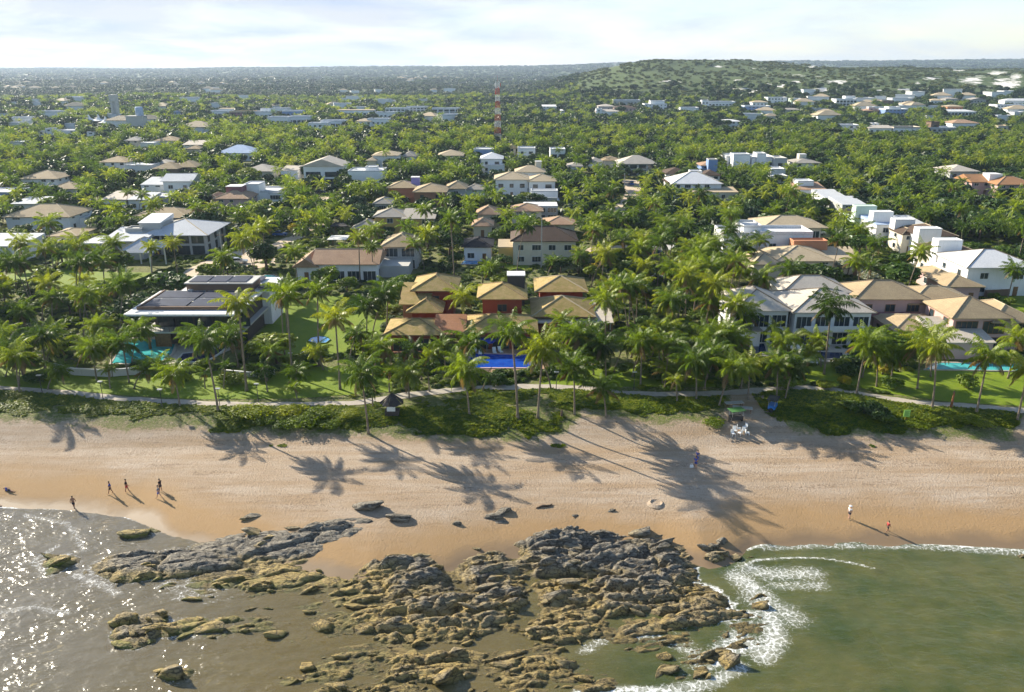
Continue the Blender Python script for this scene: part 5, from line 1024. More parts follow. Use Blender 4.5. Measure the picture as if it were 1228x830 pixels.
# ------------------------------------------------------------------ cars
def car(label, px, py, rz, paint, z=4.06, pickup=False, tall=1.0):
    x, y = at(px, py, z); r = thing('parked_car', label, 'car', (x, y, z), rz)
    def prof(pts, w, t=0):
        b = MB(); n = len(pts)
        for s in (-1, 1): b.poly([(p[0], s * w / 2, p[1]) for p in (pts if s < 0 else pts[::-1])])
        for i in range(n): j = (i + 1) % n; b.poly([(pts[i][0], -w / 2, pts[i][1]), (pts[i][0], w / 2, pts[i][1]), (pts[j][0], w / 2, pts[j][1]), (pts[j][0], -w / 2, pts[j][1])])
        return b
    def bev(b, nm, mat, w):
        me = b.mesh(nm, M[mat]); bm = bmesh.new(); bm.from_mesh(me); bmesh.ops.remove_doubles(bm, verts=bm.verts[:], dist=1e-4); bmesh.ops.recalc_face_normals(bm, faces=bm.faces[:]); bmesh.ops.bevel(bm, geom=bm.edges[:], offset=w, segments=2, affect='EDGES'); bm.to_mesh(me); bm.free(); return ob(nm, me, r)
    bev(prof([(-2.1, .35), (-2.15, .75), (-2.0, .95), (-1.2, 1.0), (.9, 1.0), (1.9, .88), (2.15, .7), (2.15, .35)], 1.74), 'body', paint, .06)
    cab = [(-1.5, .99), (-1.25, 1.5 * tall), (.1, 1.52 * tall), (.95, .99)] if not pickup else [(-.3, .99), (-.2, 1.6), (.6, 1.6), (1.1, .99)]
    bev(prof(cab, 1.5), 'cabin', 'glass', .05)
    top = [(-1.28, 1.49 * tall), (-1.2, 1.56 * tall), (.05, 1.57 * tall), (.15, 1.5 * tall)] if not pickup else [(-.22, 1.58), (-.18, 1.66), (.56, 1.66), (.62, 1.58)]
    bev(prof(top, 1.44), 'roof', paint, .02)
    for sx in (-1.3, 1.35):
        for sy in (-.82, .82):
            w = MB(); w.tube([(0, -.11, 0), (0, .11, 0)], [.33, .33], 14); o = ob('wheel', w.mesh('wheel', M['tyre']), r, (sx, sy, .33)); w = MB(); w.tube([(0, -.12, 0), (0, .12, 0)], [.19, .19], 10); ob('rim', w.mesh('rim', M['steel']), o)
    for sy in (-.6, .6): b = MB(); b.box(2.13, 2.18, sy - .2, sy + .2, .62, .78); ob('headlight', b.mesh('headlight', M['trim_white']), r)
    p0 = proj(x, y, z + .8); rp = 2.2 / p0[2] * FOC; KEEP.append((p0[0] - rp, p0[1] - rp * .4, p0[0] + rp, p0[1] + rp * .4, y)); FOOT.append((x, y, 2.6, 2.2, 0))
car('silver car parked on the sandy lane behind the flat roofed villa', 287, 316, R(8), 'car_silver'); car('silver blue car parked under palms beside the yellow shrub, further up the lane', 336, 283, R(4), 'car_blue')
car('blue van on the sandy lane beside the pyramid roofed house', 757, 222, R(92), 'car_blue', 4.06, False, 1.2); car('blue car under the shelter right of the dark brown roofed house', 786, 305, R(10), 'car_blue')
car('dark car parked among palms left of the white cubic house', 787, 336, R(25), 'car_dark'); car('white car parked behind the white cubic house', 981, 281, R(5), 'car_white'); car('pale car at the edge of the peach roofed house', 679, 272, R(0), 'car_silver')
car('dark car parked on the sandy lot left of the box house', 384, 232, R(5), 'car_dark', 4.2)
def carport(label, px0, px1, py, d, roof, h=2.6):
    x0, y = at(px0, py, GZ + h); x1, _ = at(px1, py, GZ + h); r = thing('carport', label, 'carport', ((x0 + x1) / 2, y, GZ)); w = x1 - x0
    b = MB(); b.box(-w / 2, w / 2, 0, d, h, h + .15); ob('roof', b.mesh('roof', M[roof]), r)
    for sx in (-1, 1):
        for yy in (.3, d - .3): b = MB(); b.box(-.09, .09, -.09, .09, -.2, h); ob('post', b.mesh('post', M['wood']), r, (sx * (w / 2 - .3), yy, 0))
    FOOT.append(((x0 + x1) / 2, y + d / 2, w / 2, d / 2, 0)); KEEP.append((px0, py - 6, px1, py + 5, y))
carport('flat grey carport over the blue car, right of the dark brown roofed house', 782, 816, 300, 6, 'concrete_wall'); carport('slanting pale carport roof behind the long low house', 392, 415, 288, 6, 'white_roof'); carport('dark flat carport left of the yellow walled houses', 396, 422, 272, 6, 'black_roof')

# ------------------------------------------------------------------ mast, water towers, tent
def mast(label, px, base, top, wbase, name='lattice_mast', bands=9):
    x, y = at(px, base, GZ); z0 = gz_at(x, y)
    H = CAMZ - z0 - (y * math.tan(PITCH - math.atan((415 - top) / FOC))); r = thing(name, label, 'mast', (x, y, z0))
    def half(z): return wbase / 2 * (1 - .45 * min(1, z / H * 1.15))
    step = H / 36
    for k in range(bands):
        b = MB(); z0_, z1_ = H * k / bands, H * (k + 1) / bands
        n = max(1, round((z1_ - z0_) / step)); m = 0
        for i in range(n):
            a = z0_ + (z1_ - z0_) * i / n; c = z0_ + (z1_ - z0_) * (i + 1) / n; ha, hc = half(a), half(c); q = .10
            C = [(-1, -1), (1, -1), (1, 1), (-1, 1)]
            for s, (u, v) in enumerate(C):
                u2, v2 = C[(s + 1) % 4]
                b.tube([(u * ha, v * ha, a), (u * hc, v * hc, c)], [q, q], 4, cap=False); b.tube([(u * ha, v * ha, a), (u2 * hc, v2 * hc, c)], [q * .6] * 2, 4, cap=False); b.tube([(u2 * ha, v2 * ha, a), (u * hc, v * hc, c)], [q * .6] * 2, 4, cap=False); b.tube([(u * hc, v * hc, c), (u2 * hc, v2 * hc, c)], [q * .6] * 2, 4, cap=False)
        ob('lattice_section', b.mesh('lattice_section', M['mast_white' if k % 2 == 0 else 'mast_red']), r)
    for k in range(5):
        b = MB(); b.box(-.25, .25, -.15, .15, -1.1, 1.1); a = R(72 * k); ob('antenna_panel', b.mesh('antenna_panel', M['mast_white' if k % 2 else 'mast_red']), r, (math.cos(a) * 1.9, math.sin(a) * 1.9, H - 2 - (k % 3) * 2.4), a)
    b = MB(); b.tube([(0, 0, H), (0, 0, H + 4)], [.09, .05], 5); ob('lightning_rod', b.mesh('lightning_rod', M['mast_red']), r)
    KEEP.append((px - 6, top, px + 6, base - 3, y))
mast('tall red and white lattice telecom mast rising above the woods', 597, 168, 98, 4.6); mast('small distant mast on the ridge left of the wooded hill', 737, 88, 74, 3.0, 'lattice_mast', 3)
def ctower():
    x, y = at(141, 147, GZ); z0 = gz_at(x, y); r = thing('concrete_water_tower', 'tall slab-sided concrete water tower in the left palm wood', 'water tower', (x, y, z0)); H = 24
    b = MB(); b.box(-3.2, -1.0, -2, 2, 0, H - 6); ob('shaft', b.mesh('shaft', M['concrete_wall']), r); b = MB(); b.box(1.0, 2.6, -2, 2, 0, H - 6); ob('shaft', b.mesh('shaft', M['concrete_wall']), r)
    b = MB(); b.box(-.98, .98, -1.2, 1.2, 0, H - 6); ob('stair_core', b.mesh('stair_core', M['grey_wall']), r); b = MB(); b.box(-3.5, 2.9, -2.4, 2.4, H - 6, H); ob('tank', b.mesh('tank', M['concrete_wall']), r)
    KEEP.append((134, 117, 147, 143, y))
    x, y = at(166, 158, GZ); z0 = gz_at(x, y); r = thing('water_tank_house', 'squat concrete tank house with a round blue tank on top', 'water tower', (x, y, z0))
    b = MB(); b.box(-6.5, 6.5, -4, 4, 0, 11.5); ob('wall', b.mesh('wall', M['concrete_wall']), r); b = MB(); b.box(-6.9, 6.9, -4.4, 4.4, 11.5, 12.1); ob('roof', b.mesh('roof', M['concrete_wall']), r)
    b = MB(); b.tube([(3, 0, 12.1), (3, 0, 12.3), (3, 0, 18), (3, 0, 18.6)], [2.6, 2.9, 2.9, 2.4], 18); ob('tank', b.mesh('tank', M['blue_roof'], True), r)
    KEEP.append((155, 130, 176, 153, y))
    x, y = at(118, 152, GZ); z0 = gz_at(x, y); r = thing('event_tent', 'white peaked event tent beside the concrete water tower', 'tent', (x, y, z0))
    for k in range(3):
        b = MB(); n = 12; pr = [(6.4, 5.0), (3.6, 5.9), (1.4, 7.4), (.2, 10.2)]
        for (r0, a0), (r1, a1) in zip(pr[:-1], pr[1:]):
            for i in range(n):
                t0, t1 = 2 * math.pi * i / n, 2 * math.pi * (i + 1) / n; b.poly([(r0 * math.cos(t0), r0 * math.sin(t0), a0), (r0 * math.cos(t1), r0 * math.sin(t1), a0), (r1 * math.cos(t1), r1 * math.sin(t1), a1), (r1 * math.cos(t0), r1 * math.sin(t0), a1)])
        ob('tent_peak', b.mesh('tent_peak', M['cloth_white']), r, (-7 + k * 8.2, (k == 2) * -5, -(k == 2) * 1.5))
        for sx in (-4, 4):
            for sy in (-4, 4): b = MB(); b.tube([(0, 0, -.3), (0, 0, 5.2)], [.1, .1], 5); ob('pole', b.mesh('pole', M['steel']), r, (-7 + k * 8.2 + sx, (k == 2) * -5 + sy, -(k == 2) * 1.2))
    KEEP.append((106, 136, 147, 148, y))
ctower()
# far hamlet specks
rm2 = roof_mb('P', 10.2, 8.2, .9, 0, 4.5, False).mesh('roof', [M['white_roof']] * 3)
hm = MB(); hm.box(-5, 5, -4, 4, -.5, 4.5); hme = hm.mesh('wall', M['white_wall']); rm = roof_mb('H', 10, 8, 2.2, .6, 4.5, False).mesh('roof', [M['sand_roof']] * 3)
for k in range(150):
    if k < 34: px, py = rnd.uniform(470, 565), rnd.uniform(92, 99)
    elif k < 50: px, py = rnd.uniform(5, 130), rnd.uniform(94, 110)
    elif k < 64: px, py = rnd.uniform(200, 330), rnd.uniform(95, 104)
    elif k < 104: px, py = rnd.uniform(880, 1235), rnd.uniform(113, 150)
    elif k < 128: px, py = rnd.uniform(250, 560), rnd.uniform(108, 150)
    else: px, py = rnd.uniform(0, 250), rnd.uniform(118, 168)
    x, y, z = on_land(px, py, 0)
    if any(abs(x - f[0]) < f[2] + 10 and -14 < f[1] - y < 30 for f in FOOT): continue
    txt = ('tiny white house in the distant town between the mast and the hill', 'houses of the distant town') if k < 34 else (('tiny pale house scattered on the far left plain', 'houses on the far left plain') if k < 50 else [('tiny pale house in the distant trees above the terrace of villas', 'houses in the distant trees'), ('small white house in the far woods below the dunes at right', 'small houses below the dunes'), ('small white house in the far woods around the terrace of villas', 'small houses around the terrace'), ('small white house in the far left woods near the water tower', 'small houses near the water tower')][0 if k < 64 else (1 if k < 104 else (2 if k < 128 else 3))])
    r = thing('distant_house', txt[0], 'house', (x, y, z), rnd.uniform(-.5, .5), txt[1]); s = rnd.uniform(1.0, 1.7); r.scale = (s * 1.3, s, s)
    ob('wall', hme, r); ob('roof', (rm, rm2)[k % 3 > 0] if k >= 64 else rm, r)
    if k >= 64: p_ = proj(x, y, z + 5); KEEP.append((p_[0] - 5, p_[1] - 3, p_[0] + 5, p_[1] + 1.5, y))

# ------------------------------------------------------------------ people
def skin_mesh(V, E, rad, mat, name, root=0, sub=2):
    me = bpy.data.meshes.new(name + '_skeleton'); me.from_pydata(V, E, []); o = bpy.data.objects.new('skeleton', me); COL.objects.link(o)
    m = o.modifiers.new('skin', 'SKIN'); sv = me.skin_vertices[0].data
    for i, q in enumerate(rad): sv[i].radius = q if isinstance(q, tuple) else (q, q)
    sv[root].use_root = True
    s = o.modifiers.new('sub', 'SUBSURF'); s.levels = s.render_levels = sub
    dg = bpy.context.evaluated_depsgraph_get(); dg.update(); r = bpy.data.meshes.new_from_object(o.evaluated_get(dg)); bpy.data.objects.remove(o); bpy.data.meshes.remove(me)
    r.name = name; r.materials.clear(); r.materials.append(mat); r.polygons.foreach_set('use_smooth', [True] * len(r.polygons)); return r
def body_sets(stride=.26, arm=.22):
    """walking figure 1.72 m tall, facing +X"""
    st = stride; a = arm
    V = [(0, 0, .95), (0, 0, 1.18), (0, 0, 1.40), (.015, 0, 1.52), (.03, 0, 1.64), (.03, 0, 1.72),
         (0, .10, .90), (st * .55, .10, .50), (st, .10, .09), (st + .16, .11, .04), (0, -.10, .90), (-st * .25, -.10, .50), (-st, -.10, .13), (-st + .14, -.11, .04),
         (0, .19, 1.39), (-a * .5, .25, 1.12), (-a * .4, .26, .88), (-a * .25, .26, .79), (0, -.19, 1.39), (a * .5, -.25, 1.12), (a * 1.1, -.25, .90), (a * 1.3, -.25, .81), (.125, 0, 1.635)]
    E = [(0, 1), (1, 2), (2, 3), (3, 4), (4, 5), (0, 6), (6, 7), (7, 8), (8, 9), (0, 10), (10, 11), (11, 12), (12, 13), (2, 14), (14, 15), (15, 16), (16, 17), (2, 18), (18, 19), (19, 20), (20, 21), (4, 22)]
    rad = [(.16, .12), (.15, .11), (.16, .11), .055, (.095, .085), .07, .095, .065, .045, .035, .095, .065, .045, .035, .065, .045, .036, .035, .065, .045, .036, .035, .02]
    sh_ = [(0, 0, .93), (0, 0, 1.18), (0, 0, 1.42), (0, .19, 1.39), (-a * .32, .23, 1.21), (0, -.19, 1.39), (a * .32, -.23, 1.21)]
    shE = [(0, 1), (1, 2), (2, 3), (3, 4), (2, 5), (5, 6)]; shr = [(.185, .14), (.175, .13), (.17, .125), .085, .07, .085, .07]
    so_ = [(0, 0, .98), (0, 0, .90), (.01, .10, .84), (st * .45, .10, .56), (0, -.10, .84), (-st * .2, -.10, .56)]
    soE = [(0, 1), (1, 2), (2, 3), (1, 4), (4, 5)]; sor = [(.175, .135), (.17, .13), .115, .095, .115, .095]
    return (V, E, rad), (sh_, shE, shr), (so_, soE, sor)
POSE = [body_sets(), body_sets(.08, .10), body_sets(.20, .30)]
_pc = {}
def part_mesh(i, which, mat):
    k = (i, which, mat)
    if k not in _pc: _pc[k] = skin_mesh(*POSE[i][which], M[mat], ('body', 'shirt', 'shorts')[which])
    return _pc[k]
hb = bmesh.new(); bmesh.ops.create_icosphere(hb, subdivisions=2, radius=.105)
for v in hb.verts: v.co.z = max(v.co.z, -.03) * 1.05; v.co.x = min(v.co.x, .06)
HAIR = bpy.data.meshes.new('hair'); hb.to_mesh(HAIR); hb.free(); HAIR.materials.append(M['hair'])
HATM = MB(); HATM.tube([(0, 0, .03), (0, 0, .05), (0, 0, .051), (0, 0, .13)], [.2, .2, .12, .09], 12); HATM = HATM.mesh('hat', M['shirt_white'])
def person(label, px, py, face, pose, shirt, shorts, skin='skin', sc=1.0, hat=False, lie=False):
    x, y, z = hit(px, py)
    b = ob('person', part_mesh(pose, 0, skin), None, (x, y, z), face); tag(b, label, 'person'); b.scale = (sc,) * 3
    if shirt: ob('shirt', part_mesh(pose, 1, shirt), b)
    ob('shorts', part_mesh(pose, 2, shorts), b); ob('hair', HAIR, b, (.02, 0, 1.68))
    if hat: ob('hat', HATM, b, (.03, 0, 1.66))
    if lie: b.rotation_euler = (R(-86), 0, face); b.location.z = z + .16
    return b
person('person in a blue shirt walking along the beach, left of the four walkers', 133, 592, R(195), 0, 'shirt_blue', 'shorts_dark')
person('tall person in dark shirt and dark red shorts in the middle of the four walkers', 152.5, 590, R(20), 2, 'shirt_black', 'shirt_red', sc=1.05)
person('person in black at the back of the right hand walking pair', 193, 589, R(160), 1, 'shirt_black', 'shorts_dark')
person('person in grey shirt and blue shorts in front of the right hand walking pair', 191, 597, R(200), 0, 'shirt_grey', 'shorts_blue', 'skin_pale')
person('dark haired person in dark swimwear stepping into the shallow water', 89, 610, R(100), 0, None, 'shorts_dark')
person('person lying on the wet sand near the left edge', 17, 591, R(70), 1, 'shirt_blue', 'shorts_dark', lie=True)
person('person sitting low in dark red cut by the left edge at the waterline', 1, 608, R(70), 1, 'shirt_red', 'shorts_dark', lie=True)
person('person in bright blue in the palm shadow carrying a bag', 834, 561, R(250), 0, 'shorts_blue', 'shirt_blue')
person('person in white shirt and white hat on the wet sand, right of the rocks', 1018, 622, R(200), 1, 'shirt_white', 'shorts_dark', 'skin_pale', 1.02, True)
person('small person in a red shirt near the swash on the right', 1064, 638, R(10), 0, 'shirt_red', 'shorts_dark', 'skin', .85)
person('person in pale shirt beside the one in bright blue in the palm shadow', 836, 554, R(220), 1, 'shirt_blue', 'shorts_blue', 'skin_pale')
def bag():
    x, y, z = hit(834, 561); b = MB(); b.box(-.22, .22, -.1, .1, 0, .32); b.box(-.12, -.09, -.02, .02, .32, .5); b.box(.09, .12, -.02, .02, .32, .5); b.box(-.12, .12, -.02, .02, .5, .53)
    tag(ob('beach_bag', b.mesh('beach_bag', M['shirt_white']), None, (x - .5, y + .1, z)), 'white beach bag beside the person in bright blue', 'bag')
bag()
def sandpit():
    x, y, z = hit(787, 604); b = MB(); n = 20
    for k in range(n):
        t0, t1 = 2 * math.pi * k / n, 2 * math.pi * (k + 1) / n
        prof = [(.1, .03), (.45, .03), (.75, .2), (1.15, -.04)]
        for (r0, z0), (r1, z1) in zip(prof[:-1], prof[1:]):
            b.poly([(r0 * math.cos(t0), r0 * math.sin(t0), z0), (r1 * math.cos(t0), r1 * math.sin(t0), z1), (r1 * math.cos(t1), r1 * math.sin(t1), z1), (r0 * math.cos(t1), r0 * math.sin(t1), z0)])
    tag(ob('sand_hollow', b.mesh('sand_hollow', TERR, True), None, (x, y, z)), 'ring shaped mound round a hollow dug in the sand', 'sand hollow')
sandpit()

def upole(label, px, py, h):
    x, y = at(px, py, GZ); r = thing('utility_pole', label, 'utility pole', (x, y, GZ)); b = MB(); b.tube([(0, 0, -.3), (0, 0, h)], [.16, .11], 7); ob('pole', b.mesh('pole', M['concrete_wall']), r)
    b = MB(); b.box(-.9, .9, -.06, .06, h - .8, h - .65); ob('crossarm', b.mesh('crossarm', M['wood']), r)
upole('tall thin pole in front of the dark brown hip roofed house', 649, 322, 13); upole('thin pole on the sandy lane beside the blue van', 748, 236, 9); upole('thin pole beside the lane behind the flat roofed villa', 268, 318, 8.5)
# ------------------------------------------------------------------ loose boulders on the reef
def rock_mesh(seed, sub=3):
    q = random.Random(seed); bm = bmesh.new(); bmesh.ops.create_icosphere(bm, subdivisions=sub, radius=1)
    planes = [(Vector((q.gauss(0, 1), q.gauss(0, 1), q.gauss(0, .8))).normalized(), q.uniform(.42, .85)) for _ in range(17)]
    off = Vector((q.uniform(0, 50), q.uniform(0, 50), 0))
    from mathutils import noise
    for v in bm.verts:
        p = v.co.copy()
        for n, d in planes:
            e = p.dot(n) - d
            if e > 0: p -= n * e * .97
        p += v.co.normalized() * (noise.noise(v.co * 1.7 + off) * .14 + noise.noise(v.co * 5 + off) * .06)
        v.co = p
    me = bpy.data.meshes.new('boulder'); bm.to_mesh(me); bm.free(); me.materials.append(M['rock']); me.polygons.foreach_set('use_smooth', [True] * len(me.polygons)); return me
RM = [rock_mesh(s) for s in range(12)]
def boulder(label, x, y, s, group=None, e=None, sink=.30):
    z = max(float(Zrock(np.array([x]), np.array([y]))[0]), float(Zt(x, y)))
    e = e or rnd.uniform(1.5, 3.3); o = ob('boulder', rnd.choice(RM), None, (x, y, z + s * (.40 - sink) * .6), STR + rnd.gauss(0, .4 if group else .16))
    o.scale = (s * e * .62, s * .60, s * rnd.uniform(.30, .52)); o.rotation_euler.x = rnd.gauss(0, .28); o.rotation_euler.y = rnd.gauss(0, .2); return tag(o, label, 'rock', group)
BIG = [(770, 637, 1.6, 'rounded grey boulder lying alone on the sand above the reef'), (795, 648, 1.1, 'smaller dark boulder right of the lone rounded boulder'), (733, 616, .55, 'small grey stone on the sand near the palm shadow'),
       (690, 621, .5, 'small grey stone on the sand left of another small stone'), (866, 648, 1.0, 'dark boulder at the left of the cluster beside the wet sand'), (884, 661, 1.2, 'weedy boulder at the water edge of the wet sand cluster'), (848, 664, .45, 'pebble sized dark stone left of the wet sand cluster'), (903, 660, .8, 'brown stone in the first wash of foam'),
       (603, 618, 1.3, 'dark flat rock at the top tip of the reef'), (592, 624, 1.1, 'grey rock just below the top tip of the reef'), (548, 632, .9, 'low flat grey rock half buried in sand left of the reef tip'), (482, 628, 1.4, 'flat grey slab half buried in the sand'), (440, 616, 2.2, 'long smooth grey slab on the sand right of the left ridge'), (303, 622, 1.0, 'dark knob standing up on the crest of the left ridge'),
       (165, 632, 1.9, 'dark slab at the upper left of the long grey ridge'), (72, 668, 1.6, 'weedy dark rock in the shallow water near the left edge'), (62, 661, 1.0, 'small rock behind the weedy dark rock at the left'), (16, 680, .6, 'single stone in the glittering water near the left edge'), (88, 774, .8, 'single dark stone in the glittering lower left water'), (205, 801, 1.8, 'ragged dark rock in the lower left shallows'), (150, 738, 1.9, 'dark peak at the left end of the lower left outcrop'),
       (912, 718, 1.3, 'outermost rock washed by foam on the right of the reef'), (925, 774, 1.1, 'rock in the foam at the outer right corner of the reef'), (872, 788, 2.0, 'large weedy rock at the bottom right of the reef'), (803, 795, 1.0, 'grey rock surrounded by clear green water below the reef'), (668, 712, 1.5, 'big round boulder right of the dark cleft'), (1226, 660, .7, 'small stone in the swash at the right edge'), (838, 800, 1.2, 'brown weedy rock just below the water line under the reef')]
for px, py, s, lb in BIG:
    x, y = at(px, py, .9); boulder(lb, x, y, s)
cnt = {}; tries = 0
ZON = [('ochre weedy boulder in the broken left part of the main reef', 'boulders of the left reef'), ('grey boulder packed among others on the upper right of the main reef', 'boulders of the upper right reef'), ('olive wet boulder low on the seaward side of the main reef', 'boulders of the seaward reef'), ('lichen yellow rock in the shallows below the long grey ridge', 'rocks below the grey ridge')]
while sum(cnt.values()) < 285 and tries < 9000:
    tries += 1; px, py = rnd.uniform(130, 930), rnd.uniform(625, 830); x, y = at(px, py, .6)
    m = float(rmask(np.array([x]), np.array([y]))[0])
    if m < .12 or rnd.random() > .25 + m * .45: continue
    s = min(1.7, .40 * math.exp(abs(rnd.gauss(0, .62)))) * (1.0 if m > .5 else .75)
    if px < 400 and py < 690 and rnd.random() < .7: continue
    k = 3 if px < 400 else (2 if py > 745 else (1 if px > 640 and py < 715 else 0))
    boulder(ZON[k][0], x, y, s, ZON[k][1]); cnt[k] = cnt.get(k, 0) + 1

# ------------------------------------------------------------------ palms
def nquads(pts, faces): return pts, faces
def palm_crown(seed, nf=25, leaflets=17, Lf=3.5, detail=True):
    q = random.Random(seed); b = MB(); tint = []
    wind = q.uniform(-.15, .15) if seed % 3 else q.choice([-.7, .7]); lift = q.uniform(-10, 12); dth = q.choice([.93, .82, .97, .88])
    for i in range(nf):
        age = (i + .5) / nf; az = i * 2.39996 + q.uniform(-.25, .25); dead = detail and age > dth
        el = R(82 + lift * .4) - R(118 - lift) * age ** 1.05 + q.uniform(-.12, .12); L = Lf * q.uniform(.85, 1.12) * (.72 + .28 * math.sin(math.pi * min(1, age * 1.3 + .15)))
        droop = R(58 + 38 * q.random()) * (1 if not dead else .55)
        p = Vector((0, 0, 0)); n = 7; P = [p.copy()]; D = []
        tw = q.uniform(-.5, .5)
        for k in range(n):
            s = (k + .5) / n; e = el - droop * s ** 1.35; a = az + wind * s + tw * .25 * s
            d = Vector((math.cos(a) * math.cos(e), math.sin(a) * math.cos(e), math.sin(e))); D.append(d); p = p + d * (L / n); P.append(p.copy())
        m = 1 if dead else 0; tv = q.random() * .6 + .4 * (1 - abs(2 * age - .7)); tv = max(0, min(1, tv))
        nv = len(b.v)
        for k in range(n):          # rachis
            w = .05 * (1 - k / n) + .012; sd_ = D[k].cross(Vector((0, 0, 1))); sd_ = (sd_.normalized() if sd_.length > .01 else Vector((1, 0, 0))) * w
            b.poly([P[k] - sd_, P[k] + sd_, P[k + 1] + sd_ * .8, P[k + 1] - sd_ * .8], m)
        for j in range(leaflets):
            s = .13 + .87 * (j + .5) / leaflets; f = s * n; k = min(int(f), n - 1); c = P[k].lerp(P[k + 1], f - k); d = D[k]
            side = d.cross(Vector((0, 0, 1))); side = side.normalized() if side.length > .05 else Vector((math.cos(az + 1.57), math.sin(az + 1.57), 0))
            up = side.cross(d)
            ll = (.95 * math.sin(math.pi * min(1, .22 + s * .74)) ** .8 + .10) * Lf / 3.5 * q.uniform(.85, 1.1) * (.8 if dead else .82)
            for sg in (-1, 1):
                hang = -q.uniform(.35, .95) - .3 * s
                v = (side * sg * 1.0 + d * (.55 + .5 * s) + up * .12).normalized() + Vector((0, 0, hang)); v.normalize()
                mid = c + v * ll * .55; tip = c + (v + Vector((0, 0, -.35))).normalized() * ll
                wd = d * (.05 if detail else .14)
                b.poly([c - wd * .5, c + wd * .5, mid + wd, tip, mid - wd], m)
        tint += [tv] * (len(b.v) - nv)
    if detail:
        nv = len(b.v)
        for k in range(7):
            a = k * 2.4; c = Vector((.28 * math.cos(a), .28 * math.sin(a), -.28 - .07 * (k % 3)))
            b.tube([c + Vector((0, 0, .14)), c + Vector((0, 0, .05)), c - Vector((0, 0, .08)), c - Vector((0, 0, .15))], [.05, .13, .12, .03], 6, 0)
        tint += [.2] * (len(b.v) - nv)
    me = b.mesh('crown', [M['palm_leaf'], M['dead_frond']]); attr(me, 'tint', tint); return me
CROWN = [palm_crown(s, 21 + (s * 3) % 8, 25, 4.2) for s in range(11)]
CROWN_Y = [palm_crown(40 + s, 14, 14, 2.6) for s in range(3)]
def trunk_mesh(h, dx, dy, r=.17, curve=.35):
    b = MB(); n = 10; pts = []; rad = []
    for i in range(n + 1):
        t = i / n; k = t ** (1 + curve * 2) * .75 + .25 * t
        pts.append((dx * k, dy * k, -.4 + (h + .4) * t)); rad.append(r * .72 * (1.0 - .35 * t) * (1 + .9 * math.exp(-t * 14)))
    b.tube(pts, rad, 8); return b.mesh('trunk', M['palm_bark'], True)
PTOT = 0
def palm(label, x, y, z, h, dx=0, dy=0, cs=1.0, group=None, crown=None, tr=None, sc=1.0):
    global PTOT; PTOT += 1
    r = thing('coconut_palm', label, 'palm tree', (x, y, z), 0, group)
    ob('trunk', tr or trunk_mesh(h, dx, dy, .14 + .008 * h), r)
    c = ob('crown', crown or rnd.choice(CROWN), r, (dx, dy, h - .1), rnd.uniform(0, 6.28)); c.scale = (cs, cs, cs * rnd.uniform(.92, 1.1)); c.rotation_euler.x = rnd.gauss(0, .06) + dy * .02; c.rotation_euler.y = rnd.gauss(0, .06) + dx * .03
    return r
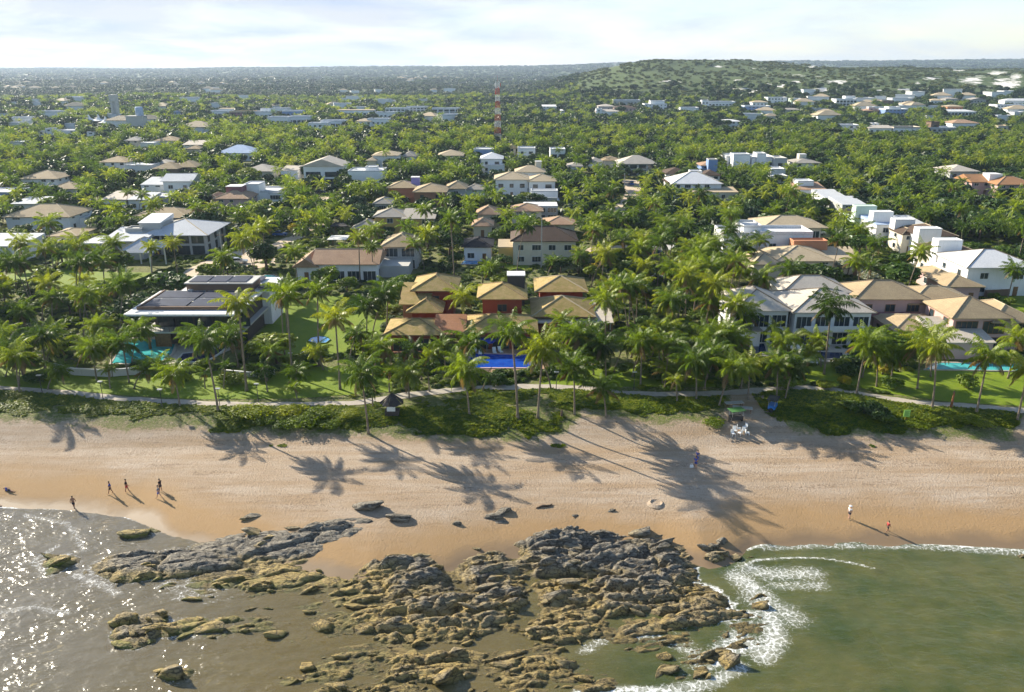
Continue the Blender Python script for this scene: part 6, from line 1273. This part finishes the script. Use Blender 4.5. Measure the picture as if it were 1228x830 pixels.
# beach-front palms: base px, base py, crown px, crown py, crown scale, label
HERO = [(24, 472, 18, 426, 1, 'palm on the front lawn at the far left, beside the path bend'), (57, 455, 51, 402, 1, 'palm behind the grey retaining wall at its left end'), (116, 456, 112, 416, .95, 'grey fronded palm left of the turquoise pool'), (155, 459, 146, 412, 1, 'palm leaning over the corner of the turquoise pool'),
        (216, 488, 209, 446, 1.05, 'dense palm between the path and the lap pool'), (262, 494, 243, 408, 1.1, 'tall leaning palm on the path edge before the lap pool'), (296, 469, 286, 362, 1.05, 'tall slim palm rising past the right side of the flat roofed villa'), (351, 452, 342, 354, 1.05, 'tall slim palm at the left edge of the big lawn'),
        (383, 438, 380, 350, .95, 'slim palm in the middle of the big lawn beside the oval pool'), (321, 470, 316, 440, .95, 'short bushy palm on the front lawn right of the slim leaning palm'), (268, 466, 270, 440, .85, 'short palm behind the front lawn between two tall ones'), (132, 466, 128, 443, .8, 'stunted palm before the retaining wall'),
        (184, 352, 182, 296, .75, 'slim palm on the clipped lawn in front of the columned porch'), (214, 336, 208, 290, .75, 'slim palm on the sandy lane right of the columned porch'), (128, 361, 122, 314, 1.1, 'large dark palm on the clipped lawn left of the flat roofed villa'), (408, 467, 403, 380, 1.05, 'tall palm at the right edge of the big lawn'),
        (290, 430, 289, 412, .7, 'young palm on the shaded side of the flat roofed villa'), (357, 480, 352, 464, .7, 'young palm on the sea side of the path by the dune bushes'), (442, 520, 433, 446, 1.1, 'palm on the sand edge below the thatched sunshade, casting a long shadow'), (563, 497, 556, 445, 1.15, 'pale fronded palm on the dune grass left of the deep blue pool'),
        (621, 503, 613, 396, 1.05, 'tallest palm of the dune grass, its bare trunk crossing the deep blue pool'), (645, 501, 652, 418, 1.1, 'palm with a leaning trunk right of the deep blue pool'), (689, 497, 688, 442, 1, 'palm at the top of the bare sand slope'), (727, 500, 722, 464, .9, 'short palm with a bent foot on the bare sand slope'),
        (440, 420, 440, 368, 1.05, 'palm left of the red walled villa on the lawn edge'), (464, 402, 466, 346, 1, 'tall palm against the left end of the red walled villa'), (557, 406, 555, 356, 1.05, 'palm growing in front of the red walled villa terrace'), (432, 338, 430, 284, .8, 'slim palm before the long low house, left of its twin'), (448, 336, 446, 294, .8, 'slim palm before the long low house, right of its twin'),
        (754, 398, 757, 342, 1.05, 'palm right of the broad pavilion roof'), (812, 482, 810, 454, .9, 'short palm on the path edge right of the sand slope'), (795, 442, 794, 396, 1.05, 'full palm at the front of the thick grove'), (727, 458, 724, 414, 1.05, 'palm on the lawn right of the pavilion patio'), (675, 420, 673, 384, .9, 'palm partly hiding the pavilion patio roof'), (711, 440, 706, 400, 1.0, 'palm between the pavilion patio and the lawn'),
        (768, 462, 770, 408, 1.0, 'palm on the lawn left of the full grove palm'), (491, 478, 488, 446, 1.0, 'drooping palm behind the thatched sunshade'), (467, 470, 466, 442, .9, 'low palm left of the drooping one, behind the sunshade'), (447, 488, 447, 468, .7, 'young palm beside the path near the sunshade'), (515, 470, 512, 440, .95, 'palm covering the left end of the deep blue pool'),
        (988, 449, 997, 368, 1.15, 'tall palm leaning right in front of the white beach house'), (889, 416, 896, 378, 1.0, 'palm leaning right at the left corner of the white beach house'), (926, 420, 929, 394, 1.1, 'full palm in front of the white beach house, between its wings'), (1027, 474, 1038, 410, 1.15, 'palm leaning right in front of the gap left of the pink house'), (1118, 490, 1124, 416, 1.1, 'palm on the sea side of the path with a curved foot, before the pink house'),
        (1171, 495, 1183, 426, 1.1, 'palm leaning right on the sea side of the path, before the turquoise lawn pool'), (1220, 504, 1232, 440, 1.1, 'palm cut by the right edge, leaning out of frame'), (1208, 361, 1219, 324, .95, 'palm leaning right on the upper lawn at the white corner house'), (835, 480, 834, 432, 1.1, 'palm standing left of the vendor carts'), (862, 487, 880, 440, 1.1, 'palm leaning right over the sandy gap'),
        (897, 479, 900, 440, 1.0, 'palm in the middle of the sandy gap'), (931, 480, 934, 438, 1.0, 'straight palm at the right of the sandy gap'), (941, 480, 954, 440, 1.0, 'leaning palm at the right of the sandy gap'), (1100, 466, 1101, 412, 1.1, 'palm on the right lawn behind the curved foot palm'), (1068, 460, 1071, 424, 1.0, 'palm on the right lawn beside the yellow shrub'), (1051, 464, 1053, 426, 1.0, 'palm between the leaning palm and the yellow shrub'),
        (1006, 252, 1004, 240, 1.0, 'palm behind the mint townhouse'), (1040, 302, 1032, 276, 1.15, 'large palm between the broad sand coloured roof and the townhouses'), (848, 455, 850, 405, 1.05, 'palm at the seaward edge of the thick grove, right side'), (872, 450, 868, 398, 1.0, 'palm beside the left wing of the white beach house'),
        (545, 335, 540, 262, .95, 'tall palm right of the peach roofed house gap'), (616, 352, 590, 322, .95, 'palm leaning left in front of the low white bungalow'), (578, 470, 585, 452, .7, 'young palm beside the path in front of the deep blue pool'), (905, 345, 884, 330, 1.0, 'palm leaning left below the white cubic house'), (246, 466, 246, 446, .7, 'young palm behind the tall leaning palm by the lap pool')]
PLACED = []   # (x, y, radius)
def add_hero():
    for bx, by, cx, cy, cs, lb in HERO:
        x, y, z = hit(bx, by)
        # crown at the same distance from the sea front
        u, v, w = ray(cx, cy); t = y / v; h = CAMZ + w * t - z; dx = u * t - x
        h = max(2.2, h); dy = rnd.uniform(-.6, .6)
        young = h < 4.2
        palm(lb, x, y, z, h, dx, dy, cs, None, rnd.choice(CROWN_Y) if young else None); PLACED.append((x, y, 2.4))
add_hero()
TR = [trunk_mesh(10, dx, dy) for dx, dy in [(.3, .2), (1.2, -.4), (-1.0, .5), (.6, 1.0), (-.4, -.9), (2.0, .3), (-2.2, -.6), (3.0, -.8), (1.6, 1.6), (.2, -2.0)]]
TRD = [(.3, .2), (1.2, -.4), (-1.0, .5), (.6, 1.0), (-.4, -.9), (2.0, .3), (-2.2, -.6), (3.0, -.8), (1.6, 1.6), (.2, -2.0)]
# ---- broadleaf crowns
def leaf_crown(seed, n=1500, lobes=9, flat=.75, size=.13, mat='tree_leaf', spread=.62, inner=.15):
    """unit crown, centre at the origin: leaf clumps on several lobes"""
    q = np.random.RandomState(seed); L = []
    for i in range(lobes):
        d = q.normal(size=3); d /= np.linalg.norm(d); d[2] = abs(d[2]) * .8 - .25; r = q.uniform(.30, .50); L.append((d * spread * q.uniform(.55, 1.0) * np.array([1, 1, flat]), r))
    L.append((np.zeros(3), .5)); wts = np.array([r * r for _, r in L]); wts /= wts.sum()
    b = MB(); tint = []
    for i in q.choice(len(L), n, p=wts):
        c, r = L[i]; d = q.normal(size=3); d /= np.linalg.norm(d)
        if d[2] < -.35 and q.rand() < .6: d[2] = -d[2]
        rr = r * (q.uniform(.72, 1.06) if q.rand() > inner else q.uniform(.2, .8)); p = c + d * rr * np.array([1, 1, .85])
        nrm = d + q.normal(size=3) * .55 + np.array([0, 0, .25]); nrm /= np.linalg.norm(nrm)
        a = np.cross(nrm, q.normal(size=3)); a /= np.linalg.norm(a) + 1e-6; e = np.cross(nrm, a); s = size * q.uniform(.6, 1.25)
        nv = len(b.v)
        b.poly([p - a * s - e * s * .25, p - e * s * .6, p + a * s * .9, p + e * s * .6 + nrm * s * .25]); tint += [float(q.rand())] * 4
    me = b.mesh('crown', M[mat]); attr(me, 'tint', tint); return me
BL = [leaf_crown(s, 1700, 9 + s % 4, .7 + .1 * (s % 3), .105) for s in range(6)]; BLD = [leaf_crown(20 + s, 1500, 8, .8, .11, 'dark_leaf') for s in range(3)]
LIME = [leaf_crown(30, 1500, 10, .7, .11, 'lime_leaf')]; YEL = [leaf_crown(33, 1400, 10, .75, .12, 'yellow_leaf')]; SILV = [leaf_crown(35, 1300, 9, .7, .12, 'silver_leaf')]
BUSH = [leaf_crown(50 + s, 1100, 11, .62, .10, 'tree_leaf', .68) for s in range(4)]; BUSHG = [leaf_crown(60 + s, 1600, 16, .5, .075, 'grass_leaf', .75) for s in range(3)]
def btrunk(seed):
    q = random.Random(seed); b = MB(); b.tube([(0, 0, -.06), (.03, 0, .25), (q.uniform(-.06, .06), .04, .5)], [.05, .036, .028], 7)
    for k in range(4):
        a = k * 1.6 + q.random(); b.tube([(.02, .02, .42 + .03 * k), (.16 * math.cos(a), .16 * math.sin(a), .62), (.30 * math.cos(a), .30 * math.sin(a), .80)], [.024, .016, .008], 5)
    return b.mesh('trunk', M['bark'], True)
BT = [btrunk(s) for s in range(3)]
def tree(label, x, y, z, h, w, crown, group=None, cat='tree', name='broadleaf_tree'):
    r = thing(name, label, cat, (x, y, z), rnd.uniform(0, 6.28), group)
    t = ob('trunk', rnd.choice(BT), r); t.scale = (h * .9, h * .9, h)
    c = ob('crown', crown, r, (0, 0, h * .62)); c.scale = (w / 2 * rnd.uniform(1.0, 1.2), w / 2 * rnd.uniform(1.0, 1.2), h * .48)
def shrub(label, x, y, z, h, w, crown, group=None, name='shrub', cat='shrub'):
    r = thing(name, label, cat, (x, y, z), rnd.uniform(0, 6.28), group)
    c = ob('foliage', crown, r, (0, 0, h * .36)); c.scale = (w / 2 * rnd.uniform(1., 1.25), w / 2, h * .75)
    b = ob('stem', BT[0], r); b.scale = (h * .8,) * 3
def blocked(x, y, rad):
    for cx, cy, hw, hd, rz in FOOT:
        dx, dy = x - cx, y - cy; c, s = math.cos(rz), math.sin(rz); u = dx * c + dy * s; v = -dx * s + dy * c
        if abs(u) < hw + rad and abs(v) < hd + rad: return True
    return False
LANEP = []
for L, w in LANES:
    Pl = [at(px, py, 4) for px, py in L]; LANEP.append((Pl, w / 2))
def on_lane(x, y, m=.6):
    for Pl, w in LANEP:
        if float(polyline_dist(np.array([x]), np.array([y]), Pl)[0]) < w + m: return True
    return False
KA = np.array(KEEP)
def hides(x, y, zc, rw, rh, tol=.22):
    """would a crown (centre zc, half width rw, half height rh) cover a house or pool that shows in the photograph?"""
    px, py, d = proj(x, y, zc); a = rw * .85 / d * FOC; b = rh * .85 / d * FOC
    k = KA[:, 4] > y + 1
    if not k.any(): return False
    K = KA[k]; ox = np.minimum(K[:, 2], px + a) - np.maximum(K[:, 0], px - a); oy = np.minimum(K[:, 3], py + b) - np.maximum(K[:, 1], py - b)
    ov = np.clip(ox, 0, None) * np.clip(oy, 0, None); ar = (K[:, 2] - K[:, 0]) * (K[:, 3] - K[:, 1]); f = ov / np.minimum(ar, 4 * a * b + 1e-6)
    return bool((f > tol).any())
def in_poly(px, py, P):
    c = False; n = len(P)
    for i in range(n):
        (x0, y0), (x1, y1) = P[i], P[i - 1]
        if (y0 > py) != (y1 > py) and px < (x1 - x0) * (py - y0) / (y1 - y0) + x0: c = not c
    return c
def zone(px, d):
    side = 'left of the mast' if px < 560 else ('near the mast' if px < 700 else 'right of the mast')
    if d > 300: return 'among the far houses and woods ' + side
    if d > 215: return 'among the middle distance houses ' + side
    if px < 150: return 'in the dark grove left of the flat roofed villa'
    if px < 335: return 'in the gardens around the flat roofed villa'
    if px < 470: return 'around the big lawn left of the red walled villa'
    if px < 700: return 'in the gardens behind the red walled villa'
    if px < 880: return 'in the thick grove right of the red walled villa'
    return 'in the gardens around the pale roofed houses at right'
CLEAR = [LAWNS[0], LAWNS[1], LAWNS[2], LAWNS[5], LAWNS[6], LAWNS[7], LAWNS[8]]
def try_place(px, py, rad, zc, rw, rh, gap, tol=.3, lawns=True, lawns_p=0.):
    x, y = at(px, py, 4.0)
    if y < 116 or y > 520 or blocked(x, y, rad) or on_lane(x, y): return None
    if lawns and rnd.random() > lawns_p and any(in_poly(px, py, P) for P in CLEAR): return None
    for (a, b, r) in PLACED:
        if (a - x) ** 2 + (b - y) ** 2 < (gap * (.5 * r + .5 * 2.4)) ** 2: return None
    if hides(x, y, 4 + zc, rw, rh, tol): return None
    return x, y
DARK = [(-60, 330, 150, 440)]; GROVE = (690, 300, 885, 470)
n_p = len(HERO); tries = 0
while n_p < 300 and tries < 14000:
    tries += 1; q = rnd.random()
    if q < .26: px, py = rnd.uniform(680, 890), rnd.uniform(322, 470)
    elif q < .38: px, py = rnd.uniform(-70, 150), rnd.uniform(330, 460)
    elif q < .48: px, py = rnd.uniform(-80, 1310), rnd.uniform(250, 300)
    elif q < .74: px, py = rnd.uniform(-70, 1300), rnd.uniform(432, 472)
    else: px, py = rnd.uniform(-90, 1320), rnd.uniform(285, 470)
    h = (rnd.uniform(6.5, 12.5) if rnd.random() > .25 else rnd.uniform(3.0, 5.5)) if py < 428 else rnd.uniform(2.6, 7.5)
    r = try_place(px, py, .8, h, 3.2, 2.4, 1.0, .55, True, .55)
    if not r: continue
    x, y = r; k = rnd.randrange(10)
    ppx, _, d = proj(x, y, 8); zt = zone(ppx, y)
    o = palm('coconut palm ' + zt, x, y, GZ, h, TRD[k][0], TRD[k][1], rnd.uniform(.85, 1.12) if h > 6 else .8, 'palms ' + zt, None, TR[k])
    [c_ for c_ in o.children if c_.name.startswith('trunk')][0].scale = (1, 1, (h + .4) / 10.4); PLACED.append((x, y, 2.4)); n_p += 1
n_t = 0; tries = 0
SPEC = [(708, 332, 3.6, 5.5, YEL[0], 'round golden yellow shrub tree right of the small guest house', 'shrub tree'), (723, 345, 3.0, 4.5, YEL[0], 'smaller golden yellow shrub below the round golden one', 'shrub tree'), (672, 328, 4.6, 7.5, BLD[0], 'clipped dark round tree left of another, behind the tank tower', 'tree'), (694, 330, 4.6, 7.5, BLD[1], 'clipped dark round tree right of its neighbour, behind the tank tower', 'tree'),
        (660, 356, 3.4, 5, BLD[2], 'dark shrub tree between the tank tower and the small guest house', 'tree'), (1016, 330, 4.5, 6.5, SILV[0], 'grey green feathery tree right of the sand coloured hip roof', 'tree'), (1042, 336, 2.8, 7, SILV[0], 'silver leaved spreading plant behind the white beach house', 'tree'), (352, 284, 4.5, 4.5, YEL[0], 'yellow flowering tree beside the lane car', 'tree'),
        (990, 466, 1.8, 3.0, LIME[0], 'lime green shrub on the white beach house lawn', 'shrub'), (1012, 460, 1.7, 2.6, YEL[0], 'low yellow shrub on the white beach house lawn', 'shrub'), (1060, 448, 2.4, 3.2, YEL[0], 'yellow green shrub under the pink house palms', 'shrub'), (320, 322, 5.2, 8, BLD[1], 'broad dark tree beside the lane behind the flat roofed villa', 'tree'), (1066, 392, 4.6, 6.0, BLD[2], 'dark round tree at the pink house garage', 'tree'),
        (610, 206, 4.5, 9, LIME[0], 'lime green spreading tree beside the large white house', 'tree'), (500, 290, 5, 9, BL[1], 'broad green tree left of the low white bungalow', 'tree'), (790, 262, 5.5, 8, LIME[0], 'lime green tree beside the sandy lane', 'tree'), (365, 247, 4, 8, LIME[0], 'lime green spreading tree below the gable fronted house', 'tree'), (170, 243, 4, 8, LIME[0], 'lime green tree left of the ribbed roof gabled house', 'tree')]
for px, py, h, w, cr, lb, ct in SPEC:
    x, y = at(px, py, 4); (tree if h > 3.3 else shrub)(lb, x, y, GZ, h, w, cr, None, cat=ct); PLACED.append((x, y, w / 2))
while n_t < 290 and tries < 16000:
    tries += 1; py = rnd.choice([rnd.uniform(205, 300), rnd.uniform(205, 360), rnd.uniform(280, 455)]); px = rnd.uniform(-110, 1340)
    big = rnd.random() < .6; h = rnd.uniform(5.0, 8.5) if big else rnd.uniform(3.0, 5.0); w = h * rnd.uniform(1.0, 1.5)
    r = try_place(px, py, w * .3, h * .6, w / 2, h * .45, .75, .46, True, .12)
    if not r: continue
    x, y = r; ppx, _, d = proj(x, y, 8); zt = zone(ppx, y)
    cr = rnd.choice(BL + BL + BLD + ([LIME[0]] if rnd.random() < .5 else [])); kind = 'dark leaved' if cr in BLD else ('lime green' if cr in LIME else 'leafy green')
    tree(f'{kind} broadleaf tree ' + zt, x, y, GZ, h, w, cr, f'{kind} trees ' + zt); PLACED.append((x, y, w / 2)); n_t += 1
n_s = 0; tries = 0
while n_s < 295 and tries < 12000:
    tries += 1; py = rnd.choice([rnd.uniform(262, 462), rnd.uniform(340, 466)]); px = rnd.uniform(-90, 1320); h = rnd.uniform(1.4, 2.8); w = h * rnd.uniform(1.2, 1.8)
    r = try_place(px, py, w * .35, h * .5, w / 2, h * .5, .5, .55, True, .5)
    if not r: continue
    x, y = r; ppx, _, d = proj(x, y, 5); zt = zone(ppx, y); cr = rnd.choice(BUSH)
    shrub('rounded leafy shrub ' + zt, x, y, GZ, h, w, cr, 'shrubs ' + zt); PLACED.append((x, y, w / 2)); n_s += 1
# hedges along the pools
for px, py, n, lb in [(600, 452, 9, 'dark clipped hedge shrub below the deep blue pool'), (150, 345, 9, 'clipped hedge shrub round the lawn by the columned porch')]:
    for k in range(n):
        x, y = at(px + k * 12 - (k * 0), py - (0 if px > 400 else 0), 4); shrub(lb, x, y, GZ, 1.5, 2.1, BLD[k % 3], lb.replace('shrub', 'shrubs'))
# dune bushes
DB = [(305, 500, 2.0, 5.5), (290, 496, 1.6, 4), (318, 506, 1.5, 3.5), (365, 510, 1.9, 4.5), (380, 500, 1.7, 4), (350, 496, 1.6, 4.0), (395, 513, 1.4, 3.5), (1045, 498, 2.4, 5), (1025, 492, 1.8, 4), (1060, 506, 1.8, 4), (1160, 506, 1.3, 3.8), (1180, 511, 1.2, 3.2), (856, 510, 1.4, 3.4), (418, 500, 1.3, 3.5), (340, 512, 1.3, 3.4), (1100, 512, 1.1, 3.2), (985, 496, 1.3, 3.2)]
for i, (px, py, h, w) in enumerate(DB):
    x, y, z = hit(px, py); dk = 1020 < px < 1065; shrub(('dark green dune bush in the right hand clump by the notice board' if dk else ('rounded bright green dune bush in the left hand clump above the sand' if px < 420 else 'low green dune bush along the right part of the dune edge')), x, y, z, h, w, rnd.choice(BLD if dk else BUSHG), 'dark dune bushes' if dk else ('left dune bushes' if px < 420 else 'low right dune bushes'), 'dune_bush', 'bush')

# ------------------------------------------------------------------ what nobody could count: ground cover, undergrowth, far woods
def source(name, meshes):
    c = bpy.data.collections.new(name)
    for m in meshes: o = bpy.data.objects.new(m.name, m); c.objects.link(o)
    return c
def scatter(name, P, scl, rz, coll, zs=None):
    me = bpy.data.meshes.new(name); me.from_pydata([tuple(p) for p in P], [], []); attr(me, 'scl', scl); attr(me, 'rz', rz); attr(me, 'zs', zs if zs is not None else np.ones(len(P)))
    ng = bpy.data.node_groups.new(name, 'GeometryNodeTree'); ng.interface.new_socket('Geometry', in_out='INPUT', socket_type='NodeSocketGeometry'); ng.interface.new_socket('Geometry', in_out='OUTPUT', socket_type='NodeSocketGeometry')
    N, L = ng.nodes, ng.links; gi = N.new('NodeGroupInput'); go = N.new('NodeGroupOutput'); ip = N.new('GeometryNodeInstanceOnPoints'); ci = N.new('GeometryNodeCollectionInfo')
    ci.inputs[0].default_value = coll; ci.inputs['Separate Children'].default_value = True; ci.inputs['Reset Children'].default_value = True
    def na(k):
        d = N.new('GeometryNodeInputNamedAttribute'); d.data_type = 'FLOAT'; d.inputs[0].default_value = k; return d.outputs[0]
    cs = N.new('ShaderNodeCombineXYZ'); s_ = na('scl'); L.new(s_, cs.inputs[0]); L.new(s_, cs.inputs[1]); mm = N.new('ShaderNodeMath'); mm.operation = 'MULTIPLY'; L.new(s_, mm.inputs[0]); L.new(na('zs'), mm.inputs[1]); L.new(mm.outputs[0], cs.inputs[2])
    cr = N.new('ShaderNodeCombineXYZ'); L.new(na('rz'), cr.inputs[2])
    ip.inputs['Pick Instance'].default_value = True
    rv = N.new('FunctionNodeRandomValue'); rv.data_type = 'INT'
    for i in rv.inputs:
        if i.type == 'INT' and i.name == 'Max': i.default_value = 9999
    L.new([o for o in rv.outputs if o.type == 'INT'][0], ip.inputs['Instance Index'])
    L.new(gi.outputs[0], ip.inputs[0]); L.new(ci.outputs[0], ip.inputs['Instance']); L.new(cr.outputs[0], ip.inputs['Rotation']); L.new(cs.outputs[0], ip.inputs['Scale']); L.new(ip.outputs[0], go.inputs[0])
    o = ob(name, me); md = o.modifiers.new('scatter', 'NODES'); md.node_group = ng; tag(o, kind='stuff'); return o
def blocked_np(x, y, rad):
    m = np.zeros(x.shape, bool)
    for cx, cy, hw, hd, rz in FOOT:
        dx, dy = x - cx, y - cy; c, s = math.cos(rz), math.sin(rz); m |= (np.abs(dx * c + dy * s) < hw + rad) & (np.abs(-dx * s + dy * c) < hd + rad)
    for Pl, w in LANEP: m |= polyline_dist(x, y, Pl) < w + rad
    return m
def poly_np(px, py, polys):
    m = np.zeros(px.shape, bool)
    for P in polys:
        c = np.zeros(px.shape, bool)
        for i in range(len(P)):
            (x0, y0), (x1, y1) = P[i], P[i - 1]
            with np.errstate(divide='ignore', invalid='ignore'): c ^= ((y0 > py) != (y1 > py)) & (px < (x1 - x0) * (py - y0) / (y1 - y0 + 1e-9) + x0)
        m |= c
    return m
def hides_np(x, y, zc, rw, rh, tol):
    px, py, d = proj(x, y, zc); a = rw / d * FOC; b = rh / d * FOC; m = np.zeros(x.shape, bool)
    for (x0, y0, x1, y1, dist) in KEEP:
        ov = np.clip(np.minimum(x1, px + a) - np.maximum(x0, px - a), 0, None) * np.clip(np.minimum(y1, py + b) - np.maximum(y0, py - b), 0, None)
        m |= (ov / np.minimum((x1 - x0) * (y1 - y0), 4 * a * b + 1e-6) > tol) & (y < dist - 1)
    return m
def tuft(seed, n=26, hgt=.42, spread=.5, mat='grass_leaf'):
    q = random.Random(seed); b = MB(); tint = []
    for i in range(n):
        a = q.uniform(0, 6.28); r = spread * math.sqrt(q.random()); c = Vector((r * math.cos(a), r * math.sin(a), 0)); t = q.uniform(0, 6.28); l = hgt * q.uniform(.5, 1.1); o = Vector((math.cos(t), math.sin(t), 0)); w = Vector((-math.sin(t), math.cos(t), 0)) * q.uniform(.05, .10)
        b.poly([c - w, c + w, c + o * l * .5 + w * 1.3 + Vector((0, 0, l * .8)), c + o * l * .5 - w * 1.3 + Vector((0, 0, l * .8))]); b.poly([c + o * l * .5 - w * 1.3 + Vector((0, 0, l * .8)), c + o * l * .5 + w * 1.3 + Vector((0, 0, l * .8)), c + o * l * 1.1 + Vector((0, 0, l * .65))]); tint += [q.random()] * 7
    me = b.mesh('tuft', M[mat]); attr(me, 'tint', tint); return me
pa = np.array([(p[0], p[1]) for p in PATHP])
def path_y(x): return np.interp(x, pa[:, 0], pa[:, 1])
# dune grass between the sand and the path
n = 86000; X = nr.uniform(-105, 105, n); v0 = vegy(X); Y = v0 - 2.6 + (path_y(X) + 2.4 - v0) * nr.rand(n) ** 1.0
g = fbm(X * .22, Y * .3, 4, 101) + np.clip((Y - v0 - 2.2) / 9, -.3, .16); ok = (g > .535 - .07 * sstep(5, -20, X) - .06 * sstep(25, 35, X)) & (np.abs(Y - path_y(X)) > 1.15) & (Y > v0 - 2.6)
X, Y, g = X[ok], Y[ok], g[ok]; Z = Zt(X, Y)
scatter('dune_grass', np.stack([X, Y, Z - .02], 1), nr.uniform(.4, .95, len(X)) * (.55 + .7 * np.clip((g - .5) * 3, 0, 1)), nr.uniform(0, 6.28, len(X)), source('tufts', [tuft(s) for s in range(4)]), nr.uniform(.6, 1.2, len(X)))
# undergrowth between houses
n = 46000; PX = nr.uniform(-400, 1630, n); YY = 113 * np.exp(nr.rand(n) ** .8 * math.log(430 / 113.)); u = (PX - 614) / FOC; X = u * YY * 1.06; Y = YY
px, py, _ = proj(X, Y, 4.0); s = nr.uniform(.5, 1.25, n) * (1 + .25 * sstep(150, 400, Y)); ok = ~blocked_np(X, Y, .5) & ~poly_np(px, py, LAWNS) & (Y > path_y(X) + 1.6) & ~hides_np(X, Y, 4 + s * .5, s * 1.2, s * .8, .4)
ok &= fbm(X * .06, Y * .06, 3, 111) > .27
X, Y, s = X[ok], Y[ok], s[ok]
scatter('undergrowth', np.stack([X, Y, np.full(len(X), 4.1)], 1), s, nr.uniform(0, 6.28, len(X)), source('under', BUSH + BUSHG[:2] + BLD[:2]), nr.uniform(.6, 1.1, len(X)))
# palm and broadleaf woods beyond the counted trees
FB = [leaf_crown(80 + s, 480, 8, .75, .19, 'far_leaf') for s in range(5)]
FP = []
for s in range(3):
    m = palm_crown(90 + s, 16, 7, 3.9, False); FP.append(m)
def woods(name, y0, y1, n, smin, smax, coll, zc, zs=(.7, 1.1), cond=None, tol=.25, rr=1.0, hh=.8, dens=None, pw=1.0):
    n = int(n * 1.3); PX = nr.uniform(-430, 1660, n); Y = np.sqrt(y0 ** 2 + (y1 ** 2 - y0 ** 2) * nr.rand(n) ** pw); X = (PX - 614) / FOC * Y * 1.03
    s = nr.uniform(smin, smax, n) * (1 if dens is None else dens(X, Y)); Z = Zt(X, Y); zc_ = Z + zc * s
    ok = ~blocked_np(X, Y, .5) & ~hides_np(X, Y, zc_, s * rr, s * hh, tol)
    px, py, _ = proj(X, Y, Z); ok &= ~poly_np(px, py, LAWNS)
    if cond is not None: ok &= cond(X, Y)
    X, Y, s, zc_ = X[ok], Y[ok], s[ok], zc_[ok]
    return scatter(name, np.stack([X, Y, zc_], 1), s, nr.uniform(0, 6.28, len(X)), coll, nr.uniform(zs[0], zs[1], len(X)))
cFB = source('far_broadleaf', FB); cFP = source('far_palms', FP)
dune = lambda X, Y: sstep(.03, .15, X / Y) * sstep(860, 1080, Y)
woods('woodland', 225, 560, 5600, 2.2, 5.4, cFB, .95)
woods('palm_wood', 205, 600, 3600, .8, 1.15, cFP, 8.0, (.8, 1.1), None, .25, 3.0, 2.0)
woods('far_woodland', 520, 1120, 12500, 3.0, 7.4, cFB, .85, (.7, 1.1), lambda X, Y: nr.rand(len(X)) > dune(X, Y) * .8)
woods('far_palm_wood', 560, 1300, 6500, .9, 1.3, cFP, 6.6, (.8, 1.1), lambda X, Y: (fbm(X / 90, Y / 90, 3, 121) > .42) & (dune(X, Y) < .4), .25, 3.0, 2.0)
woods('distant_woodland', 1080, 2400, 17000, 4.2, 8.0, cFB, .6, (.6, .9), lambda X, Y: dune(X, Y) < .35, .25)
woods('distant_forest', 2300, 7000, 17000, 9, 19, cFB, .35, (.45, .7), None, .9)
cSC = source('scrub', [leaf_crown(130 + s, 330, 8, .6, .2, 'scrub_leaf') for s in range(4)])
def bare(X, Y):
    px, py, _ = proj(X, Y, Zt(X, Y)); b = np.zeros_like(X)
    for (cx, cy, rx, ry) in dune_px: b = np.maximum(b, np.exp(-((px - cx) / rx) ** 2 - ((py - cy) / ry) ** 2))
    return b + .8 * (fbm(X / 16, Y / 16, 3, 131) - .5)
woods('dune_scrub', 880, 2600, 26000, 2.2, 5.0, cSC, .35, (.5, .8), lambda X, Y: (dune(X, Y) > .3) & (bare(X, Y) < .45) & (fbm(X / 45, Y / 45, 3, 133) > .28), .3)

# ------------------------------------------------------------------ haze
def haze():
    b = MB(); b.box(-9000, 9000, -450, 8300, -6, 135); me = b.mesh('haze', []); m = bpy.data.materials.new('haze_air'); m.use_nodes = True; t = m.node_tree; t.nodes.clear()
    o = t.nodes.new('ShaderNodeOutputMaterial'); v = t.nodes.new('ShaderNodeVolumePrincipled'); v.inputs['Color'].default_value = (.60, .75, .96, 1); v.inputs['Density'].default_value = HAZE_D; v.inputs['Anisotropy'].default_value = .25
    t.links.new(v.outputs[0], o.inputs['Volume']); me.materials.append(m); tag(ob('haze', me), kind='stuff')
HAZE_D = 0.85e-4
haze()
